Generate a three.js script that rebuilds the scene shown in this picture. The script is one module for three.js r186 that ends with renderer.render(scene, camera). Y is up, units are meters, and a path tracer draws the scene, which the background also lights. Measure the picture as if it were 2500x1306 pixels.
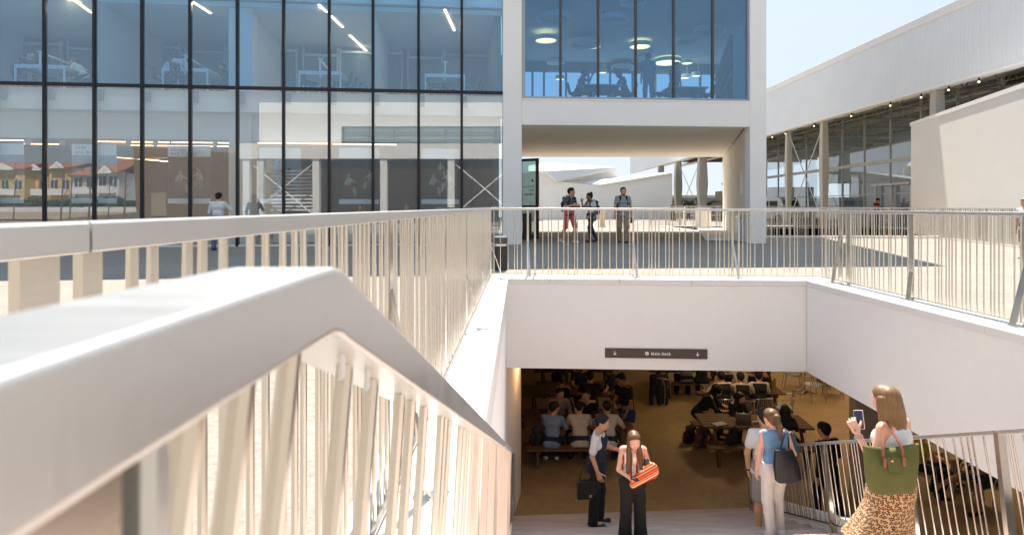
import * as THREE from 'three';
import { mergeGeometries } from 'three/addons/utils/BufferGeometryUtils.js';
import { RoundedBoxGeometry } from 'three/addons/geometries/RoundedBoxGeometry.js';
import { RectAreaLightUniformsLib } from 'three/addons/lights/RectAreaLightUniformsLib.js';

// ------------------------------------------------------------------ camera, sky, sun, exposure
const scene = new THREE.Scene();
const EYE = 1.2, FOC = 1500;                       // eye height over the plaza; focal length in pixels of a 2500-wide frame
const camera = new THREE.PerspectiveCamera(2 * Math.atan(653 / FOC) * 180 / Math.PI, 2500 / 1306, 0.02, 3000);
camera.position.set(0, EYE, 0);
camera.setViewOffset(1024, 534, 0, 60.5, 1024, 534);  // a rising-front shift: the horizon sits above the middle
camera.focus = 11; camera.userData.fStop = 9;
camera.updateProjectionMatrix();

const renderer = new THREE.WebGLRenderer({ antialias: true });
renderer.setSize(1024, 534);
renderer.toneMapping = THREE.LinearToneMapping;
renderer.toneMappingExposure = 3.5;
renderer.shadowMap.enabled = true;

const SUN = new THREE.Vector3(0.1, Math.tan(58 * Math.PI / 180), -1).normalize();
// a pale summer sky: white towards the horizon, bluer overhead and away from the sun, with a soft glow round the sun
{
  const W = 512, H = 256, data = new Float32Array(W * H * 4);
  for (let j = 0; j < H; j++) for (let i = 0; i < W; i++) {
    const el = ((j + 0.5) / H - 0.5) * Math.PI, az = ((i + 0.5) / W - 0.5) * 2 * Math.PI, x = Math.cos(az) * Math.cos(el), y = Math.sin(el), z = Math.sin(az) * Math.cos(el);
    const c = x * SUN.x + y * SUN.y + z * SUN.z, up = Math.pow(Math.max(0, y), 0.55), glow = Math.pow(Math.max(0, 0.5 + 0.5 * c), 5), ray = 0.82 + 0.18 * c * c, k = 4 * (j * W + i);
    const hor = [0.275, 0.298, 0.32], zen = [0.11, 0.172, 0.265];
    for (let q = 0; q < 3; q++) data[k + q] = y < 0 ? [0.26, 0.235, 0.2][q] : ((hor[q] + (zen[q] - hor[q]) * up) * ray + [0.11, 0.1, 0.085][q] * glow);
    data[k + 3] = 1;
  }
  const t = new THREE.DataTexture(data, W, H, THREE.RGBAFormat, THREE.FloatType); t.mapping = THREE.EquirectangularReflectionMapping; t.magFilter = THREE.LinearFilter; t.needsUpdate = true;
  scene.background = t; scene.environment = t;
}

const sun = new THREE.DirectionalLight(0xfff7ec, 3.0); sun.name = 'sunlight';
sun.position.copy(SUN).multiplyScalar(80); sun.castShadow = true; sun.shadow.mapSize.set(4096, 4096); sun.shadow.radius = 1;
Object.assign(sun.shadow.camera, { left: -50, right: 50, top: 50, bottom: -50, near: 1, far: 200 });
scene.add(sun, sun.target);
RectAreaLightUniformsLib.init();

// ------------------------------------------------------------------ helpers
const V = (x, y, z) => new THREE.Vector3(x, y, z);
const at = (px, py, d) => V(d * (px - 1250) / FOC, EYE + d * (505 - py) / FOC, -d);
const rnd = (s) => () => { s |= 0; s = s + 0x6D2B79F5 | 0; let t = Math.imul(s ^ s >>> 15, 1 | s); t = t + Math.imul(t ^ t >>> 7, 61 | t) ^ t; return ((t ^ t >>> 14) >>> 0) / 4294967296; };
const R = rnd(20240);
const D2R = Math.PI / 180, lerp = (a, b, t) => a + (b - a) * t, clamp = (x, a, b) => Math.min(b, Math.max(a, x)), smooth = (a, b, x) => { x = clamp((x - a) / (b - a), 0, 1); return x * x * (3 - 2 * x); };
const used = {};
function numbered(n) { const k = used[n] = (used[n] ?? -1) + 1; return k ? n + '_' + String(k).padStart(3, '0') : n; }
function tag(o, label, category, group) { o.userData.label = label; o.userData.category = category; if (group) o.userData.group = group; return o; }
function thing(name, label, category, pos = [0, 0, 0], yaw = 0, group) {
  const g = new THREE.Group(); g.name = numbered(name); g.position.set(...pos); g.rotation.y = yaw; scene.add(g);
  return tag(g, label, category, group);
}
function part(name, geo, mat, parent, label) {
  const m = new THREE.Mesh(Array.isArray(geo) ? merge(geo) : geo, mat); m.name = name; m.castShadow = m.receiveShadow = true;
  if (label) m.userData.label = label;
  parent.add(m); return m;
}
function struct(name, geo, mat) { const m = part(numbered(name), geo, mat, scene); m.userData.kind = 'structure'; return m; }
function structGroup(name) { const g = new THREE.Group(); g.name = numbered(name); g.userData.kind = 'structure'; scene.add(g); return g; }
function copyOf(o, pos, yaw, label, group) {
  const c = o.clone(); c.name = numbered(o.name.replace(/_\d{3}$/, '')); c.position.set(...pos); c.rotation.y = yaw; c.userData = { ...o.userData };
  if (label) c.userData.label = label; if (group) c.userData.group = group; scene.add(c); return c;
}
function clean(g) {
  if (g.index) g = g.toNonIndexed();
  for (const k of Object.keys(g.attributes)) if (!['position', 'normal', 'uv'].includes(k)) g.deleteAttribute(k);
  if (!g.attributes.normal) g.computeVertexNormals();
  if (!g.attributes.uv) boxUV(g);
  return g;
}
function merge(list) { return list.length === 1 ? list[0] : mergeGeometries(list.map(clean)); }
function boxUV(g, s = 1) {          // uv in metres, on the plane that each vertex faces
  if (g.index && !g.userData.smooth) { const h = g.toNonIndexed(); g = Object.assign(g, { index: null, attributes: h.attributes }); }
  const p = g.attributes.position, n = g.attributes.normal, uv = new Float32Array(p.count * 2);
  for (let i = 0; i < p.count; i++) {
    const ax = Math.abs(n.getX(i)), ay = Math.abs(n.getY(i)), az = Math.abs(n.getZ(i));
    const [u, v] = ay > ax && ay > az ? [p.getX(i), p.getZ(i)] : ax > az ? [p.getZ(i), p.getY(i)] : [p.getX(i), p.getY(i)];
    uv[2 * i] = u * s; uv[2 * i + 1] = v * s;
  }
  g.setAttribute('uv', new THREE.BufferAttribute(uv, 2)); return g;
}
// a box between two corners, with chamfered edges when c > 0
function box(x0, y0, z0, x1, y1, z1, c = 0) {
  const w = x1 - x0, h = y1 - y0, d = z1 - z0; let g;
  if (c > 0) g = chamfer(w, h, d, Math.min(c, w / 2.2, h / 2.2, d / 2.2)); else g = new THREE.BoxGeometry(w, h, d).toNonIndexed();
  g.translate((x0 + x1) / 2, (y0 + y1) / 2, (z0 + z1) / 2);
  return boxUV(g);
}
function chamfer(w, h, d, c) {
  const H = [w / 2, h / 2, d / 2], pos = [];
  const vert = (s, axis) => s.map((q, k) => q * (k === axis ? H[k] : H[k] - c));
  const tri = (a, b, e, out) => { const n = V(...b).sub(V(...a)).cross(V(...e).sub(V(...a))); (n.dot(V(...out)) > 0 ? [a, b, e] : [a, e, b]).forEach((q) => pos.push(...q)); };
  const quad = (a, b, e, f, out) => { tri(a, b, e, out); tri(a, e, f, out); };
  for (let a = 0; a < 3; a++) for (const s of [-1, 1]) {
    const u = (a + 1) % 3, v = (a + 2) % 3, P = (su, sv) => { const q = [0, 0, 0]; q[a] = s; q[u] = su; q[v] = sv; return vert(q, a); }, o = [0, 0, 0]; o[a] = s;
    quad(P(-1, -1), P(1, -1), P(1, 1), P(-1, 1), o);
    for (const t of [-1, 1]) { const e = (sv, ax) => { const q = [0, 0, 0]; q[a] = s; q[u] = t; q[v] = sv; return vert(q, ax); }, oo = [0, 0, 0]; oo[a] = s; oo[u] = t; quad(e(-1, a), e(1, a), e(1, u), e(-1, u), oo); }
  }
  for (const s of [[1, 1, 1], [1, 1, -1], [1, -1, 1], [1, -1, -1], [-1, 1, 1], [-1, 1, -1], [-1, -1, 1], [-1, -1, -1]]) tri(vert(s, 0), vert(s, 1), vert(s, 2), s);
  const g = new THREE.BufferGeometry(); g.setAttribute('position', new THREE.Float32BufferAttribute(pos, 3)); g.computeVertexNormals(); return g;
}
// a bar of rectangular section from p to q; w across (horizontal), h the other way
function bar(p, q, w, h, c = 0, upHint = V(0, 1, 0)) {
  const dir = q.clone().sub(p), L = dir.length(); dir.normalize();
  const g = c ? chamfer(w, h, L, c) : new THREE.BoxGeometry(w, h, L).toNonIndexed(); boxUV(g);
  let hint = upHint; if (Math.abs(dir.dot(hint)) > 0.98) hint = V(0, 0, 1);
  const x = hint.clone().cross(dir).normalize(), y = dir.clone().cross(x).normalize();
  g.applyMatrix4(new THREE.Matrix4().makeBasis(x, y, dir).setPosition(p.clone().add(q).multiplyScalar(0.5)));
  return g;
}
function rod(p, q, r, r2 = r, n = 8) {
  const dir = q.clone().sub(p), L = dir.length(), g = new THREE.CylinderGeometry(r2, r, L, n, 1);
  g.applyQuaternion(new THREE.Quaternion().setFromUnitVectors(V(0, 1, 0), dir.normalize())); const m = p.clone().add(q).multiplyScalar(0.5); g.translate(m.x, m.y, m.z); return g;
}
function pipe(pts, r, n = 24, m = 7, closed = false, tension = 0.5) { return new THREE.TubeGeometry(new THREE.CatmullRomCurve3(pts, closed, 'catmullrom', tension), n, r, m, closed); }
// a slab over a plan polygon of [x, z], between two heights
function prism(poly, y0, y1, holes = []) {
  const s = new THREE.Shape(poly.map(([x, z]) => new THREE.Vector2(x, -z)));
  for (const h of holes) s.holes.push(new THREE.Path(h.map(([x, z]) => new THREE.Vector2(x, -z))));
  const g = y1 - y0 < 1e-6 ? new THREE.ShapeGeometry(s) : new THREE.ExtrudeGeometry(s, { depth: y1 - y0, bevelEnabled: false });
  g.rotateX(-Math.PI / 2); g.translate(0, y0, 0); return boxUV(clean(g));
}
// a flat polygon of 3-D points given some thickness along its normal
function plate(pts, t) {
  const n = pts[1].clone().sub(pts[0]).cross(pts[pts.length - 1].clone().sub(pts[0])).normalize(), pos = [], N = pts.length;
  const f = pts.map((p) => p.clone().addScaledVector(n, t / 2)), b = pts.map((p) => p.clone().addScaledVector(n, -t / 2)), T = (a, c, e) => [a, c, e].forEach((q) => pos.push(q.x, q.y, q.z));
  const tris = THREE.ShapeUtils.triangulateShape(flat2(pts, n), []);
  for (const [a, c, e] of tris) { T(f[a], f[c], f[e]); T(b[a], b[e], b[c]); }
  for (let i = 0; i < N; i++) { const j = (i + 1) % N; T(f[i], b[i], b[j]); T(f[i], b[j], f[j]); }
  const g = new THREE.BufferGeometry(); g.setAttribute('position', new THREE.Float32BufferAttribute(pos, 3)); g.computeVertexNormals(); return boxUV(g);
}
function flat2(pts, n) { const u = pts[1].clone().sub(pts[0]).normalize(), v = n.clone().cross(u); return pts.map((p) => { const q = p.clone().sub(pts[0]); return new THREE.Vector2(q.dot(u), q.dot(v)); }); }
// rings of points joined into a skin; rings: arrays of Vector3, all of one length
function loft(rings, closed = true, caps = true) {
  const n = rings[0].length, pos = [], uv = [], idx = []; let v = 0;
  rings.forEach((r, i) => { if (i) v += r[0].distanceTo(rings[i - 1][0]); let u = 0; for (let j = 0; j <= n; j++) { const p = r[j % n]; if (j) u += p.distanceTo(r[(j - 1) % n]); pos.push(p.x, p.y, p.z); uv.push(u, v); } });
  const W = n + 1, m = closed ? n : n - 1;
  for (let i = 0; i + 1 < rings.length; i++) for (let j = 0; j < m; j++) { const a = i * W + j, b = a + 1, c = a + W, d = c + 1; idx.push(a, b, d, a, d, c); }
  const cap = (ri, flip) => { const r = rings[ri], c = r.reduce((s, p) => s.add(p), V(0, 0, 0)).multiplyScalar(1 / n), k = pos.length / 3; pos.push(c.x, c.y, c.z); uv.push(0, 0); r.forEach((p) => { pos.push(p.x, p.y, p.z); uv.push(p.x, p.z); }); for (let j = 0; j < n; j++) flip ? idx.push(k, k + 1 + (j + 1) % n, k + 1 + j) : idx.push(k, k + 1 + j, k + 1 + (j + 1) % n); };
  if (caps) { cap(0, true); cap(rings.length - 1, false); }
  const g = new THREE.BufferGeometry(); g.setAttribute('position', new THREE.Float32BufferAttribute(pos, 3)); g.setAttribute('uv', new THREE.Float32BufferAttribute(uv, 2)); g.setIndex(idx); g.computeVertexNormals();
  return g;
}
function ring(cx, cy, cz, rx, rz, n = 28, e = 2, wob = null) {   // super-ellipse in plan
  const out = []; for (let i = 0; i < n; i++) { const a = i / n * 2 * Math.PI, c = Math.cos(a), s = Math.sin(a), k = wob ? 1 + wob(a) : 1; out.push(V(cx + k * rx * Math.sign(c) * Math.abs(c) ** (2 / e), cy, cz + k * rz * Math.sign(s) * Math.abs(s) ** (2 / e))); } return out.reverse();
}

// ------------------------------------------------------------------ noise and textures
const hash3 = (x, y, z, s = 0) => { let h = Math.imul(x, 374761393) ^ Math.imul(y, 668265263) ^ Math.imul(z, 2147483647 ^ 0x1b873593) ^ Math.imul(s + 11, 1274126177); h = Math.imul(h ^ h >>> 13, 1274126177); h ^= h >>> 16; return (h >>> 0) / 4294967296; };
function noise3(x, y, z, s = 0) {
  const X = Math.floor(x), Y = Math.floor(y), Z = Math.floor(z), f = (t) => t * t * (3 - 2 * t), u = f(x - X), v = f(y - Y), w = f(z - Z), h = (a, b, c) => hash3(X + a, Y + b, Z + c, s);
  return lerp(lerp(lerp(h(0, 0, 0), h(1, 0, 0), u), lerp(h(0, 1, 0), h(1, 1, 0), u), v), lerp(lerp(h(0, 0, 1), h(1, 0, 1), u), lerp(h(0, 1, 1), h(1, 1, 1), u), v), w) * 2 - 1;
}
function tnoise(x, y, n, s) {   // value noise that repeats after n cells
  const X = Math.floor(x), Y = Math.floor(y), f = (t) => t * t * (3 - 2 * t), u = f(x - X), v = f(y - Y), m = (q) => ((q % n) + n) % n, h = (a, b) => hash3(m(X + a), m(Y + b), 7, s);
  return lerp(lerp(h(0, 0), h(1, 0), u), lerp(h(0, 1), h(1, 1), u), v) * 2 - 1;
}
function tfbm(u, v, n, oct, s) { let a = 0, k = 1, t = 0; for (let i = 0; i < oct; i++) { a += k * tnoise(u * n, v * n, n, s + i); t += k; n *= 2; k *= 0.55; } return a / t; }
function texture(N, metres, fn, srgb = true) {   // fn(u, v) -> [r, g, b] in 0..1
  const d = new Uint8Array(N * N * 4); for (let j = 0; j < N; j++) for (let i = 0; i < N; i++) { const c = fn(i / N, j / N), k = 4 * (j * N + i); d[k] = clamp(c[0], 0, 1) * 255; d[k + 1] = clamp(c[1], 0, 1) * 255; d[k + 2] = clamp(c[2], 0, 1) * 255; d[k + 3] = 255; }
  const t = new THREE.DataTexture(d, N, N); t.wrapS = t.wrapT = THREE.RepeatWrapping; t.magFilter = THREE.LinearFilter; t.minFilter = THREE.LinearMipmapLinearFilter; t.generateMipmaps = true; if (srgb) t.colorSpace = THREE.SRGBColorSpace;
  const m = Array.isArray(metres) ? metres : [metres, metres]; t.repeat.set(1 / m[0], 1 / m[1]); t.needsUpdate = true; return t;
}
const grey = (x) => [x, x, x];
const T = {
  plaster: texture(512, 3.1, (u, v) => { const x = 0.97 + 0.013 * tfbm(u, v, 4, 4, 1) + 0.006 * tfbm(u, v, 64, 2, 9); return [x, x - 0.004, x - 0.012]; }),
  plasterBump: texture(512, 1.3, (u, v) => grey(0.5 + 0.35 * tfbm(u, v, 40, 4, 3)), false),
  ground: texture(1024, 5.3, (u, v) => { const x = 0.9 + 0.06 * tfbm(u, v, 5, 4, 21) + 0.09 * tfbm(u, v, 170, 2, 22); const q = tfbm(u, v, 420, 1, 23); return q > 0.8 ? [x * 0.84, x * 0.82, x * 0.79] : [x, x * 0.995, x * 0.985]; }),
  groundBump: texture(512, 1.1, (u, v) => grey(0.5 + 0.4 * tfbm(u, v, 90, 2, 24)), false),
  resin: texture(512, 7.7, (u, v) => { const x = 0.86 + 0.12 * tfbm(u, v, 5, 5, 31) + 0.05 * tfbm(u, v, 90, 2, 32); return [x, x * 0.985, x * 0.96]; }),
  brushed: texture(512, [0.7, 0.25], (u, v) => { const x = 0.78 + 0.14 * tfbm(u * 0.12, v, 90, 3, 41) + 0.1 * tfbm(u, v, 5, 3, 42); return grey(x); }, false),
  scratch: texture(512, 0.21, (u, v) => { let x = 0.5 + 0.12 * tfbm(u, v, 9, 3, 55); const l = tfbm(u * 0.08, v, 160, 1, 56); if (l > 0.74) x -= 0.3; if (tfbm(u, v, 30, 2, 57) > 0.6) x -= 0.35; return grey(x); }, false),
  smudge0: null && texture(512, 0.55, (u, v) => { const x = 0.9 + 0.09 * tfbm(u, v, 5, 5, 51) + (tfbm(u, v, 12, 3, 52) > 0.42 ? 0.06 : 0); return [x, x * 0.995, x * 0.985]; }),
  wood: texture(512, [1.6, 0.32], (u, v) => { const g = tfbm(u * 0.2, v, 60, 4, 61), r = Math.sin((v * 9 + 0.9 * tfbm(u, v, 4, 3, 62)) * 6.283) * 0.5; const x = 0.78 + 0.12 * g + 0.06 * r; return [x, x * 0.93, x * 0.85]; }),
  weave: texture(256, 0.03, (u, v) => grey(0.5 + 0.25 * Math.sin(u * 50.26) * (0.6 + 0.4 * Math.sin(v * 50.26))), false),
  cloth: texture(256, 0.6, (u, v) => { const x = 0.93 + 0.05 * tfbm(u, v, 6, 4, 71) + 0.03 * tfbm(u, v, 90, 1, 72); return grey(x); }),
  hair: texture(256, [0.05, 0.5], (u, v) => { const x = 0.66 + 0.42 * tfbm(u, v * 0.05, 40, 3, 81); return [x, x * 0.97, x * 0.93]; }),
  wave: texture(256, 3.4, (u, v) => grey(0.5 + 0.45 * tfbm(u, v, 3, 3, 91)), false),
  ripple: texture(256, 1.7, (u, v) => grey(0.5 + 0.45 * tfbm(u, v, 3, 2, 95)), false),
  step: texture(512, [2.3, 1.1], (u, v) => { const x = 0.88 + 0.09 * tfbm(u * 0.25, v, 24, 4, 101) + 0.05 * tfbm(u, v, 6, 3, 102); return [x, x * 0.985, x * 0.975]; }),
};
function canvasTex(w, h, draw) { const c = document.createElement('canvas'); c.width = w; c.height = h; const x = c.getContext('2d'); draw(x, w, h); const t = new THREE.CanvasTexture(c); t.colorSpace = THREE.SRGBColorSpace; return t; }
const C = (r, g, b) => new THREE.Color().setRGB(r, g, b);
function mat(c, roughness = 0.8, o = {}) { const m = o.transmission !== undefined || o.clearcoat || o.sheen || o.ior ? new THREE.MeshPhysicalMaterial() : new THREE.MeshStandardMaterial(); m.color = Array.isArray(c) ? C(...c) : new THREE.Color(c); m.roughness = roughness; for (const k in o) m[k] && m[k].isColor && Array.isArray(o[k]) ? m[k].setRGB(...o[k]) : m[k] = o[k]; return m; }
const M = {
  ground: mat([0.37, 0.335, 0.29], 0.93, { map: T.ground, bumpMap: T.groundBump, bumpScale: 0.004 }),
  kerb: mat([0.83, 0.81, 0.78], 0.8, { map: T.plaster, bumpMap: T.plasterBump, bumpScale: 0.00015 }),
  white: mat([0.92, 0.9, 0.875], 0.85, { map: T.plaster, bumpMap: T.plasterBump, bumpScale: 0.00015 }),
  render: mat([0.87, 0.84, 0.79], 0.9, { map: T.plaster, bumpMap: T.plasterBump, bumpScale: 0.001 }),
  soffit: mat([0.94, 0.87, 0.77], 0.85, { map: T.plaster }),
  inside: mat([0.84, 0.83, 0.82], 0.9, { map: T.plaster }),
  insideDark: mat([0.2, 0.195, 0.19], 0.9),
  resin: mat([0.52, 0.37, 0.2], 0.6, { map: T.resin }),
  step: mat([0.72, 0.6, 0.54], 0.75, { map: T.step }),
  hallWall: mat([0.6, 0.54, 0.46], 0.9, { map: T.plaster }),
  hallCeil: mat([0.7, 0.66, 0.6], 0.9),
  steel: mat([0.6, 0.595, 0.58], 0.42, { metalness: 0.7, roughnessMap: T.brushed, bumpMap: T.scratch, bumpScale: 0.00012 }),
  steelBar: mat([0.66, 0.615, 0.55], 0.27, { metalness: 0.85, roughnessMap: T.brushed }),
  steelBright: mat([0.72, 0.71, 0.7], 0.25, { metalness: 1 }),
  dark: mat([0.012, 0.014, 0.018], 0.4, { metalness: 0.3 }),
  darkGrey: mat([0.06, 0.06, 0.065], 0.5),
  glass: mat([0.46, 0.74, 0.97], 0, { transmission: 1, ior: 1.8, metalness: 0.24, bumpMap: T.wave, bumpScale: 0.0022 }),
  glassLow: mat([0.8, 0.9, 0.93], 0, { transmission: 1, ior: 2.33, metalness: 0.2, bumpMap: T.ripple, bumpScale: 0.00015 }),
  glassBlue: mat([0.22, 0.5, 0.8], 0, { transmission: 1, ior: 1.8, metalness: 0.26, bumpMap: T.wave, bumpScale: 0.001 }),
  glassClear: mat([0.82, 0.92, 0.97], 0, { transmission: 1, ior: 2.1, metalness: 0.22, bumpMap: T.wave, bumpScale: 0.001 }),
  wood: mat([0.24, 0.145, 0.07], 0.7, { map: T.wood }),
  warmLamp: mat([0.9, 0.9, 0.9], 0.5, { emissive: [1, 0.5, 0.2], emissiveIntensity: 2.6 }),
  whitePlastic: mat([0.8, 0.8, 0.8], 0.4),
  blackPlastic: mat([0.02, 0.02, 0.022], 0.45),
};
// ------------------------------------------------------------------ the sunken stair court under the plaza
const FLOOR = -4.19, SLAB = -1.33;                         // lower hall floor, underside of the plaza slab
const inL = (d) => -0.182 + 0.012 * d;                     // inner face of the left kerb at distance d
const kA = [inL(9.77), -9.77], kB = [4.56, -9.5];
const pit = [[inL(0) - 0.06, 0.02], [inL(9.77) - 0.06, -9.83], [4.62, -9.56], [4.62, 0.02]];
const backCourt = [[7.6, -8.6], [14.5, -8.6], [14.5, 12], [7.6, 12]];   // a third court, to the right of the stairs
const court = [[9.3, -24.3], [9.3, -36.5], [22, -36.5], [22, -24.3]];
{
  const far = 900;
  const g = prism([[-far, far], [-far, -far], [far, -far], [far, far]], 0, 0, [pit, court]);
  struct('ground', g, M.ground);
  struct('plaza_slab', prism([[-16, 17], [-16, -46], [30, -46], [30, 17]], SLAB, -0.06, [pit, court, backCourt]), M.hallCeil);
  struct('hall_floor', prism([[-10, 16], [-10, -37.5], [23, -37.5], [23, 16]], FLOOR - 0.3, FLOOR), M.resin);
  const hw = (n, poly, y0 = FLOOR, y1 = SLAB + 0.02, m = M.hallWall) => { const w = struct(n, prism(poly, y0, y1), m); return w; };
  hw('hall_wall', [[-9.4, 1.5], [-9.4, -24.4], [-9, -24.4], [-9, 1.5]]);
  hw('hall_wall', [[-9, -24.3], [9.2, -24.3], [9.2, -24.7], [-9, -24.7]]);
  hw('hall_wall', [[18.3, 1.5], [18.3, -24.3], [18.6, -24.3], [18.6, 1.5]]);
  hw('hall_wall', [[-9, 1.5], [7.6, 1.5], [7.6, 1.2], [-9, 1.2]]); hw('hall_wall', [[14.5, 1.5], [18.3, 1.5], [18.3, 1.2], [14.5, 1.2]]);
  hw('court_wall', [[7.3, 1.5], [7.6, 1.5], [7.6, 12.3], [7.3, 12.3]], FLOOR, 0.03, M.white); hw('court_wall', [[7.3, 12.3], [14.8, 12.3], [14.8, 12], [7.3, 12]], FLOOR, 0.03, M.white); hw('court_wall', [[14.5, 1.5], [14.8, 1.5], [14.8, 12], [14.5, 12]], FLOOR, 0.03, M.white);
  hw('court_wall', [[9, -24.7], [9.3, -24.7], [9.3, -36.5], [9, -36.5]], FLOOR, 0.03, M.white);
  hw('court_wall', [[9, -36.5], [22.3, -36.5], [22.3, -36.8], [9, -36.8]], FLOOR, 0.03, M.white);
  hw('court_wall', [[22, -24.3], [22.3, -24.3], [22.3, -36.5], [22, -36.5]], FLOOR, 0.03, M.white);
  hw('court_wall', [[9.0, -24.0], [22.3, -24.0], [22.3, -24.29], [9.0, -24.29]], SLAB, 0.03, M.white);
  // white faces of the stair opening
  hw('stairwell_wall', [[kA[0] - 0.3, -9.785], [4.9, -9.515], [4.9, -9.86], [kA[0] - 0.3, -10.1]], SLAB - 0.03, -0.03, M.white);
  hw('stairwell_wall', [[4.575, 0.1], [4.575, -9.51], [4.9, -9.51], [4.9, 0.1]], SLAB - 0.03, -0.03, M.white);
  hw('stairwell_wall', [[inL(0) - 0.02, 0.1], [inL(9.7) - 0.02, -9.78], [inL(9.7) - 0.4, -9.78], [inL(0) - 0.4, 0.1]], FLOOR, -0.03, M.white);
  hw('stairwell_wall', [[4.2, 0.35], [-0.3, 0.35], [-0.3, 0.1], [4.2, 0.1]], FLOOR, -0.03, M.white);
  hw('hall_pillar', [[-0.1, -9.87], [0.17, -11.6], [-0.3, -11.6], [-0.36, -9.87]], FLOOR, SLAB + 0.01, M.white);
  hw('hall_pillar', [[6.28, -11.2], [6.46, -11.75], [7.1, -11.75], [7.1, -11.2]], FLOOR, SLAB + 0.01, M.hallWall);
}
// ceiling lamps of the lower hall, like the one on the pillar: round, flush under the slab on the bright side
[[5.2, 14.6], [8.2, 14.2], [6.4, 17.8], [9.6, 17.4], [12.4, 15.8], [11.6, 19.8], [8.0, 20.6], [9.4, 11.6]].forEach(([x, d], i) => {
  const t = thing('hall_lamp', 'round flush ceiling lamp of the lower hall, ' + ['over the laptop table', 'right of the laptop table', 'over the group in waistcoats', 'over the square metal table', 'at the far right', 'before the sunken court', 'at the back of the bright side', 'beyond the right stair railing'][i], 'ceiling lamp', [x, SLAB - 0.05, -d]);
  const b = new THREE.CylinderGeometry(0.33, 0.33, 0.048, 28); b.translate(0, 0.024, 0); part('housing', b, M.whitePlastic, t); const g = new THREE.CylinderGeometry(0.3, 0.3, 0.012, 28); g.translate(0, -0.008, 0); part('diffuser', g, mat([0.9, 0.9, 0.88], 0.5, { emissive: [1, 0.82, 0.58], emissiveIntensity: 1.5 }), t);
  const l = new THREE.RectAreaLight(0xffd9a6, 6.5, 0.5, 0.5); l.name = 'hall_lamp_glow'; l.position.set(x, SLAB - 0.07, -d); l.rotation.x = -Math.PI / 2; scene.add(l);
});
// kerb stones: one piece per joint
function kerb(p0, p1, out, pieces, label) {
  const k = structGroup('kerb'); const a = V(p0[0], 0, p0[1]), b = V(p1[0], 0, p1[1]), L = a.distanceTo(b), u = b.clone().sub(a).normalize(), n = V(out[0], 0, out[1]);
  k.userData.label = label;
  for (let i = 0; i < pieces; i++) {
    const l = L / pieces, g = chamfer(l - 0.006, 0.09, 0.47, 0.006); boxUV(g);
    g.applyMatrix4(new THREE.Matrix4().makeBasis(u, V(0, 1, 0), u.clone().cross(V(0, 1, 0))).setPosition(a.clone().addScaledVector(u, l * (i + 0.5)).addScaledVector(n, 0.235).setY(0.015 + 0.0016 * (hash3(i, 3, pieces) - 0.5))));
    part('kerb_stone', g, M.kerb, k);
  }
}
kerb([inL(-1.2), 1.2], [inL(9.77), -9.77], [-1, 0], 9, 'white stone kerb along the left of the stair opening');
kerb([kA[0] - 0.46, -9.79], [5.03, -9.472], [0.058, -1], 5, 'white stone kerb along the far side of the stair opening');
kerb([4.56, 1.2], [4.56, -9.49], [1, 0], 9, 'white stone kerb along the right of the stair opening');
kerb([9.3, -24.3], [22, -24.3], [0, 1], 10, 'white kerb before the second sunken court');
kerb([9.0, -36.5], [22, -36.5], [0, -1], 10, 'white kerb beyond the second sunken court');
// stairs: 25 broad steps
{
  const st = structGroup('staircase'), n = 26, tr = 11.0 / n, ri = -FLOOR / n, skew = (x, d) => -(d + 0.07 * (x - 2.6) * smooth(0, 5, d));
  for (let i = 0; i < n - 1; i++) {
    const d0 = i * tr - 0.02, d1 = (i + 1) * tr, y = -ri * (i + 1), x0 = inL(d1) + 0.0, x1 = 4.14;
    part('step', prism([[x0, skew(x0, d0)], [x0, skew(x0, d1)], [x1, skew(x1, d1)], [x1, skew(x1, d0)]], y - ri - 0.08, y + 0.001 * (i % 3)), M.step, st);
  }
  part('stringer', plate([V(4.2, -0.02, -0.2), V(4.2, 1.2 - 0.61 - 0.41 * 10.4, -10.4), V(4.2, FLOOR, -10.42), V(4.2, FLOOR, -0.2)], 0.1), M.white, st);
}

// ------------------------------------------------------------------ the glazed building on the left
const LB = V(-14.9, 0, -17.9), RB = V(-0.286, 0, -19.5), yawL = Math.atan2(1.6, 14.614), lenL = LB.distanceTo(RB);
const onPlane = (P0, yaw) => (px) => { const k = (px - 1250) / FOC, c = Math.cos(yaw), s = Math.sin(yaw); /* P0.x + t c = k (−P0.z + t s) */ return (k * -P0.z - P0.x) / (c - k * s); };
const lx = onPlane(LB, yawL);
const toW = (P0, yaw) => (x, y, z) => V(P0.x + x * Math.cos(yaw) + z * Math.sin(yaw), y, P0.z - x * Math.sin(yaw) + z * Math.cos(yaw));
const LW = toW(LB, yawL);
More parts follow.
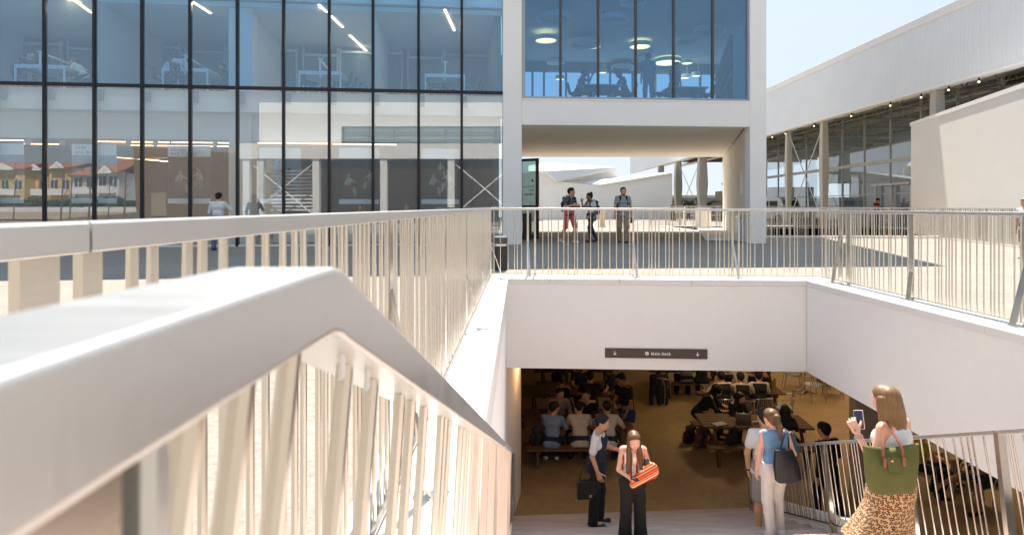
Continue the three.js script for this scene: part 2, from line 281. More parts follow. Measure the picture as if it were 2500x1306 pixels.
// the local (x, z) of a building's frame for a pixel column at a distance z behind its face
const behind = (P0, yaw) => (px, z) => { const Q = V(P0.x + z * Math.sin(yaw), 0, P0.z + z * Math.cos(yaw)); return onPlane(Q, yaw)(px); };
const lb = behind(LB, yawL);
{
  const b = thing('glazed_building', 'white building with a two-storey dark-framed glass front on the left', 'building', LB.toArray(), yawL);
  const X0 = -4, X1 = lenL, ROOF = 13.9;
  const mull = [-130, -12, 107, 229, 345.5, 463, 578.5, 691.5, 803, 910, 1021.5, 1127].map(lx), edges = [...mull, X1];
  for (const x of mull) part('mullion', box(x - 0.04, 0, -0.1, x + 0.04, ROOF - 0.4, 0.06, 0.006), M.dark, b);
  for (let i = 0; i + 1 < edges.length; i++) {
    const x0 = edges[i] + 0.041, x1 = edges[i + 1] - (i + 2 < edges.length ? 0.041 : 0.0);
    part('transom', box(x0, 4.76, -0.09, x1, 4.86, 0.045, 0.005), M.dark, b);
    part('sill', box(x0, 0.0, -0.1, x1, 0.05, 0.05), M.whitePlastic, b);
    for (const [y0, y1, m] of [[0.05, 4.76, M.glassLow], [4.86, ROOF - 0.4, M.glass]]) {
      const g = new THREE.PlaneGeometry(x1 - x0, y1 - y0); g.translate((x0 + x1) / 2, (y0 + y1) / 2, 0); boxUV(g);
      const uv = g.attributes.uv; for (let k = 0; k < uv.count; k++) uv.setXY(k, uv.getX(k) + i * 0.61, uv.getY(k) + i * 0.37);
      part('glass_pane', g, m, b);
    }
    // steel bracket that ties each mullion to the spandrel
    part('bracket', [box(x0 + 0.01, 4.36, -0.16, x0 + 0.14, 4.7, -0.1), box(x0 + 0.03, 4.42, -0.1, x0 + 0.12, 4.48, -0.08), box(x0 + 0.03, 4.58, -0.1, x0 + 0.12, 4.64, -0.08)], mat([0.3, 0.36, 0.42], 0.5), b);
  }
  part('roof', [box(X0, ROOF - 0.4, -16, X1, ROOF, 0.1), box(X0, 7.62, -6.2, X1, 7.9, -0.35)], M.white, b);
  part('floor_slab', box(X0, 4.5, -16, X1, 4.74, -0.2), M.inside, b);
  part('bulkhead', [box(X0, 4.16, -0.3, X1, 4.5, -0.18), box(X0, 3.32, -0.9, X1, 4.16, -0.75), box(X0, 4.1, -0.75, X1, 4.16, -0.18), box(X0, 3.3, -0.98, X1, 3.36, -0.72)], M.white, b);
  part('ceiling', [box(X0, 3.72, -15.8, X1, 3.78, -0.92), box(X0, 7.4, -6, X1, 7.55, -0.4)], M.inside, b);
  part('ceiling_band', box(X0, 7.58, -0.34, X1, 8.3, -0.2), M.white, b);
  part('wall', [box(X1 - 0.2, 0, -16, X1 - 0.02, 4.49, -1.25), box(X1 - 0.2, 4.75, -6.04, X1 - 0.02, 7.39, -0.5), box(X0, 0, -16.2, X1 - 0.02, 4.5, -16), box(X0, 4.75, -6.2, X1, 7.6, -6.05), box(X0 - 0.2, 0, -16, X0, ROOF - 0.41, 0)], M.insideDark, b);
  // room partitions and the white column behind the front
  for (const px of [-190, 237, 917]) { const x = lb(px, -0.4); part('partition', box(x - 0.14, 4.75, -4.7, x, 7.42, -0.4), M.inside, b); }
  const cx = lb(590, -0.75); part('column', [box(cx - 0.34, 0.01, -1.2, cx + 0.34, ROOF - 0.6, -0.55)], M.white, b);
  part('partition', box(cx + 0.02, 4.75, -4.7, cx + 0.16, 7.42, -1.22), M.inside, b);
  // glazed corridor wall at the back of the upper rooms: frames and dark panes
  const fr = [], pane = []; for (const [a, c] of [[-40, 152], [152, 440], [440, 728], [728, 985], [985, 1240]]) {
    const xa = lb(a, -4.75), xb = lb(c, -4.75), xm = lerp(xa, xb, 0.36);
    for (const x of [xa + 0.14, xm, xm + 0.1, xb - 0.1]) fr.push(box(x, 4.75, -4.86, x + 0.06, 7.3, -4.72));
    fr.push(box(xa + 0.14, 6.95, -4.87, xm + 0.03, 7.05, -4.71), box(xm, 7.1, -4.865, xb, 7.2, -4.715));
    pane.push(box(xa + 0.2, 4.76, -4.81, xm, 6.95, -4.79), box(xm + 0.16, 4.76, -4.81, xb - 0.1, 7.1, -4.79));
  }
  part('corridor_frame', fr, mat([0.5, 0.5, 0.5], 0.6), b);
  part('corridor_glazing', pane, mat([0.1, 0.125, 0.15], 0.3), b);
  part('lobby_counter', [box(lx(640), 0.05, -1.6, lx(1190), 0.62, -1.2)], M.soffit, b);
}
// lit ceiling strips and small spotlights inside the left building
const stripMat = M.warmLamp;
function strip(name, label, W3, a, b, w, group) {   // a, b: ends in the building's frame
  const p = W3(...a), q = W3(...b), mid = p.clone().add(q).multiplyScalar(0.5), t = thing(name, label, 'ceiling light', mid.toArray(), 0, group);
  part('housing', bar(p.clone().sub(mid).setY(0.03), q.clone().sub(mid).setY(0.03), w * 1.3, 0.03), M.whitePlastic, t);
  part('diffuser', bar(p.clone().sub(mid), q.clone().sub(mid), w, 0.02), stripMat, t);
  const L = new THREE.RectAreaLight(0xffd2a0, 14, p.distanceTo(q), w); L.name = 'strip_glow'; L.position.copy(mid).y -= 0.03; L.lookAt(mid.x, mid.y - 5, mid.z); L.rotateZ(Math.atan2(0, 1)); scene.add(L);
  const dir = q.clone().sub(p).normalize(); L.quaternion.setFromRotationMatrix(new THREE.Matrix4().makeBasis(dir, dir.clone().cross(V(0, 1, 0)).negate(), V(0, 1, 0)));
}
{
  const up = [[[150, -20], [221, 31], 'in the leftmost upper room'], [[470, 5], [513, 33], 'in the upper room left of the white column'], [[778, 12], [797, 30], 'front one of three in the middle upper room'], [[807, 39], [836, 67], 'second of three in the middle upper room'], [[853, 86], [896, 127], 'rearmost of three in the middle upper room'], [[1086, 24], [1109, 75], 'in the right-hand upper room']];
  const Y = 7.38, hit = ([px, py]) => { const d = (Y - EYE) * FOC / Math.max(505 - py, 1), w = at(px, py, d), dx = w.x - LB.x, dz = w.z - LB.z; return [dx * Math.cos(yawL) - dz * Math.sin(yawL), Y, dx * Math.sin(yawL) + dz * Math.cos(yawL)]; };
  for (const [a, b, l] of up) strip('strip_light', 'long warm ceiling strip light ' + l, LW, hit(a), hit(b), 0.07, 'strip lights in the upper rooms');
  const low = [[-60, 55, 343, -3], [56, 150, 356, -4.2], [230, 307, 347, -3.1], [318, 412, 348, -3.1], [418, 562, 350, -3.1], [318, 562, 360, -4.4], [625, 690, 353, -3], [700, 806, 352, -3], [812, 968, 355, -3.1]];
  for (const [a, b, py, z] of low) strip('strip_light', `thin warm ceiling strip of the lower lobby ${a < 0 ? 'at the left frame edge' : a < 100 ? 'over the gap right of the leftmost poster' : a < 300 ? 'right of the poster Hide and Seek' : a === 318 ? (py < 350 ? 'just left of the poster Divide and Dignity' : 'in the second row over the brown block') : a < 600 ? 'left of the white column' : a < 690 ? 'right of the white column' : a < 800 ? 'left of the dark posters' : 'over the dark posters'}`, LW, [lb(a, z), 3.44, z], [lb(b, z), 3.44, z], 0.05, 'strip lights of the lower lobby');
  strip('strip_light', 'slanting warm ceiling strip behind the brown wall of the lower lobby', LW, [lb(285, -7), 3.2, -7], [lb(410, -5.6), 2.95, -5.6], 0.06);
  for (const px of [65, 148, 310, 376, 522]) {
    const w = LW(lb(px, -1.05), 3.1, -1.05), t = thing('spotlight', `white cylindrical spotlight under the bulkhead, ${px < 100 ? 'leftmost of the row' : px < 200 ? 'second from the left' : px < 330 ? 'third from the left' : px < 400 ? 'fourth from the left' : 'beside the white column'}`, 'spotlight', w.toArray(), 0, 'spotlights of the lower lobby');
    const s = rod(V(0, 0.02, 0), V(0.04, 0.24, -0.02), 0.075, 0.075, 14); part('lamp_body', s, M.whitePlastic, t); part('stem', rod(V(0.04, 0.24, -0.02), V(0.04, 0.6, -0.02), 0.015), M.whitePlastic, t);
  }
}

// ------------------------------------------------------------------ the white block over the passage
const AB = V(-0.285, 0, -19.4), BB = V(8.3, 0, -20), yawM = Math.atan2(0.6, 8.585), lenM = AB.distanceTo(BB), mx = onPlane(AB, yawM), mb = behind(AB, yawM), MW = toW(AB, yawM);
{
  const b = thing('white_block', 'white block with a big blue window raised over an open passage', 'building', AB.toArray(), yawM), ROOF = 12.3;
  const c0 = mx(1274), c1 = mx(1832), loc = (w) => { const dx = w[0] - AB.x, dz = -w[1] - AB.z; return [dx * Math.cos(yawM) - dz * Math.sin(yawM), dx * Math.sin(yawM) + dz * Math.cos(yawM)]; };
  const back = [loc([0.4, 32]), loc([10.99, 32]), loc([11.7, 32])];
  part('column', box(0, 0, -0.7, c0, ROOF - 0.31, 0, 0.012), M.white, b);
  part('column', box(c1, 0, -0.35, lenM, ROOF - 0.31, 0, 0.012), M.white, b);
  part('side_wall', prism([[c1 + 0.02, -0.34], [back[1][0], back[1][1]], [back[2][0], back[2][1]], [lenM, -0.34]], 0, 4.4), M.soffit, b);
  part('upper_wall', prism([[lenM - 0.35, -0.34], [back[2][0] - 0.4, back[2][1]], [back[2][0], back[2][1]], [lenM, -0.34]], 4.42, ROOF - 0.31), M.white, b);
  part('beam', box(c0 + 0.001, 3.8, -0.5, c1 - 0.001, 4.585, -0.004, 0.01), M.white, b);
  part('ledge', box(c0 + 0.004, 4.585, -0.5, c1 - 0.004, 4.64, 0.012, 0.008), M.white, b);
  part('soffit', prism([[c0, -0.5], [c1, -0.5], [back[1][0], back[1][1]], [back[0][0], back[0][1]]], 3.8, 3.86), M.soffit, b);
  part('floor_slab', prism([[c0, -0.5], [c1, -0.5], [back[1][0], back[1][1]], [back[0][0], back[0][1]]], 3.87, 4.5), M.white, b);
  part('room_floor', prism([[c0, -0.5], [c1, -0.5], [back[1][0], back[1][1]], [back[0][0], back[0][1]]], 4.5, 4.6), mat([0.3, 0.3, 0.3], 0.6), b);
  part('ceiling', prism([[c0, -0.4], [lenM - 0.36, -0.4], [back[1][0] + 0.3, back[1][1]], [back[0][0], back[0][1]]], 8.5, 8.6), mat([0.5, 0.53, 0.56], 0.9), b);
  part('roof', prism([[0, -0.71], [lenM - 0.4, -0.36], [back[2][0] - 0.41, back[2][1]], [back[0][0] - 0.6, back[0][1]]], 9.72, 9.99), M.white, b);
  part('eave', prism([[-0.1, 0.02], [lenM + 1.25, 0.02], [back[2][0] + 1.3, back[2][1]], [back[0][0] - 0.6, back[0][1]]], ROOF - 0.3, ROOF), M.white, b); part('parapet', box(c0 + 0.003, 9.71, -0.3, c1 - 0.003, ROOF - 0.31, -0.006), M.white, b);
  part('inner_wall', [prism([[c0 - 0.6, -0.72], [c0 - 0.1, -0.72], [back[0][0], back[0][1]], [back[0][0] - 0.5, back[0][1]]], 0, 9.7)], M.inside, b);
  // front window
  const fx0 = mx(1279), fx1 = mx(1836) - 0.0, zf = -0.13, m5 = [1369, 1461, 1553, 1645.5, 1741].map((p) => mb(p, zf));
  part('window_frame', [box(c0 + 0.002, 4.64, zf - 0.06, c1 - 0.002, 4.72, zf + 0.05), box(c0 + 0.002, 4.72, zf - 0.06, fx0 + 0.05, 9.7, zf + 0.05), box(c1 - 0.05, 4.72, zf - 0.06, c1 - 0.002, 9.7, zf + 0.05)], mat([0.35, 0.37, 0.4], 0.45, { metalness: 0.5 }), b);
  for (const x of m5) part('mullion', box(x - 0.032, 4.72, zf - 0.11, x + 0.032, 9.7, zf + 0.03), mat([0.07, 0.065, 0.06], 0.5), b);
  const e = [fx0 + 0.05, ...m5, c1 - 0.05];
  for (let i = 0; i < 6; i++) { const g = new THREE.PlaneGeometry(e[i + 1] - e[i], 4.98); g.translate((e[i] + e[i + 1]) / 2, 4.72 + 2.49, zf - 0.02); boxUV(g); part('glass_pane', g, M.glassBlue, b); }
  // rear window wall with its slim posts, low rail and bright panes
  const rz = back[1][1] + 0.4, rp = [1300, 1328, 1382, 1437, 1490, 1545, 1600, 1655, 1710, 1765].map((p) => mb(p, rz)), posts = [];
  for (const x of rp) posts.push(box(x - 0.05, 4.6, rz - 0.06, x + 0.05, 8.5, rz + 0.06)); posts.push(box(rp[0], 6.25, rz - 0.03, rp[9], 6.31, rz + 0.03), box(rp[0] - 0.6, 8.0, rz - 0.12, rp[9] + 0.6, 8.5, rz + 0.12));
  part('rear_window_posts', posts, mat([0.2, 0.24, 0.3], 0.6), b);
  // the book wall and a pale column at the right of the room
  part('pale_column', box(mb(1800, -1.2), 4.6, -1.5, mb(1834, -1.2) + 0.2, 7.3, -1.1), M.inside, b);
}
// round ceiling lamps in the upper room
{
  const L = [[1353, 50, 8.05, 88, 0], [1333, 100, 8.1, 54, 1], [1428, 110, 8.1, 80, 0], [1447, 115, 8.42, 40, 1], [1500, 52, 8.05, 72, 0], [1546, 8, 8.05, 66, 0], [1563, 115, 8.2, 52, 1], [1680, 103, 8.1, 58, 0], [1733, 80, 8.1, 76, 0], [1630, 154, 8.25, 66, 1], [1678, 155, 8.3, 26, 1], [1545, 80, 8.3, 26, 0], [1575, 133, 8.25, 40, 0], [1357, 154, 8.3, 44, 0], [1520, 170, 8.3, 56, 0], [1672, 191, 7.7, 24, 1], [1700, 186, 7.7, 22, 1], [1472, 178, 7.9, 20, 1], [1367, 194, 7.5, 22, 1]];
  const lampWhere = ['big one at the upper left', 'at the left edge pane', 'beside a glowing disc', 'half hidden by a ring', 'big one in the third pane', 'cut by the top edge of the photo', 'on the third mullion', 'in the fifth pane', 'big one on the fifth mullion', 'biggest disc, beside the standing person', 'small one right of the biggest disc', 'small one near the third mullion, higher up', 'just above the standing man', 'low in the first pane', 'above the person in the cap', 'lowest small one of the fifth pane', 'right of the lowest small disc', 'small one between the seated people', 'small one over the left seated person'];
  L.forEach(([px, py, y, w, lit], i) => {
    const d = Math.min((y - EYE) * FOC / (505 - py), 30.8), p = at(px, py, d), r = w * d / FOC / 2;
    const t = thing(lit ? 'glowing_disc_lamp' : 'ring_lamp', (lit ? 'warm glowing disc lamp' : 'pale unlit ring lamp') + ' behind the blue window, ' + lampWhere[i], 'ceiling lamp', p.toArray(), 0, lit ? 'glowing round lamps of the upper room' : 'unlit ring lamps of the upper room');
    const prof = [[r * 0.99, 0], [r, 0.02], [r, 0.17], [r * 0.97, 0.19], [r * 0.9, 0.18], [r * 0.9, 0.02], [r * 0.99, 0]].map((q) => new THREE.Vector2(...q));
    part('shade', new THREE.LatheGeometry(prof, 32), mat([0.92, 0.93, 0.94], 0.6), t);
    const disc = new THREE.CylinderGeometry(r * 0.895, r * 0.895, 0.03, 32); disc.translate(0, lit ? 0.03 : 0.15, 0);
    part('diffuser', disc, lit ? mat([0.9, 0.88, 0.8], 0.6, { emissive: [1, 0.5, 0.16], emissiveIntensity: 1.8 }) : mat([0.55, 0.6, 0.66], 0.8), t);
    part('rod', rod(V(r * 0.5, 0.16, 0), V(r * 0.5, Math.max(0.2, 8.5 - p.y), 0), 0.012), M.whitePlastic, t);
    if (lit) { const l = new THREE.RectAreaLight(0xffe0b0, 1.5, r * 1.6, r * 1.6); l.name = 'disc_glow'; l.position.set(p.x, p.y - 0.01, p.z); l.rotation.x = -Math.PI / 2; scene.add(l); }
  });
}
// ------------------------------------------------------------------ the long hall on the right
const FX = 17.5;
{
  const b = thing('long_hall', 'long white hall with a ribbed fascia over a glass wall and dark roof trusses', 'building', [FX, 0, 0]);
  const rib = []; for (let d = 14; d < 91; d += 0.2) rib.push([0, d], [0, d + 0.13], [0.01, d + 0.15], [0.01, d + 0.18]);
  const s = new THREE.Shape([...rib.map(([x, d]) => new THREE.Vector2(x, d)), new THREE.Vector2(0.3, 91), new THREE.Vector2(0.3, 14)]);
  const g = new THREE.ExtrudeGeometry(s, { depth: 2.75, bevelEnabled: false }); g.rotateX(-Math.PI / 2); g.translate(0, 6.2, 0);
  const fascia = part('ribbed_fascia', boxUV(clean(g)), mat([0.84, 0.86, 0.88], 0.6, { map: T.plaster }), b); fascia.userData.kind = 'stuff';
  part('fascia_cap', box(-0.06, 8.95, -91, 0.5, 9.3, -14, 0.01), M.white, b);
  part('fascia_sill', box(-0.02, 6.1, -91, 0.4, 6.2, -14), M.white, b);
  part('roof', box(0.5, 8.5, -91, 26, 9.2, -14), mat([0.17, 0.15, 0.1], 0.9), b);
  const beams = []; for (let x = 1; x < 13; x += 1.5) beams.push(box(x, 8.1, -90, x + 0.14, 8.5, -14)); for (let d = 16; d < 90; d += 4.5) beams.push(box(0.5, 7.6, -d - 0.12, 24, 7.95, -d + 0.12));
  part('roof_beams', beams, mat([0.2, 0.165, 0.1], 0.8), b);
  const duct = []; for (const [x, y, r] of [[2.0, 7.1, 0.22], [4.2, 7.2, 0.26], [7.2, 7.2, 0.2]]) duct.push(rod(V(x, y, -14), V(x, y, -90), r, r, 12)); part('duct', duct, mat([0.55, 0.53, 0.48], 0.35, { metalness: 0.7 }), b);
  for (let d = 18; d < 62; d += 4.5) { const t = []; for (let k = 0; k < 6; k++) { const x = 0.7 + k * 1.7; t.push(rod(V(x, 6.35, -d), V(x + 0.85, 8.0, -d), 0.035), rod(V(x + 0.85, 8.0, -d), V(x + 1.7, 6.35, -d), 0.035), rod(V(x + 0.3, 6.35, -d), V(x + 0.3, 6.35, -d - 4.5), 0.025)); } t.push(rod(V(0.4, 6.35, -d), V(11, 6.35, -d), 0.045), rod(V(1, 8, -d), V(5.5, 6.4, -d - 4.5), 0.03)); part('roof_truss', t, mat([0.34, 0.3, 0.2], 0.6), b); }
  // tapered posts under the fascia
  [[2290, 0.46], [2013, 0.4], [1926, 0.36], [1715, 0.85], [1656, 0.75], [1614, 0.8]].forEach(([px, w]) => { const d = 0.3 * 0 + 17.9 * FOC / (px - 1250); part('post', flatten(loft([[0.62, 0], [1, 3.4], [0.75, 6.25]].map(([k, y]) => [V(0.4 - w * k / 2, y, -d + w * k / 2), V(0.4 + w * k / 2, y, -d + w * k / 2), V(0.4 + w * k / 2, y, -d - w * k / 2), V(0.4 - w * k / 2, y, -d - w * k / 2)]))), mat([0.5, 0.46, 0.38], 0.7), b); });
  const tie = (px0, px1) => { const d0 = 17.9 * FOC / (px0 - 1250), d1 = 17.9 * FOC / (px1 - 1250); part('cross_tie', [rod(V(0.4, 6.0, -d0), V(0.4, 0.2, -d1), 0.03), rod(V(0.4, 0.2, -d0), V(0.4, 6.0, -d1), 0.03)], mat([0.62, 0.6, 0.54], 0.5), b); };
  tie(1926, 2013); tie(1656, 1715);
  // glass wall set back under the roof
  const gx = (d) => 23 + 0.067 * (d - 37) - FX, G = (d, y) => V(gx(d), y, -d);
  for (let d = 28; d < 74; d += 3.1) {
    part('glass_mullion', box(gx(d) - 0.05, 0, -d - 0.04, gx(d) + 0.08, 7.6, -d + 0.04), mat([0.5, 0.5, 0.47], 0.5), b);
    for (const [y0, y1] of [[0, 1.96], [2.04, 3.9], [4.1, 7.5]]) { const p = new THREE.BufferGeometry(), a = G(d + 0.04, y0), c = G(d + 3.06, y0), e = G(d + 3.06, y1), f = G(d + 0.04, y1); p.setAttribute('position', new THREE.Float32BufferAttribute([a, c, e, a, e, f].flatMap((q) => q.toArray()), 3)); p.computeVertexNormals(); boxUV(p); part('glass_pane', p, M.glassClear, b); }
  }
  part('glass_rail', [bar(G(28, 4), G(74.5, 4), 0.16, 0.2), bar(G(28, 2), G(74.5, 2), 0.06, 0.06)], mat([0.66, 0.64, 0.58], 0.6), b);
  part('back_wall', [box(21, 0, -70, 21.3, 4.6, -20), box(21, 6.0, -70, 21.3, 8.4, -20)], M.render, b);
  part('inner_volume', [box(9, 0.02, -80, 13, 3.2, -62), box(12, 3.4, -58, 16, 6.2, -47), box(13, 0.02, -46, 17, 4.6, -38), box(10.5, 4.7, -45, 11.5, 6.6, -39)], mat([0.5, 0.45, 0.38], 0.85), b);
  const dd = 36.6, dg = [box(5.35, 0.02, -38.7, 5.45, 2.62, -38.55), box(5.2, 0.02, -35.0, 5.32, 2.62, -34.85), box(5.22, 0.02, -36.85, 5.4, 2.5, -36.75), bar(V(5.26, 2.55, -34.8), V(5.4, 2.55, -38.7), 0.5, 0.12)]; part('entrance_frame', dg, mat([0.62, 0.6, 0.56], 0.5), b);
  // lamps along the lower edge
  [1888, 1920, 1990, 2081, 2176, 2251, 2318, 2392].forEach((px) => { const d = 17.75 * FOC / (px - 1250); part('edge_lamp', [rod(V(0.25, 6.1, -d), V(0.16, 5.93, -d + 0.12), 0.036, 0.044, 10)], M.blackPlastic, b); part('lamp_lens', rod(V(0.16, 5.932, -d + 0.118), V(0.145, 5.905, -d + 0.14), 0.04, 0.036, 10), mat([1, 1, 1], 0.3, { emissive: [1, 0.85, 0.6], emissiveIntensity: 0.8 }), b); });
}
{ // the cream block beside the hall
  const x = (d) => 15.6 + 0.26 * (d - 18.7), b = thing('cream_block', 'plain cream rendered block with a thin white coping, beside the long hall', 'building', [x(27.5), 0, -27.5]);
  const o = (xx, d) => [xx - x(27.5), 27.5 - d];
  part('wall', prism([o(x(27.5), 27.5), o(x(13), 13), o(26, 13), o(26, 27.5)], 0, 4.82), M.render, b);
  part('coping', prism([o(x(27.5) - 0.03, 27.53), o(x(13) - 0.03, 13), o(26, 13), o(26, 27.62)], 4.82, 4.97), M.white, b);
}
{ // the folded white pavilion seen through the passage
  const b = thing('folded_pavilion', 'white pavilion with folded slanting roofs seen through the passage', 'building', at(1450, 505 + 1800 / 60, 60).setY(0).toArray()), o = b.position.clone().setY(0), q = (px, py, d) => at(px, py, d).sub(o);
  part('front_wall', plate([q(1255, 540, 60), q(1640, 540, 60), q(1640, 424, 60), q(1465, 454, 60), q(1400, 447, 60), q(1358, 443, 60), q(1334, 422, 60), q(1255, 422, 60)], 0.6), M.white, b);
  part('corner_wall', plate([q(1255, 545, 55), q(1322, 545, 55), q(1331, 424, 55), q(1255, 424, 55)], 0.4), M.white, b);
  part('main_roof', plate([q(1290, 421, 59), q(1333, 421, 59), q(1358, 442, 59), q(1506, 411, 62), q(1340, 399, 74), q(1290, 407, 72)], 0.25), M.kerb, b);
  part('raised_wall', plate([q(1360, 445, 60.6), q(1470, 452, 60.6), q(1506, 440, 62.4), q(1506, 412, 62.4)], 0.3), M.white, b);
  part('low_roof', plate([q(1410, 446, 61), q(1465, 453, 59.5), q(1640, 424, 59.5), q(1640, 421, 66), q(1500, 440, 66)], 0.2), M.kerb, b);
}
{ // far garden wall and palms
  const w = thing('far_wall', 'grey concrete wall behind the palms at the far end', 'wall', at(1680, 525, 92).setY(0).toArray());
  part('wall', box(-6, 0, -0.3, 8, 2.6, 0), mat([0.34, 0.35, 0.38], 0.9), w); part('coping', box(-6.1, 2.6, -0.4, 8.1, 2.95, 0.1), M.white, w);
}
const leafMat = mat([0.12, 0.19, 0.05], 0.7, { side: THREE.DoubleSide });
function palm(px, d, h, n, label) {
  const t = thing('palm', label, 'palm', at(px, 505 + 1800 / d, d).setY(0).toArray()), r = rnd(px), fr = [];
  part('trunk', rod(V(0, 0, 0), V(0.1, h * 0.45, 0), 0.16, 0.12, 9), mat([0.16, 0.12, 0.08], 0.9), t);
  for (let i = 0; i < n; i++) {
    const a = i * 2.4 + r() * 0.5, up = 0.25 + 0.9 * r(), L = h * (0.55 + 0.3 * r()), P = (s) => V(0.1 + Math.cos(a) * L * s, h * 0.45 + L * (up * s - 0.75 * s * s), Math.sin(a) * L * s);
    fr.push(rod(P(0), P(0.5), 0.02, 0.014, 4));
    for (let k = 1; k < 15; k++) for (const sd of [-1, 1]) { const p = P(k / 15), tip = P(Math.min(1, k / 15 + 0.16)).add(V(-Math.sin(a) * sd, -0.3, Math.cos(a) * sd).multiplyScalar(0.22 * L * (1 - 0.5 * k / 15))), b2 = P(k / 15 + 0.05); const g = new THREE.BufferGeometry(); g.setAttribute('position', new THREE.Float32BufferAttribute([...p.toArray(), ...b2.toArray(), ...tip.toArray()], 3)); g.computeVertexNormals(); boxUV(g); fr.push(g); }
  }
  part('crown', fr, leafMat, t);
}
palm(1632, 78, 3.4, 15, 'bushy low palm before the grey far wall, leftmost of three'); palm(1682, 80, 3.2, 13, 'low palm between the two far posts'); palm(1722, 76, 3.0, 13, 'low palm beside the rightmost far post');
// ------------------------------------------------------------------ railings
const BAR = new THREE.CylinderGeometry(1, 1, 1, 8, 1).rotateY(0.3).toNonIndexed(); BAR.computeVertexNormals();   // faceted bar
function stick(name, p, q, r, m, parent) {     // one round bar between two points, sharing one geometry
  const o = part(name, BAR, m, parent), d = q.clone().sub(p), L = d.length();
  o.position.copy(p).add(q).multiplyScalar(0.5); o.quaternion.setFromUnitVectors(V(0, 1, 0), d.normalize()); o.scale.set(r, L, r); return o;
}
function section(w, h, r = 0.006, n = 3) {     // rounded rectangle, across (x) by up (y), top centre at 0,0
  const out = []; for (const [cx, cy, a0] of [[w / 2 - r, -r, 0], [-w / 2 + r, -r, 90], [-w / 2 + r, -h + r, 180], [w / 2 - r, -h + r, 270]]) for (let i = 0; i <= n; i++) { const a = (a0 + 90 * i / n) * D2R; out.push([cx + r * Math.cos(a), cy + r * Math.sin(a)]); } return out;
}
function railBody(pts, w, h, r) {             // a handrail along points (top centre line)
  const sec = section(w, h, r).reverse();
  return loft(pts.map((p, i) => { const a = pts[Math.max(0, i - 1)], b = pts[Math.min(pts.length - 1, i + 1)], t = b.clone().sub(a).setY(0).normalize(), x = V(t.z, 0, -t.x).negate(); const sl = b.clone().sub(a), k = Math.sqrt(1 + (sl.y / Math.hypot(sl.x, sl.z)) ** 2); return sec.map(([u, v]) => V(p.x + x.x * u, p.y + v * k, p.z + x.z * u)); }));
}
const gaps = (seed, len, sc = 1) => { const r = rnd(seed), out = []; let s = 0.05; while (s < len - 0.03) { out.push(s); s += sc * [0.05, 0.062, 0.078, 0.1, 0.118, 0.14][Math.floor(r() * 6)]; } return out; };
// o: tops/bots lines, posts as distances along, brace offsets
function railing(name, label, top0, top1, bot0, bot1, o = {}) {
  const t = thing(name, label, 'railing', bot0.toArray()), O = bot0, rel = (p) => p.clone().sub(O), L = bot0.distanceTo(bot1), B = (s) => bot0.clone().lerp(bot1, s / L), Tp = (s) => top0.clone().lerp(top1, s / L), hh = o.h ?? 0.04, hw = o.w ?? 0.05;
  const cuts = [0, ...(o.cuts ?? []), L]; for (let i = 0; i + 1 < cuts.length; i++) { const g = 0.0025 * (i > 0), g2 = 0.0025 * (i + 2 < cuts.length); part('handrail', railBody([rel(Tp(cuts[i] + g)), rel(Tp(cuts[i + 1] - g2))], hw, hh, o.r ?? 0.006), o.railMat ?? M.steel, t); }
  part('bottom_rail', bar(rel(B(0)), rel(B(L)), 0.04, 0.012, 0.002), M.steelBar, t);
  const skip = (s) => (o.posts ?? []).some(([q]) => Math.abs(q - s) < 0.045);
  const bars = (o.bars ?? gaps(o.seed ?? 5, L, o.sc)).filter((s) => !skip(s)), rb = o.rb ?? 0.008, under = (p) => p.setY(p.y - hh * 0.98);
  if (o.far) { part('balusters', bars.map((s) => rod(rel(B(s)), rel(under(Tp(s))), rb, rb, 5)), M.steelBar, t).userData.kind = 'stuff'; } else for (const s of bars) stick('baluster', rel(B(s)), rel(under(Tp(s).add(V(o.lean ? -o.lean(s) : 0, 0, 0)))), rb, M.steelBar, t);
  for (const [s, off, up, w = 0.05, th = 0.012] of o.posts ?? []) {
    const f = rel(B(s)), foot = f.clone().setY((o.footY?.(s) ?? 0.062) - O.y), hint = V(0, 1, 0);
    const dir = bot1.clone().sub(bot0).normalize(), nrm = V(-dir.z, 0, dir.x);
    part('post', postGeo(foot, rel(under(Tp(s))), dir, nrm, w, th), M.steelBar, t);
    if (off) {
      const q = foot.clone().add(V(off[0], 0, off[1])), hi = rel(B(s)).lerp(rel(Tp(s)), up);
      part('brace', postGeo(q, hi, dir, nrm, w * 0.9, th), M.steelBar, t);
      part('foot_plate', box(q.x - 0.07, q.y - 0.004, q.z - 0.035, q.x + 0.07, q.y + 0.006, q.z + 0.035, 0.002), M.steelBright, t);
      part('bolt', [rod(q.clone().add(V(0.045, 0.006, 0)), q.clone().add(V(0.045, 0.02, 0)), 0.009, 0.009, 6), rod(q.clone().add(V(-0.045, 0.006, 0)), q.clone().add(V(-0.045, 0.02, 0)), 0.009, 0.009, 6)], M.steelBright, t);
    }
  }
  return t;
}
function postGeo(a, b, dir, nrm, w, th) {    // a flat upright, wide along the run
  const c = [[-1, -1], [-1, 1], [1, 1], [1, -1]], R2 = (p) => c.map(([i, j]) => p.clone().addScaledVector(dir, i * w / 2).addScaledVector(nrm, j * th / 2));
  return flatten(loft([R2(a), R2(b)]));
}
function flatten(g) { g = g.toNonIndexed(); g.deleteAttribute('uv'); g.computeVertexNormals(); return boxUV(g); }

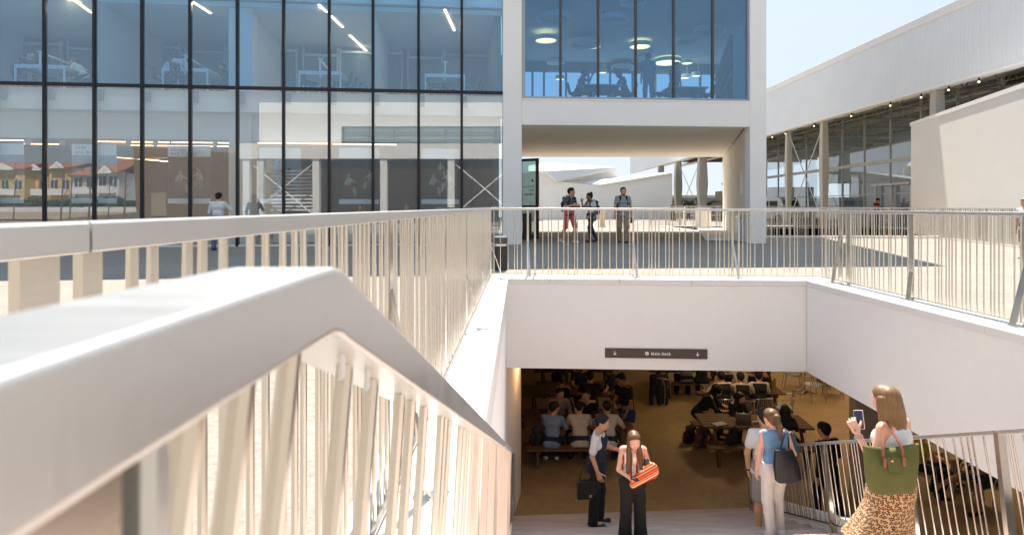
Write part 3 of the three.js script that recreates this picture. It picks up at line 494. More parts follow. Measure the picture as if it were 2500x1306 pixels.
const lrx = (d) => -0.521 + 0.01636 * d;               // line of the left plaza railing
{
  const d0 = 10.3, d1 = -0.6, P = (d, y) => V(lrx(d), y, -d), Lr = d0 - d1, S = (d) => d0 - d;
  railing('plaza_railing', 'long steel railing along the left edge of the stair opening, with a flat handrail', P(d0, 1.183), P(d1, 1.183), P(d0, 0.085), P(d1, 0.085), { h: 0.036, w: 0.05, r: 0.004, seed: 12, sc: 0.9, cuts: [S(4.1), S(0.705)], posts: [[S(9.7), [0.22, 0], 0.55], [S(8.1), null], [S(5.72), [0.15, 0], 0.45], [S(4.15), null], [S(2.42), [0.16, 0], 0.72, 0.06], [S(0.735), null, 0, 0.034], [S(0.655), null, 0, 0.055]] });
  const b0 = V(-0.353, 0.085, -10.3), b1 = V(4.93, 0.085, -9.86);
  railing('plaza_railing', 'slender steel railing along the far side of the stair opening, before the shaded plaza', b0.clone().setY(1.19), b1.clone().setY(1.165), b0, b1, { seed: 31, sc: 0.92, posts: [[0.62, [0.03, 0.2], 0.5, 0.035], [0.74, null, 0, 0.03], [2.36, [0.02, 0.2], 0.5, 0.03], [3.95, [0.03, 0.2], 0.5, 0.035], [4.05, null, 0, 0.03]] });
  const c0 = V(4.93, 0.085, -9.8), c1 = V(4.88, 0.085, 0.4);
  const rr = railing('plaza_railing', 'steel railing with flat posts along the right edge of the stair opening', c0.clone().setY(1.15), c1.clone().setY(1.15), c0, c1, { seed: 47, sc: 0.95, w: 0.055, posts: [[0.62, [-0.14, 0.02], 0.75, 0.085], [0.83, null, 0, 0.085], [2.25, [-0.06, 0.02], 0.3, 0.09], [3.95, [-0.14, 0], 0.5, 0.09], [5.9, null, 0, 0.08]] });
  part('tension_cable', [rod(V(4.72, 0.075, -9.2).sub(c0), V(4.7, 0.072, -7.6).sub(c0), 0.006), rod(V(4.7, 0.072, -7.6).sub(c0), V(4.69, 0.075, -5.85).sub(c0), 0.006), rod(V(4.69, 0.075, -5.85).sub(c0), V(4.68, 0.075, -1).sub(c0), 0.006)], M.steelBright, rr);
  // railings round the second court
  const far = (lab, a, b, seed, y = 1.17) => railing('court_railing', lab, V(a[0], y, -a[1]), V(b[0], y, -b[1]), V(a[0], 0.08, -a[1]), V(b[0], 0.08, -b[1]), { far: true, seed, rb: 0.011, sc: 1.05, posts: [[1.2, null], [3.2, null], [5.2, null]].filter(([s]) => s < Math.hypot(a[0] - b[0], a[1] - b[1])) });
  far('thin railing before the second sunken court, right of the white block', [9.4, 24.0], [16.4, 23.7], 61);
  far('thin railing along the foot of the cream block', [16.35, 23.5], [14.3, 15.6], 62);
  far('thin railing on the far side of the second sunken court', [9.2, 37.0], [22, 36.9], 63, 1.25);
  far('thin railing seen through the passage under the white block', [5.1, 36.9], [10.4, 36.8], 64, 1.14);
}
{ // stair railing on the left, close to the camera
  const t = thing('stair_railing', 'broad steel stair handrail close to the camera, kinked at the head of the stairs', 'railing', [0, 0, 0]);
  const x = (d) => -0.131 + 0.0155 * (d - 0.36), top = (d) => 1.166 - (d > 0.36 ? 0.41 * (d - 0.36) : 0), pts = [];
  for (const d of [-0.6, 0.02, 0.2, 0.335]) pts.push(V(x(d), 1.166, -d));
  pts.push(V(x(0.352), 1.1655, -0.352), V(x(0.366), 1.163, -0.366), V(x(0.385), 1.1557, -0.385));
  for (const d of [0.6, 1.2, 2.5, 5, 7.5, 10]) pts.push(V(x(d), top(d), -d));
  const body = (l) => { const sec = section(0.06, 0.038, 0.0035, 4).reverse(); return loft(l.map((p, i) => { const a = l[Math.max(0, i - 1)], b = l[Math.min(l.length - 1, i + 1)], s = (b.y - a.y) / (a.z - b.z), k = Math.sqrt(1 + s * s); return sec.map(([u, v]) => V(p.x + u, p.y + v * k, p.z)); })); };
  part('handrail', body(pts), M.steel, t);
  const botY = (d) => -0.381 * d + 0.14, s = gaps(77, 9.4, 0.92).map((q) => q + 0.4);
  const near = [0.255, 0.303, 0.365, 0.475, 0.56, 0.69, 0.76, 0.86, 1.04, 1.09, 1.15];
  const bx = [...near, ...s.filter((d) => d > 1.36)].filter((d) => d < 9.95);
  for (const d of bx) { const a = 0.065 / Math.sqrt(d), yt = top(d) - 0.039, yb = Math.max(botY(d), 0.07 - 1.2 * (d - 0.4)); stick('baluster', V(x(d) - a * Math.min(yt - yb, 1.0), yb, -d + 0.0), V(x(d), yt, -d), 0.0066, M.steelBar, t); }
  for (const d of [0.43, 0.5]) part('label_tab', box(x(d) + 0.01, top(d) - 0.057, -d - 0.004, x(d) + 0.012, top(d) - 0.036, -d + 0.006), M.whitePlastic, t);
  part('bottom_rail', [bar(V(x(0.9), botY(0.9), -0.9), V(x(10), botY(10), -10), 0.04, 0.012)], M.steelBar, t);
  for (const d of [3.2, 6.4, 9.86]) part('post', [box(x(d) - 0.006, -0.381 * d - 0.1, -d - 0.04, x(d) + 0.006, top(d) - 0.03, -d + 0.04, 0.002)], M.steelBar, t);
  part('end_post', box(x(10) - 0.03, FLOOR + 0.35, -10.02, x(10) + 0.03, top(10) - 0.03, -10.0, 0.004), M.steelBar, t);
  // the flat post that carries the level end
  part('post', [box(-0.146, 0.3, -0.172, -0.1075, 1.131, -0.06, 0.003)], M.steelBar, t);
  part('post', [box(-0.128, 0.3, -0.1905, -0.1048, 1.138, -0.178, 0.003)], M.steel, t);
}
{ // stair railing on the right
  const X = 4.05, d0 = 10.55, d1 = 0.6, top = (d) => EYE + 0.275 - 0.417 * d, bot = (d) => EYE - 1.045 - 0.384 * d, P = (f, d, o = 0) => V(X + o, f(d), -d);
  const t = thing('stair_railing', 'steel stair railing with slanting bars down the right side of the stairs', 'railing', [0, 0, 0]);
  part('handrail', railBody([P(top, d0), P(top, d1)], 0.055, 0.036, 0.005), M.steel, t);
  part('bottom_rail', bar(P(bot, d0, 0.06), P(bot, d1, 0.06), 0.03, 0.014), M.darkGrey, t);
  const lean = (d) => 0.24 * (top(d) - bot(d));
  for (const s of gaps(91, 9.6, 0.95)) { const d = d0 - 0.04 - s; if ([10.5, 7.85, 6.2, 5.0, 3.2].some((q) => Math.abs(q - d) < 0.06)) continue; const b = P(bot, d, 0.06), u = P(top, d + 0.6 * lean(d)); if (u.z < -d0 + 0.02) continue; u.y -= 0.034; stick('baluster', b, u, 0.008, M.steelBar, t); }
  for (const [d, w] of [[10.52, 0.09], [7.85, 0.1], [6.2, 0.1], [5.0, 0.12], [3.2, 0.1]]) { const b = P(bot, d, 0.06), u = P(top, Math.min(d + 0.1, d0), 0); b.y -= 0.14; u.y -= 0.012; part('post', postGeo(b, u, V(1, 0, 0.0), V(0, 0, 1), w * 0.55, 0.05), M.steelBar, t); }
}
// ------------------------------------------------------------------ signs and posters
{
  const tex = canvasTex(1024, 96, (x, w, h) => { x.fillStyle = '#4d423d'; x.fillRect(0, 0, w, h); x.fillStyle = '#eee9e4'; x.font = 'bold 40px sans-serif'; x.textBaseline = 'middle'; x.fillText('Main Deck', 458, 50); x.beginPath(); x.arc(420, 48, 19, 0, 7); x.fill(); x.fillStyle = '#4d423d'; x.fillRect(418, 38, 5, 18); x.beginPath(); x.moveTo(412, 52); x.lineTo(428, 52); x.lineTo(420, 62); x.fill();
    for (const cx of [96, 928]) { x.strokeStyle = '#eee9e4'; x.lineWidth = 7; x.beginPath(); x.moveTo(cx, 28); x.lineTo(cx, 64); x.moveTo(cx - 15, 50); x.lineTo(cx, 66); x.lineTo(cx + 15, 50); x.stroke(); } });
  const x0 = 1.47, x1 = 3.055, zAt = (x) => -9.785 + (x + 0.065) * 0.05838, t = thing('direction_sign', 'brown sign with two down arrows reading Main Deck on the white wall', 'sign', [(x0 + x1) / 2, -1.1, zAt((x0 + x1) / 2) + 0.012], -0.0583);
  part('board', box(-0.795, -0.076, -0.012, 0.795, 0.076, 0.008, 0.003), mat([0.075, 0.055, 0.047], 0.6), t);
  const f = new THREE.PlaneGeometry(1.58, 0.147); f.translate(0, 0, 0.0095); part('print', f, mat([1, 1, 1], 0.6, { map: tex }), t);
  const s = thing('notice', 'white notice panel on the side wall of the passage', 'sign', [8.2, 2.05, -21.2], 0); part('panel', box(-0.12, -0.4, -0.5, -0.08, 0.4, 0.3, 0.005), M.whitePlastic, s);
}
function paint(x, X, Y, W, H, seed, dark) {      // a dark, invented figure scene
  const r = rnd(seed); const g = x.createLinearGradient(X, Y, X, Y + H); g.addColorStop(0, dark ? '#2a2a27' : '#8c9aa3'); g.addColorStop(1, dark ? '#141616' : '#3c4146'); x.fillStyle = g; x.fillRect(X, Y, W, H);
  x.save(); x.beginPath(); x.rect(X, Y, W, H); x.clip();
  for (let i = 0; i < 90; i++) { const c = dark ? [60 + 60 * r(), 55 + 50 * r(), 45 + 40 * r()] : [90 + 80 * r(), 100 + 70 * r(), 105 + 70 * r()]; x.fillStyle = `rgba(${c.map(Math.round)},${0.06 + 0.1 * r()})`; x.beginPath(); x.ellipse(X + W * r(), Y + H * r(), W * (0.03 + 0.16 * r()), H * (0.02 + 0.1 * r()), r() * 3, 0, 7); x.fill(); }
  const fig = (cx, cy, k, flip, robe) => { x.save(); x.translate(X + W * cx, Y + H * cy); x.scale(flip * k * W, k * W); x.globalAlpha = 0.75; const E = (a, b2, c, d, rot, col) => { x.fillStyle = col; x.beginPath(); x.ellipse(a, b2, c, d, rot, 0, 7); x.fill(); };
    const skin = dark ? '#c9bda4' : '#6b5a54'; E(0, 0, 0.06, 0.075, 0.2, skin); E(-0.03, -0.035, 0.06, 0.05, 0, '#2b211b'); E(0.0, 0.22, 0.1, 0.15, 0.15, skin); E(0.13, 0.2, 0.13, 0.035, 0.5, skin); E(-0.1, 0.25, 0.035, 0.12, 0.3, skin); E(0.1, 0.42, 0.2, 0.08, 0.1, robe); E(0.2, 0.56, 0.06, 0.15, -0.2, skin); E(0.0, 0.52, 0.16, 0.12, 0, robe); x.restore(); };
  fig(0.22 + 0.1 * r(), 0.34 + 0.1 * r(), 0.75, 1, ['#6d6a5e', '#7a2f26', '#39495a'][seed % 3]); fig(0.68 + 0.1 * r(), 0.22 + 0.14 * r(), 0.6 + 0.2 * r(), -1, ['#7a2f26', '#4f5a46', '#8a8272'][seed % 3]); if (seed % 2) fig(0.5, 0.1, 0.5, 1, '#5a4d3c');
  x.globalAlpha = 1;
  x.restore();
}
[[-30, 56, 350, 496, ['', ''], 0, 'leftmost poster on the glass, cut by the frame edge'], [173, 283, 352, 496, ['Hide', 'and Seek'], 0, 'pale poster with the heading Hide and Seek'], [408, 513, 356, 497, ['Divide', 'and Dignity'], 1, 'brownish poster with the heading Divide and Dignity'], [632, 733, 361, 497, ['', ''], 0, 'washed-out poster behind the cross bracing'], [827, 925, 361, 498, ['', ''], 1, 'dark painted poster with two pale seated figures, left of the slim columns'], [1028, 1121, 363, 498, ['', ''], 1, 'dark painted poster nearest the white block']].forEach(([p0, p1, y0, y1, txt, dark, lab], i) => {
  const z = -0.14, a = lb(p0, z), b = lb(p1, z), w = LW((a + b) / 2, 0, z), d = -w.z, h = (y1 - y0) * d / FOC, yc = EYE + d * (505 - (y0 + y1) / 2) / FOC, W = b - a;
  const tex = canvasTex(360, 512, (x, cw, ch) => { x.fillStyle = '#e9ebef'; x.fillRect(0, 0, cw, ch); paint(x, 0, 96, cw, 372, 300 + i, dark); x.fillStyle = '#6d6a66'; x.font = '40px serif'; x.fillText(txt[0], 26, 42); x.fillText(txt[1], 26, 84); x.font = 'bold 15px sans-serif'; x.fillStyle = '#39444f'; x.fillText('▬▬▬   ▲ ▬▬▬▬', 26, 496); });
  const t = thing('poster', lab, 'poster', [w.x, yc, w.z], yawL, 'exhibition posters on the glass front'); part('sheet', box(-W / 2, -h / 2, -0.01, W / 2, h / 2, -0.001), M.whitePlastic, t);
  const f = new THREE.PlaneGeometry(W - 0.002, h - 0.002); f.translate(0, 0, 0.001); part('print', f, mat([1, 1, 1], 0.8, { map: tex }), t);
});
{ // glazed door leaf standing open at the left of the passage
  const p = at(1274, 580, 23.6), q = at(1315, 580, 23.2); p.y = q.y = 0; const yaw = Math.atan2(-(q.z - p.z), q.x - p.x), W = p.distanceTo(q), t = thing('glass_door', 'open glass door with a dark frame, reading Library in reverse, beside the passage', 'door', p.toArray(), yaw), H = 3.04;
  part('door_frame', [box(W - 0.11, 0, -0.04, W, H, 0.04, 0.004), box(0, H - 0.1, -0.038, W - 0.111, H, 0.038), box(0, 1.16, -0.03, W - 0.111, 1.26, 0.03), box(0, 0.02, -0.038, W - 0.111, 0.12, 0.038), box(-0.06, 0, -0.04, 0, H, 0.04)], mat([0.05, 0.048, 0.04], 0.5), t);
  part('glass_pane', box(0.001, 0.121, -0.006, W - 0.112, 1.159, 0.006), mat([0.6, 0.72, 0.7], 0.02, { transmission: 1, ior: 1.9, metalness: 0.1 }), t); part('glass_pane', box(0.001, 1.261, -0.006, W - 0.112, H - 0.101, 0.006), mat([0.6, 0.72, 0.7], 0.02, { transmission: 1, ior: 1.9, metalness: 0.1 }), t);
  const tex = canvasTex(128, 256, (x, w, h) => { x.clearRect(0, 0, w, h); x.save(); x.translate(w, 0); x.scale(-1, 1); x.fillStyle = '#3d4240'; x.font = 'bold 26px sans-serif'; x.fillText('Library', 18, 190); x.font = '18px sans-serif'; x.fillText('Store & shop', 14, 130); x.fillText('Office', 14, 158); x.beginPath(); x.arc(30, 80, 9, 0, 7); x.fill(); x.restore(); });
  const f = new THREE.PlaneGeometry(W - 0.14, 1.3); f.translate((W - 0.11) / 2, 1.95, 0.009); part('lettering', f, mat([1, 1, 1], 0.7, { map: tex, transparent: true }), t);
}
// ------------------------------------------------------------------ plaza fittings
{
  const b = (name, lab, px, d, geo, m, cat = 'bin') => { const t = thing(name, lab, cat, at(px, 505, d).setY(0).toArray()); geo(t); return t; };
  b('waste_bin', 'tall pale metal bin beside the right column of the passage', 1814, 20.9, (t) => { part('bin_body', box(-0.19, 0.02, -0.17, 0.19, 0.84, 0.17, 0.02), mat([0.62, 0.66, 0.72], 0.35, { metalness: 0.4 }), t); part('lid', box(-0.195, 0.845, -0.175, 0.195, 0.89, 0.175, 0.01), M.steelBright, t); part('side_panel', box(0.192, 0.03, -0.165, 0.2, 0.84, 0.165), M.darkGrey, t); });
  b('waste_bin', 'round black litter bin with a steel band behind the left railing corner', 1222, 11.7, (t) => { part('bin_body', rod(V(0, 0, 0), V(0, 0.46, 0), 0.13, 0.135, 20), M.blackPlastic, t); part('steel_band', rod(V(0, 0.46, 0), V(0, 0.5, 0), 0.137, 0.137, 20), M.steelBright, t); part('rim', rod(V(0, 0.5, 0), V(0, 0.62, 0), 0.133, 0.133, 20), M.darkGrey, t); part('lid', rod(V(0, 0.62, 0), V(0, 0.64, 0), 0.138, 0.13, 20), M.steelBright, t); });
  b('waste_bin', 'dark square bin standing by the open glass door', 1287, 22.5, (t) => { part('bin_body', box(-0.16, 0, -0.16, 0.16, 0.92, 0.16, 0.015), M.blackPlastic, t); part('lid', box(-0.17, 0.925, -0.17, 0.17, 0.97, 0.17, 0.01), M.darkGrey, t); });
  const pl = thing('plinth', 'low white plinth with a curved cream end wall at the right of the passage', 'plinth', [9.6, 0, -26]); const o = (x, d) => [x - 9.6, 26 - d];
  part('base', prism([o(10.4, 34.6), o(6.9, 21.9), o(8.1, 21.2), o(11.0, 32)], 0.01, 0.09), M.white, pl);
  part('end_wall', prism([[0.2, -6.8], [0.26, -6.2], [0.42, -5.7], [0.66, -5.6], [0.66, -5.9], [0.48, -6.2], [0.44, -6.9]], 0.09, 1.15), M.soffit, pl);
  const cp = thing('standing_sign', 'narrow cream panel standing at the end of the far railing', 'sign', at(1471, 505, 36.7).setY(0).toArray()); part('board', box(-0.16, 0.08, -0.04, 0.16, 1.12, 0.04, 0.01), mat([0.8, 0.72, 0.5], 0.7), cp); part('foot', box(-0.2, 0, -0.1, 0.2, 0.08, 0.1), M.white, cp);
  const lamp = thing('wall_lamp', 'small three-bulb lamp on the pillar under the slab', 'lamp', [0.33, -1.62, -11.3]); part('bracket', box(-0.2, -0.04, -0.12, 0.13, 0.06, 0.12, 0.01), M.whitePlastic, lamp);
  for (const k of [-1, 0, 1]) { const g = new THREE.SphereGeometry(0.016, 10, 8); g.translate(0.05 + k * 0.042, -0.03, 0.135); part('bulb', g, mat([1, 1, 1], 0.4, { emissive: [1, 0.75, 0.42], emissiveIntensity: 2 }), lamp); }
  const pl2 = new THREE.PointLight(0xffc080, 0.25, 0, 2); pl2.name = 'wall_lamp_glow'; pl2.position.set(0.38, -1.7, -11.1); pl2.castShadow = true; scene.add(pl2);
}
// ------------------------------------------------------------------ what stands behind the camera and shows in the glass
const mirrorP = (px, d) => { const x = d * (px - 1250) / FOC, n = [-0.10884, 0.99406], s = (x + 0.286) * n[0] + (d - 19.5) * n[1]; return V(x - 2 * s * n[0], 0, -(d - 2 * s * n[1])); };
function opposite(name, label, px0, px1, dv0, dv1, cat = 'building') { const a = mirrorP(px0, dv0), b = mirrorP(px1, dv1), t = thing(name, label, cat, a.toArray(), Math.atan2(-(b.z - a.z), b.x - a.x)); t.userData.L = undefined; delete t.userData.L; return [t, a.distanceTo(b)]; }
const hv = (py, d) => EYE + (505 - py) * d / FOC;
{
  const [t, L] = opposite('colonnade_building', 'white building with slim columns and cross bracing reflected in the lower glass front', 600, 1560, 48, 48), X = (px) => L * (px - 600) / 960;
  part('upper_wall', [box(X(632), hv(250, 48) - 1.4, 0, L, hv(250, 48), 0.3), box(X(632), hv(357, 48), 0, X(832), hv(250, 48) - 1.41, 0.3), box(X(832), hv(308, 48), 0.01, L, hv(288, 48), 0.3)], M.white, t);
  part('frieze', box(X(600), hv(390, 48), -1.2, L, hv(358, 48), -0.6), M.white, t); part('terrace', box(X(600), hv(358, 48), -1.2, L, hv(357, 48) + 0.1, 8), M.white, t);
  const wn = []; for (let px = 840; px < 1540; px += 62) wn.push(box(X(px), hv(356, 48), 0.12, X(px + 58), hv(309, 48), 0.16)); part('upper_window', wn, mat([0.22, 0.3, 0.32], 0.25), t);
  part('window_rail', [box(X(836), hv(344, 48), -0.05, L, hv(341, 48), 0.05), box(X(836), hv(325, 48), -0.04, L, hv(323, 48), 0.04)], M.dark, t);
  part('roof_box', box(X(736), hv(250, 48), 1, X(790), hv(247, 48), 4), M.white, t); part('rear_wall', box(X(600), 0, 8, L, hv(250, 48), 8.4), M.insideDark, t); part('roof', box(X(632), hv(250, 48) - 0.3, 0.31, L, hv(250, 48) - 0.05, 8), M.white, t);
  for (const px of [614, 648, 781, 943, 1104, 1265, 1430]) part('column', box(X(px - 8), 0, -1.1, X(px + 8), hv(390, 48), -0.6), M.white, t);
  const tie = (a, b) => part('cross_tie', [rod(V(X(a), 0.4, -0.85), V(X(b), hv(394, 48), -0.85), 0.05), rod(V(X(b), 0.4, -0.85), V(X(a), hv(394, 48), -0.85), 0.05)], M.white, t); tie(614, 781); tie(1104, 1265);
  const bl = []; for (let y = 0.9; y < 4; y += 0.28) bl.push(box(X(655), y, 0.4, X(775), y + 0.13, 0.5)); part('blind_slats', bl, M.white, t);
  part('inner_wall', [box(X(655), 0, 6, L, 4.6, 6.3)], mat([0.34, 0.25, 0.15], 0.9), t);
}
{
  const tile = mat([0.34, 0.13, 0.07], 0.8), win = mat([0.06, 0.08, 0.1], 0.3), wood = mat([0.13, 0.1, 0.07], 0.8);
  const house = (px0, px1, yE, yR, d, c, label, gable) => {
    const [t, L] = opposite('house', label, px0, px1, d, d), E = hv(yE, d), Rr = hv(yR, d);
    part('wall', box(0, 0, 0, L, E, 7), mat(c, 0.9, { map: T.plaster }), t);
    part('roof', [plate([V(-0.3, E - 0.1, -0.5), V(L + 0.3, E - 0.1, -0.5), V(L + 0.3, Rr, 3.5), V(-0.3, Rr, 3.5)], 0.18), plate([V(-0.3, Rr, 3.5), V(L + 0.3, Rr, 3.5), V(L + 0.3, E - 0.1, 7.5), V(-0.3, E - 0.1, 7.5)], 0.18)], tile, t);
    if (gable) part('gable', plate([V(L * 0.2, E - 0.2, -0.7), V(L * 0.8, E - 0.2, -0.7), V(L * 0.8, E, -0.7), V(L * 0.5, E + 0.8, -0.7), V(L * 0.2, E, -0.7)], 0.3), M.white, t);
    const n = Math.max(2, Math.round(L / 2.2)); for (let f = 0; f < 2; f++) for (let i = 0; i < n; i++) { const x = L * (i + 0.5) / n; part('window', [box(x - 0.5, 0.9 + f * 2.9, -0.02, x + 0.5, 2.3 + f * 2.9, 0.05)], win, t); part('window_frame', [box(x - 0.58, 0.8 + f * 2.9, -0.05, x + 0.58, 0.9 + f * 2.9, 0.04), box(x - 0.04, 0.9 + f * 2.9, -0.04, x + 0.04, 2.3 + f * 2.9, 0)], M.white, t); }
    part('balcony', [box(L * 0.1, 2.95, -0.9, L * 0.9, 3.1, 0), box(L * 0.1, 3.1, -0.9, L * 0.9, 3.9, -0.82)], M.white, t);
  };
  house(-150, -40, 415, 392, 95, [0.6, 0.42, 0.16], 'ochre house farthest left of the reflected row'); house(-35, 58, 412, 394, 92, [0.66, 0.5, 0.22], 'yellow house at the left edge of the reflected row', 1); house(62, 116, 414, 396, 94, [0.68, 0.5, 0.2], 'narrow yellow house with a white gable in the reflected row', 1); house(118, 172, 408, 394, 92, [0.7, 0.52, 0.24], 'yellow house with a balcony in the reflected row', 1); house(176, 232, 428, 404, 84, [0.75, 0.68, 0.6], 'cream house in the middle of the reflected row'); house(236, 288, 420, 396, 80, [0.8, 0.78, 0.76], 'white house with grey windows in the reflected row', 1); house(284, 336, 402, 382, 88, [0.75, 0.6, 0.3], 'tall yellow and white house beside the brown block'); house(545, 640, 382, 362, 150, [0.75, 0.6, 0.4], 'distant orange-roofed house over the brown block');
  const [bb, L] = opposite('brown_block', 'windowless brown block reflected beside the houses', 330, 640, 62, 56); part('wall', plate([V(0.5, 0, 0), V(L, 0, 0), V(L, hv(378, 56), 0), V(0, hv(357, 62), 0)], 0.6), mat([0.26, 0.175, 0.1], 0.9, { map: T.plaster }), bb); part('hatch', box(L * 0.16, 0.3, -0.36, L * 0.28, 2.6, -0.31), mat([0.42, 0.33, 0.2], 0.8), bb);
  const [gw, gl] = opposite('garden_wall', 'low white garden wall before the reflected houses', -150, 372, 70, 66, 'wall'); part('wall', box(0, 0, 0, gl, 1.18, 0.3, 0.02), M.white, gw); const [sb, sl] = opposite('sand_bank', 'low sandy bank in front of the white garden wall', -150, 372, 69.5, 65.5, 'bank'); part('earth', loft([0, sl].map((x) => [V(x, -0.1, 0), V(x, 0.66, 0), V(x, 0.62, -2), V(x, 0.3, -9), V(x, -0.1, -14)]).reverse()), mat([0.5, 0.4, 0.28], 0.95, { map: T.ground }), sb);
  const [he, hl] = opposite('hedge', 'dark clipped hedge behind the low white garden wall', -150, 335, 74, 70, 'hedge'); const r = rnd(9), lv = []; for (let i = 0; i < 2600; i++) { const x = r() * hl, y = 0.2 + 2.4 * r() * (0.75 + 0.25 * Math.sin(x * 0.9) * Math.sin(x * 0.31)), z = 0.8 * r(), s = 0.2 + 0.2 * r(), q = new THREE.PlaneGeometry(s, s); q.rotateX(r() * 3); q.rotateY(r() * 6); q.translate(x, y, z); lv.push(q); } part('foliage', lv, mat([0.055, 0.085, 0.025], 0.8, { side: THREE.DoubleSide }), he); part('inner_mass', box(0.2, 0, 0.25, hl - 0.2, 1.95, 0.6), mat([0.03, 0.04, 0.015], 1), he);
  for (const [px, d, h, where] of [[146, 48, 4.2, 'reflected right of the first mullion'], [168, 52, 3.8, 'reflected left of the poster Hide and Seek'], [214, 46, 4.4, 'reflected beside the second mullion'], [300, 44, 4.0, 'reflected before the white house'], [30, 55, 3.6, 'reflected in the leftmost pane'], [262, 58, 3.6, 'reflected right of the poster Hide and Seek']]) {
    const t = thing('sapling', `thin bare sapling on the sand, ${where}`, 'tree', mirrorP(px, d).toArray()), rr = rnd(px), br = []; part('trunk', rod(V(0, 0, 0), V(0.15, h, 0.1), 0.06, 0.025, 6), wood, t);
    for (let i = 0; i < 14; i++) { const y = h * (0.4 + 0.58 * rr()), a = rr() * 6.28; br.push(rod(V(0.15 * y / h, y, 0.1 * y / h), V(0.15 + Math.cos(a) * 0.7, y + 0.6, Math.sin(a) * 0.7), 0.015, 0.006, 4)); } part('crown', br, wood, t);
  }
}
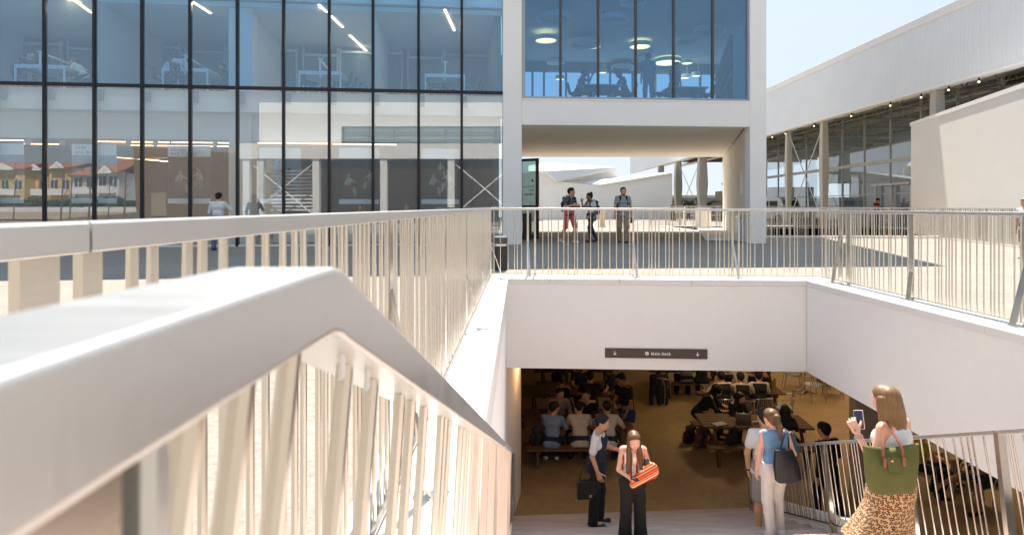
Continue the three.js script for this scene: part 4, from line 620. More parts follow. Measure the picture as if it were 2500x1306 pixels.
// ------------------------------------------------------------------ figures: smooth-joined tapered capsules, meshed with surface nets
function meshField(prims, cell, k, o = {}) {
  let lo = [1e9, 1e9, 1e9], hi = [-1e9, -1e9, -1e9];
  for (const p of prims) { const r = Math.max(p.ra, p.rb) * Math.max(1, ...(p.s ?? [1])); for (let i = 0; i < 3; i++) { lo[i] = Math.min(lo[i], p.a[i] - r, p.b[i] - r); hi[i] = Math.max(hi[i], p.a[i] + r, p.b[i] + r); } }
  const pad = cell * 2 + (o.amp ?? 0); lo = lo.map((v) => v - pad); hi = hi.map((v) => v + pad);
  const N = lo.map((v, i) => Math.ceil((hi[i] - v) / cell) + 1), [nx, ny, nz] = N, F = new Float32Array(nx * ny * nz).fill(1);
  for (const p of prims) {
    const kk = p.k ?? k, ab = [p.b[0] - p.a[0], p.b[1] - p.a[1], p.b[2] - p.a[2]], L2 = ab[0] ** 2 + ab[1] ** 2 + ab[2] ** 2 || 1e-9, R0 = Math.max(p.ra, p.rb), reach = R0 + kk + cell * 2;
    const i0 = [0, 1, 2].map((i) => Math.max(0, Math.floor((Math.min(p.a[i], p.b[i]) - reach - lo[i]) / cell))), i1 = [0, 1, 2].map((i) => Math.min(N[i] - 1, Math.ceil((Math.max(p.a[i], p.b[i]) + reach - lo[i]) / cell)));
    for (let z = i0[2]; z <= i1[2]; z++) for (let y = i0[1]; y <= i1[1]; y++) for (let x = i0[0]; x <= i1[0]; x++) {
      const px = lo[0] + x * cell - p.a[0], py = lo[1] + y * cell - p.a[1], pz = lo[2] + z * cell - p.a[2];
      const t = Math.min(1, Math.max(0, (px * ab[0] + py * ab[1] + pz * ab[2]) / L2)), dx = px - t * ab[0], dy = py - t * ab[1], dz = pz - t * ab[2];
      const d = Math.sqrt(dx * dx + dy * dy + dz * dz) - (p.ra + (p.rb - p.ra) * t), q = (z * ny + y) * nx + x, f = F[q];
      if (p.cut) { F[q] = Math.max(f, -d); continue; }
      const h = Math.max(0, 1 - Math.abs(f - d) / kk); F[q] = Math.min(f, d) - h * h * kk * 0.25;
    }
  }
  if (o.clips || o.amp) for (let z = 0; z < nz; z++) for (let y = 0; y < ny; y++) for (let x = 0; x < nx; x++) {
    const q = (z * ny + y) * nx + x; if (F[q] > 0.2) continue; const X = lo[0] + x * cell, Y = lo[1] + y * cell, Z = lo[2] + z * cell;
    if (o.amp) F[q] += o.amp * (noise3(X * 9, Y * 5, Z * 9, o.seed ?? 3) + 0.6 * noise3(X * 18, Y * 11, Z * 18, 5));
    for (const c of o.clips ?? []) { const d = (X - c[0][0]) * c[1][0] + (Y - c[0][1]) * c[1][1] + (Z - c[0][2]) * c[1][2]; if (d > F[q]) F[q] = d; }
  }
  const id = new Int32Array(nx * ny * nz).fill(-1), pos = [], idx = [], A = (x, y, z) => (z * ny + y) * nx + x, E = [[0, 1], [0, 2], [0, 4], [1, 3], [1, 5], [2, 3], [2, 6], [3, 7], [4, 5], [4, 6], [5, 7], [6, 7]];
  for (let z = 0; z + 1 < nz; z++) for (let y = 0; y + 1 < ny; y++) for (let x = 0; x + 1 < nx; x++) {
    const v = [F[A(x, y, z)], F[A(x + 1, y, z)], F[A(x, y + 1, z)], F[A(x + 1, y + 1, z)], F[A(x, y, z + 1)], F[A(x + 1, y, z + 1)], F[A(x, y + 1, z + 1)], F[A(x + 1, y + 1, z + 1)]];
    let m = 0; for (let i = 0; i < 8; i++) if (v[i] < 0) m++; if (!m || m === 8) continue;
    let sx = 0, sy = 0, sz = 0, n = 0;
    for (const [i, j] of E) if ((v[i] < 0) !== (v[j] < 0)) { const t = v[i] / (v[i] - v[j]); sx += (i & 1) + t * ((j & 1) - (i & 1)); sy += (i >> 1 & 1) + t * ((j >> 1 & 1) - (i >> 1 & 1)); sz += (i >> 2) + t * ((j >> 2) - (i >> 2)); n++; }
    id[A(x, y, z)] = pos.length / 3; pos.push(lo[0] + (x + sx / n) * cell, lo[1] + (y + sy / n) * cell, lo[2] + (z + sz / n) * cell);
  }
  const quad = (a, b, c, d, f) => { if (a < 0 || b < 0 || c < 0 || d < 0) return; f ? idx.push(a, b, c, a, c, d) : idx.push(a, c, b, a, d, c); };
  for (let z = 1; z + 1 < nz; z++) for (let y = 1; y + 1 < ny; y++) for (let x = 1; x + 1 < nx; x++) {
    const s = F[A(x, y, z)] < 0;
    if (s !== F[A(x + 1, y, z)] < 0) quad(id[A(x, y - 1, z - 1)], id[A(x, y, z - 1)], id[A(x, y, z)], id[A(x, y - 1, z)], s);
    if (s !== F[A(x, y + 1, z)] < 0) quad(id[A(x - 1, y, z - 1)], id[A(x - 1, y, z)], id[A(x, y, z)], id[A(x, y, z - 1)], s);
    if (s !== F[A(x, y, z + 1)] < 0) quad(id[A(x - 1, y - 1, z)], id[A(x, y - 1, z)], id[A(x, y, z)], id[A(x - 1, y, z)], s);
  }
  const g = new THREE.BufferGeometry(); g.setAttribute('position', new THREE.Float32BufferAttribute(pos, 3)); g.setIndex(idx); g.computeVertexNormals();
  const uv = new Float32Array(pos.length / 3 * 2); for (let i = 0; i < pos.length / 3; i++) { const u = o.uv ? o.uv(pos[3 * i], pos[3 * i + 1], pos[3 * i + 2]) : [pos[3 * i] + 0.6 * pos[3 * i + 2], pos[3 * i + 1]]; uv[2 * i] = u[0]; uv[2 * i + 1] = u[1]; }
  g.setAttribute('uv', new THREE.BufferAttribute(uv, 2)); return g;
}
const cap = (a, b, ra, rb = ra, k) => ({ a: a.toArray ? a.toArray() : a, b: b.toArray ? b.toArray() : b, ra, rb, k });
function joinGeo(list) { return mergeGeometries(list.map((g) => { g = g.clone(); for (const k of Object.keys(g.attributes)) if (!['position', 'normal', 'uv'].includes(k)) g.deleteAttribute(k); return g; })); }
// heads and hands in their own fine grids, made once
const HEAD = {};
function headGeo(fem, fine) {
  const key = fem + '_' + fine; if (HEAD[key]) return HEAD[key];
  const f = fem ? 0.95 : 1, p = [cap([0, 0.032, -0.03], [0, 0.036, 0.018], 0.079 * f), cap([0, -0.005, 0.03], [0, -0.03, 0.036], 0.062 * f, 0.056 * f), cap([0, -0.05, 0.04], [0, -0.082, 0.058], 0.046 * f, fem ? 0.024 : 0.03), cap([-0.03, -0.052, 0.02], [0.03, -0.052, 0.02], 0.042 * f), cap([-0.034, 0.028, 0.076], [0.034, 0.028, 0.076], 0.012, 0.012, 0.02), cap([0, 0.02, 0.088], [0, -0.022, 0.106], 0.007, 0.011, 0.012), cap([-0.012, -0.026, 0.097], [0.012, -0.026, 0.097], 0.008, 0.008, 0.01),
    cap([-0.018, -0.05, 0.089], [0.018, -0.05, 0.089], 0.0065, 0.0065, 0.008), cap([-0.014, -0.059, 0.088], [0.014, -0.059, 0.088], 0.007, 0.007, 0.008), cap([-0.04, -0.012, 0.062], [-0.03, -0.03, 0.066], 0.02, 0.018, 0.03), cap([0.04, -0.012, 0.062], [0.03, -0.03, 0.066], 0.02, 0.018, 0.03), cap([-0.079 * f, 0.014, -0.012], [-0.081 * f, -0.024, -0.004], 0.013, 0.009, 0.008), cap([0.079 * f, 0.014, -0.012], [0.081 * f, -0.024, -0.004], 0.013, 0.009, 0.008), cap([0, -0.05, -0.016], [0, -0.17, -0.03], fem ? 0.044 : 0.053, fem ? 0.047 : 0.058, 0.03)];
  return HEAD[key] = meshField(p, fine ? 0.0055 : 0.01, 0.025);
}
const HAND = {};
function handGeo(grip, left, fine) {
  const key = `${grip}${left}${fine}`; if (HAND[key]) return HAND[key];
  const sx = left ? -1 : 1, p = [], xs = [0.032, 0.011, -0.011, -0.031], len = [0.075, 0.083, 0.077, 0.06], rr = [0.0088, 0.0092, 0.0088, 0.0078];
  xs.forEach((x, i) => {
    p.push(cap([sx * x * 0.6, 0.008, 0], [sx * x, 0.088, 0.002], 0.016, 0.0125, 0.02));
    let a = [sx * x, 0.09 - (i === 3 ? 0.008 : 0), 0.002], ang = grip ? 0.75 : 0.18 + 0.05 * i; const spread = sx * (0.1 - 0.07 * i);
    for (let j = 0; j < 3; j++) { const l = len[i] * [0.44, 0.31, 0.25][j], b = [a[0] + Math.sin(spread) * l, a[1] + Math.cos(ang) * l, a[2] + Math.sin(ang) * l]; p.push(cap(a, b, rr[i] * (1 - 0.08 * j), rr[i] * (0.94 - 0.1 * j), 0.005)); a = b; ang += grip ? 0.95 : 0.3; }
  });
  let a = [sx * 0.026, 0.022, 0.006]; for (const [l, ax, az] of [[0.042, 0.95, 0.35], [0.033, 0.55, grip ? 0.9 : 0.35], [0.026, 0.3, grip ? 1.1 : 0.35]]) { const n = Math.hypot(ax, 0.8, az), b = [a[0] + sx * ax / n * l, a[1] + 0.8 / n * l, a[2] + az / n * l]; p.push(cap(a, b, l > 0.04 ? 0.014 : 0.0105, l > 0.04 ? 0.0115 : 0.0092, 0.008)); a = b; }
  p.push(cap([0, -0.02, 0], [0, 0.02, 0], 0.021, 0.021, 0.02));
  return HAND[key] = meshField(p, fine ? 0.0042 : 0.0075, 0.012);
}
const SKIN = { light: mat([0.62, 0.37, 0.26], 0.55), tan: mat([0.56, 0.3, 0.18], 0.55), rosy: mat([0.78, 0.44, 0.31], 0.55), brown: mat([0.3, 0.15, 0.085], 0.55) };
const HAIRC = { black: mat([0.018, 0.013, 0.01], 0.8, { map: T.hair }), dark: mat([0.045, 0.028, 0.018], 0.5, { map: T.hair }), brown: mat([0.34, 0.17, 0.075], 0.5, { map: T.hair }), fair: mat([0.36, 0.19, 0.075], 0.5, { map: T.hair }), blond: mat([0.55, 0.32, 0.12], 0.5, { map: T.hair }) };
const CLOTH = (c, o = {}) => mat(c, 0.9, { map: T.cloth, bumpMap: T.weave, bumpScale: 0.0004, ...o });
const EYE_M = mat([0.02, 0.015, 0.012], 0.25), LIP = mat([0.42, 0.17, 0.14], 0.5), BROW = mat([0.03, 0.02, 0.015], 0.8);
const n3 = (v) => V(...v).normalize();
// pose: lean (forward, degrees), side, head: [nod, turn, tilt]; aL/aR: [upper, fore, hand?] directions in the body's own axes (x to the body's left, z forward); lL/lR: [thigh, shin]
const POSE = {
  stand: { lean: 2, head: [5, 0], aL: [[0.12, -1, 0.02], [0.03, -1, 0.2]], aR: [[-0.12, -1, 0.02], [-0.03, -1, 0.2]], lL: [[0.06, -1, 0.03], [0.02, -1, -0.06]], lR: [[-0.06, -1, 0.0], [-0.02, -1, -0.08]] },
  walk: { lean: 4, head: [4, 0], aL: [[0.14, -1, -0.25], [0.04, -1, 0.12]], aR: [[-0.14, -1, 0.22], [-0.02, -1, 0.5]], lL: [[0.03, -1, 0.36], [0.0, -1, -0.08]], lR: [[-0.03, -1, -0.16], [0.0, -1, -0.55]] },
  sit: { lean: 16, head: [8, 0], seat: 0.44, aL: [[0.22, -0.85, 0.5], [-0.35, -0.12, 0.9]], aR: [[-0.22, -0.85, 0.5], [0.35, -0.12, 0.9]], lL: [[0.16, -0.06, 1], [0.0, -1, 0.05]], lR: [[-0.16, -0.06, 1], [0.0, -1, -0.05]] },
};
function person(o) {
  const P = { ...POSE[o.pose ?? 'stand'], ...(o.p ?? {}) }, fem = !!o.fem, s = (o.h ?? 1.75) / 1.75, near = o.cell <= 0.013, cell = o.cell ?? 0.02;
  const t = thing('person', o.label, 'person', o.pos, o.yaw ?? 0, o.group), sw = (fem ? 0.158 : 0.185) * s, hw = 0.088 * s, b = o.build ?? 1;
  const lean = P.lean * D2R, side = (P.side ?? 0) * D2R, up = V(Math.sin(side), Math.cos(lean) * Math.cos(side), Math.sin(lean)), fwd = V(0, -Math.sin(lean), Math.cos(lean)), tw = (P.twist ?? 0) * D2R, lft = V(Math.cos(tw), 0, -Math.sin(tw)), fw = fwd.clone().applyAxisAngle(up, tw);
  const hip = V(0, 0, 0), dir = (q, d, l) => q.clone().addScaledVector(n3(d), l);
  const J = { hL: V(hw, 0, 0), hR: V(-hw, 0, 0) };
  for (const k of ['L', 'R']) { J['k' + k] = dir(J['h' + k], P['l' + k][0], 0.435 * s); J['a' + k] = dir(J['k' + k], P['l' + k][1], 0.415 * s); const sh = n3(P['l' + k][1]), f = V(0, 0, 1).addScaledVector(sh, -sh.z).normalize(); J['t' + k] = J['a' + k].clone().addScaledVector(P['foot' + k] ? n3(P['foot' + k]) : V(f.x, Math.min(0, f.y * 0.6) - 0.28, f.z).normalize(), 0.17 * s); J['heel' + k] = J['a' + k].clone().add(V(0, -0.045 * s, 0)).addScaledVector(V(f.x, 0, f.z).normalize(), -0.04 * s); }
  const ch = hip.clone().addScaledVector(up, 0.36 * s), nk = hip.clone().addScaledVector(up, 0.5 * s), shoulder = hip.clone().addScaledVector(up, 0.465 * s).addScaledVector(fw, -0.01 * s);
  J.sL = shoulder.clone().addScaledVector(lft, sw); J.sR = shoulder.clone().addScaledVector(lft, -sw);
  for (const k of ['L', 'R']) { J['e' + k] = dir(J['s' + k], P['a' + k][0], 0.285 * s); J['w' + k] = dir(J['e' + k], P['a' + k][1], 0.25 * s); }
  // drop so that the soles or the seat touch what carries them
  const low = Math.min(J.aL.y, J.aR.y) - 0.085 * s, dy = P.seat !== undefined ? P.seat + 0.1 * s : -low;
  const all = [hip, ch, nk, shoulder, ...Object.values(J)]; [...new Set(all)].forEach((q) => (q.y += dy));
  const hx = (P.head?.[0] ?? 0) * D2R, hy = (P.head?.[1] ?? 0) * D2R, hz = (P.head?.[2] ?? 0) * D2R, hs = s * (o.headScale ?? 1.0) * 1.06;
  const neckUp = nk.clone().addScaledVector(up, 0.055 * s), HQ = new THREE.Quaternion().setFromEuler(new THREE.Euler(hx, hy, hz, 'YXZ')), hc = neckUp.clone().add(V(0, 0.1, 0.035).multiplyScalar(s).applyQuaternion(HQ)), HM = new THREE.Matrix4().compose(hc, HQ, V(hs, hs, hs));
  const H = (q) => V(...q).applyMatrix4(HM), hcap = (a, c, ra, rb, k) => cap(H(a), H(c), ra * hs, (rb ?? ra) * hs, k);
  const torso = (g, bottom = 0) => [
    cap(hip.clone().addScaledVector(lft, -0.062 * s).addScaledVector(up, -0.01 * s), hip.clone().addScaledVector(lft, 0.062 * s).addScaledVector(up, -0.01 * s), (fem ? 0.112 : 0.108) * s * b + g), cap(hip.clone().addScaledVector(up, 0.17 * s).addScaledVector(lft, -0.045 * s), hip.clone().addScaledVector(up, 0.17 * s).addScaledVector(lft, 0.045 * s), (fem ? 0.088 : 0.1) * s * b + g),
    cap(ch.clone().addScaledVector(lft, -0.075 * s), ch.clone().addScaledVector(lft, 0.075 * s), (fem ? 0.094 : 0.105) * s * b + g), cap(shoulder.clone().addScaledVector(lft, -sw * 0.8), shoulder.clone().addScaledVector(lft, sw * 0.8), 0.058 * s + g * 0.8), ...(fem ? [cap(ch.clone().addScaledVector(fw, 0.062 * s).addScaledVector(lft, 0.062 * s), ch.clone().addScaledVector(fw, 0.062 * s).addScaledVector(lft, 0.066 * s), 0.042 * s + g), cap(ch.clone().addScaledVector(fw, 0.062 * s).addScaledVector(lft, -0.062 * s), ch.clone().addScaledVector(fw, 0.062 * s).addScaledVector(lft, -0.066 * s), 0.042 * s + g)] : [])];
  const part2 = (a, c, f) => a.clone().lerp(c, f), arms = [], legs = [];
  for (const k of ['L', 'R']) { arms.push(cap(J['s' + k], J['e' + k], (fem ? 0.043 : 0.05) * s, (fem ? 0.035 : 0.039) * s, 0.04), cap(J['e' + k], J['w' + k], (fem ? 0.036 : 0.041) * s, (fem ? 0.024 : 0.028) * s, 0.02)); legs.push(cap(J['h' + k], J['k' + k], 0.088 * s * b, 0.054 * s, 0.04), cap(part2(J['k' + k], J['a' + k], 0.02), part2(J['k' + k], J['a' + k], 0.35), 0.052 * s, 0.054 * s, 0.03), cap(part2(J['k' + k], J['a' + k], 0.35), J['a' + k], 0.052 * s, 0.034 * s, 0.03), cap(J['a' + k], J['t' + k], 0.034 * s, 0.026 * s, 0.03), cap(J['a' + k], J['heel' + k], 0.034 * s, 0.03 * s, 0.02)); }
  const bodyPrims = [...torso(0), ...arms, ...legs, cap(nk.clone().addScaledVector(up, -0.03 * s), hc.clone().addScaledVector(V(0, -0.04, -0.02), s), (fem ? 0.05 : 0.06) * s, (fem ? 0.043 : 0.052) * s, 0.04)];
  const geos = [meshField(bodyPrims, cell, 0.05), headGeo(fem, near).clone().applyMatrix4(HM)];
  for (const k of ['L', 'R']) {
    const hd = n3(P['a' + k][2] ?? P['a' + k][1]), pn0 = P['palm' + k] ? n3(P['palm' + k]) : V(k === 'L' ? -1 : 1, -0.2, 0), pn = pn0.addScaledVector(hd, -pn0.dot(hd)).normalize(), x = hd.clone().cross(pn), q = s * (fem ? 0.92 : 1.02), g = handGeo(!!P['grip' + k], k === 'L', near).clone(); g.applyMatrix4(new THREE.Matrix4().makeBasis(x.multiplyScalar(q), hd.clone().multiplyScalar(q), pn.multiplyScalar(q)).setPosition(J['w' + k])); geos.push(g);
  }
  part('body', joinGeo(geos), o.skin ?? SKIN.tan, t);
  // face
  if (o.face !== false) {
    const e = (x, y, z, r) => { const g = new THREE.SphereGeometry(r, 8, 6); g.translate(x, y, z); return g; };
    part('eyes', [e(-0.031, 0.012, 0.083, 0.0085), e(0.031, 0.012, 0.083, 0.0085)].map((g) => g.applyMatrix4(HM)), EYE_M, t);
    part('eyebrows', [rod(V(-0.045, 0.032, 0.082), V(-0.018, 0.034, 0.092), 0.004, 0.005, 5), rod(V(0.045, 0.032, 0.082), V(0.018, 0.034, 0.092), 0.004, 0.005, 5)].map((g) => g.applyMatrix4(HM)), BROW, t);
    part('lips', rod(V(-0.019, -0.0545, 0.0925), V(0.019, -0.0545, 0.0925), 0.0045, 0.0045, 6).applyMatrix4(HM), LIP, t);
  }
  if (o.beard) part('beard', meshField([hcap([-0.05, -0.04, 0.03], [0, -0.085, 0.06], 0.018, 0.027), hcap([0.05, -0.04, 0.03], [0, -0.085, 0.06], 0.018, 0.027), hcap([-0.02, -0.037, 0.09], [0.02, -0.037, 0.09], 0.008)], 0.008, 0.02), o.beard, t);
  // hair
  if (o.hair) {
    const st = o.hair[1], m = HAIRC[o.hair[0]] ?? o.hair[0], fc = near ? 0.009 : 0.014, base = [hcap([0, 0.044, -0.034], [0, 0.05, 0.014], 0.086, 0.084), hcap([0, -0.0, -0.05], [0, -0.03, -0.052], 0.07, 0.05)], face = [H([0, 0.062, st === 'short' ? 0.07 : 0.052]).toArray(), V(0, -0.5, 0.86).applyQuaternion(HQ).toArray()];
    let pr = base, clips = [face], extra = [];
    if (st === 'curly') pr = [...base, hcap([0, 0.09, 0.02], [0, 0.08, -0.06], 0.06, 0.06)];
    if (st === 'bun') pr = [...base, hcap([0, 0.1, -0.08], [0, 0.11, -0.085], 0.045)];
    if (st === 'long' || st === 'lob') { const L = st === 'long' ? 0.42 : 0.31, bk = hc.clone().addScaledVector(V(0, -1, 0), L * s), q = (x, z, dyy) => bk.clone().addScaledVector(lft, x * s).addScaledVector(fwd, z * s).add(V(0, dyy * s, 0)); extra = st === 'long' && o.hairFront ? [cap(H([-0.06, 0.02, -0.01]), q(-0.1, 0.07, 0.02), 0.038 * s, 0.03 * s), cap(H([0.06, 0.02, -0.01]), q(0.1, 0.07, 0.02), 0.038 * s, 0.03 * s), cap(H([0, 0, -0.06]), q(0, -0.13, 0.12), 0.06 * s, 0.045 * s)] : [cap(H([-0.05, 0.02, -0.035]), q(-0.128, -0.1, 0), 0.06 * s, 0.034 * s), cap(H([0.05, 0.02, -0.035]), q(0.128, -0.1, 0.01), 0.06 * s, 0.034 * s), cap(H([0, 0.03, -0.05]), q(0, -0.125, -0.012), 0.062 * s, 0.036 * s), cap(H([0.02, 0.03, -0.05]), q(0.055, -0.12, -0.02), 0.05 * s, 0.03 * s), cap(H([-0.02, 0.03, -0.05]), q(-0.055, -0.12, 0.0), 0.05 * s, 0.03 * s), cap(H([-0.066, 0.02, 0.0]), q(-0.105, -0.05, 0.05), 0.03 * s, 0.026 * s), cap(H([0.066, 0.02, 0.0]), q(0.105, -0.05, 0.05), 0.03 * s, 0.026 * s)]; }
    if (st === 'tail') extra = [hcap([0, 0.04, -0.1], [0, 0.03, -0.135], 0.03, 0.03), hcap([0, 0.03, -0.13], [0.01, -0.1, -0.17], 0.034, 0.038), hcap([0.01, -0.1, -0.17], [0.015, -0.24, -0.15], 0.038, 0.014)];
    if (st === 'hood') { pr = [hcap([0, 0.03, -0.04], [0, 0.03, 0.02], 0.1, 0.095), hcap([0, -0.08, -0.03], [0, -0.16, -0.02], 0.09, 0.12)]; clips = [[H([0, 0, 0.075]).toArray(), V(0, -0.1, 1).applyQuaternion(HQ).toArray()]]; }
    const hg = [meshField(pr, fc, 0.03, { clips, amp: 0.003, uv: (x, y, z) => [x + z, y] })]; if (extra.length) { const eg = meshField(extra, fc, 0.03, { amp: 0.004, uv: (x, y, z) => [x + z, y] }); const ep = eg.attributes.position, en = eg.attributes.normal; for (let i = 0; i < ep.count; i++) { const X = ep.getX(i), Y = ep.getY(i), Z = ep.getZ(i), q = 0.0035 * noise3((X + 0.7 * Z) * 90, Y * 3, 1, 4) + 0.003 * noise3((X - 0.5 * Z) * 45, Y * 4, 2, 6); ep.setXYZ(i, X + en.getX(i) * q, Y + en.getY(i) * q - 0.012 * (1 + noise3(X * 60, 0, Z * 60, 9)) * smooth(0.06, 0, Y - Math.min(...[H([0, 0, 0]).y - 0.3 * s])), Z + en.getZ(i) * q); } eg.computeVertexNormals(); hg.push(eg); }
    part(st === 'hood' ? 'headscarf' : 'hair', joinGeo(hg), m, t);
    if (st === 'tail') part('hair_tie', hcapGeo(H([0, 0.035, -0.118]), H([0, 0.034, -0.126]), 0.038 * hs), mat([0.6, 0.25, 0.2], 0.7), t);
  }
  if (o.cap) part('cap', joinGeo([meshField([hcap([0, 0.055, -0.034], [0, 0.06, 0.018], 0.09)], 0.012, 0.02, { clips: [[H([0, 0.03, 0]).toArray(), V(0, -1, 0).applyQuaternion(HQ).toArray()]] }), meshField([hcap([-0.04, 0.05, 0.1], [0.04, 0.05, 0.1], 0.012), hcap([-0.03, 0.047, 0.14], [0.03, 0.047, 0.14], 0.01)], 0.01, 0.04)]), o.cap, t);
  // clothes
  const neckClip = [nk.clone().addScaledVector(up, 0.012 * s).toArray(), up.clone().addScaledVector(fw, 0.35).normalize().toArray()], cl = near ? 0.011 : cell, amp = near ? 0.006 : 0.003;
  const sleeves = (f, g) => { const out = []; for (const k of ['L', 'R']) { if (f <= 0) continue; const u = Math.min(1, f); out.push(cap(J['s' + k], part2(J['s' + k], J['e' + k], u), 0.05 * s + g, (f < 1 ? 0.05 : 0.043) * s + g, 0.03)); if (f > 1) out.push(cap(J['e' + k], part2(J['e' + k], J['w' + k], f - 1), 0.043 * s + g, 0.034 * s + g, 0.02)); } return out; };
  if (o.top) {
    const g = 0.016 * s, hem = hip.clone().addScaledVector(up, (o.top.hem ?? -0.07) * s), clips = [neckClip, [hem.toArray(), up.clone().negate().toArray()]];
    let pr = [...torso(g), cap(hip.clone().addScaledVector(up, -0.06 * s).addScaledVector(lft, -0.06 * s), hip.clone().addScaledVector(up, -0.06 * s).addScaledVector(lft, 0.06 * s), 0.112 * s * b + g), ...sleeves(o.top.sleeve ?? 0.55, g * 0.6)];
    if (o.top.tank) { pr = pr.filter((q, i) => i !== 3); pr.push(cap(ch.clone().addScaledVector(lft, 0.075 * s), shoulder.clone().addScaledVector(lft, 0.1 * s).addScaledVector(up, 0.045 * s), 0.08 * s, 0.03 * s), cap(ch.clone().addScaledVector(lft, -0.075 * s), shoulder.clone().addScaledVector(lft, -0.1 * s).addScaledVector(up, 0.045 * s), 0.08 * s, 0.03 * s)); pr.push(cap(ch.clone().addScaledVector(fw, -0.045 * s), nk.clone().addScaledVector(up, -0.05 * s).addScaledVector(fw, -0.03 * s), 0.075 * s, 0.05 * s)); clips.push([shoulder.clone().addScaledVector(up, (o.top.back ?? 0.0) * s).toArray(), up.clone().addScaledVector(fw, -0.2).normalize().toArray()]); if (o.top.straps) clips.pop(); }
    part(o.top.name ?? 'shirt', meshField(pr, cl, 0.05, { clips, amp, seed: o.seed ?? 3, uv: o.top.uv }), o.top.m, t);
    if (o.top.collar) part('collar', meshField([cap(nk.clone().addScaledVector(up, -0.005), nk.clone().addScaledVector(up, 0.035 * s), 0.068 * s, 0.064 * s)], cl, 0.02, { clips: [[nk.clone().addScaledVector(up, 0.03 * s).toArray(), up.toArray()]] }), o.top.collar, t);
  }
  if (o.vest) { const g = 0.034 * s; part('waistcoat', meshField([...torso(g), cap(hip.clone().addScaledVector(up, -0.08 * s).addScaledVector(lft, -0.06 * s), hip.clone().addScaledVector(up, -0.08 * s).addScaledVector(lft, 0.06 * s), 0.112 * s + g)], cl, 0.05, { clips: [[nk.clone().addScaledVector(up, -0.03 * s).toArray(), up.clone().addScaledVector(fw, 0.25).normalize().toArray()], [hip.clone().addScaledVector(up, -0.1 * s).toArray(), up.clone().negate().toArray()], [shoulder.clone().addScaledVector(lft, sw * 0.86).toArray(), lft.toArray()], [shoulder.clone().addScaledVector(lft, -sw * 0.86).toArray(), lft.clone().negate().toArray()]], amp }), o.vest, t); }
  if (o.legs) {
    const ln = o.legs.len ?? 1, fl = (o.legs.flare ?? 0) * s, slim = o.legs.slim ? 0.012 : 0.018, pr = [torso(0.02 * s)[0], cap(hip.clone().addScaledVector(up, 0.06 * s).addScaledVector(lft, -0.055 * s), hip.clone().addScaledVector(up, 0.06 * s).addScaledVector(lft, 0.055 * s), 0.1 * s * b + 0.014)];
    for (const k of ['L', 'R']) { if (ln < 0.6) pr.push(cap(J['h' + k], part2(J['h' + k], J['k' + k], Math.min(1, ln * 2)), 0.098 * s * b, 0.08 * s, 0.05)); else { pr.push(cap(J['h' + k], J['k' + k], 0.094 * s * b + slim * 0.3, 0.058 * s + slim, 0.05), cap(J['k' + k], part2(J['k' + k], J['a' + k], ln >= 1 ? 1.03 : (ln - 0.5) * 2), 0.062 * s + slim, (o.legs.slim ? 0.048 : 0.055) * s + slim * 0.6 + fl, 0.03)); } }
    part(o.legs.name ?? (ln < 0.6 ? 'shorts' : 'trousers'), meshField(pr, cl, 0.045, { clips: [[hip.clone().addScaledVector(up, 0.1 * s).toArray(), up.toArray()]], amp: amp * 0.8, seed: 8 }), o.legs.m, t);
  }
  if (o.shoes) for (const k of ['L', 'R']) { const side2 = V(1, 0, 0), a = J['a' + k], to = J['t' + k], he = J['heel' + k]; part('shoe', meshField([cap(he.clone().add(V(0, -0.006, 0)), to, 0.042 * s, 0.035 * s), cap(a.clone().add(V(0, -0.012, 0)), he, 0.044 * s, 0.04 * s)], near ? 0.009 : 0.014, 0.03), o.shoes, t); }
  t.userData.J = undefined; delete t.userData.J;
  const toWorld = (q) => q.clone().applyAxisAngle(V(0, 1, 0), o.yaw ?? 0).add(V(...o.pos));
  return { t, J, s, hip, ch, nk, shoulder, up, fwd: fw, lft, hc, H, HM, sw, toWorld };
}
function hcapGeo(a, b, r) { return rod(a, b, r, r, 12); }
// strap: a flat band along points
function band(pts, w, th, side, n = 20) { const c = new THREE.CatmullRomCurve3(pts), L = []; for (let i = 0; i <= n; i++) { const p = c.getPoint(i / n), tg = c.getTangent(i / n), sd = side.clone().addScaledVector(tg, -side.dot(tg)).normalize(), nn = tg.clone().cross(sd); L.push([[1, 1], [-1, 1], [-1, -1], [1, -1]].map(([i2, j]) => p.clone().addScaledVector(sd, i2 * w / 2).addScaledVector(nn, j * th / 2))); } return flatten(loft(L)); }
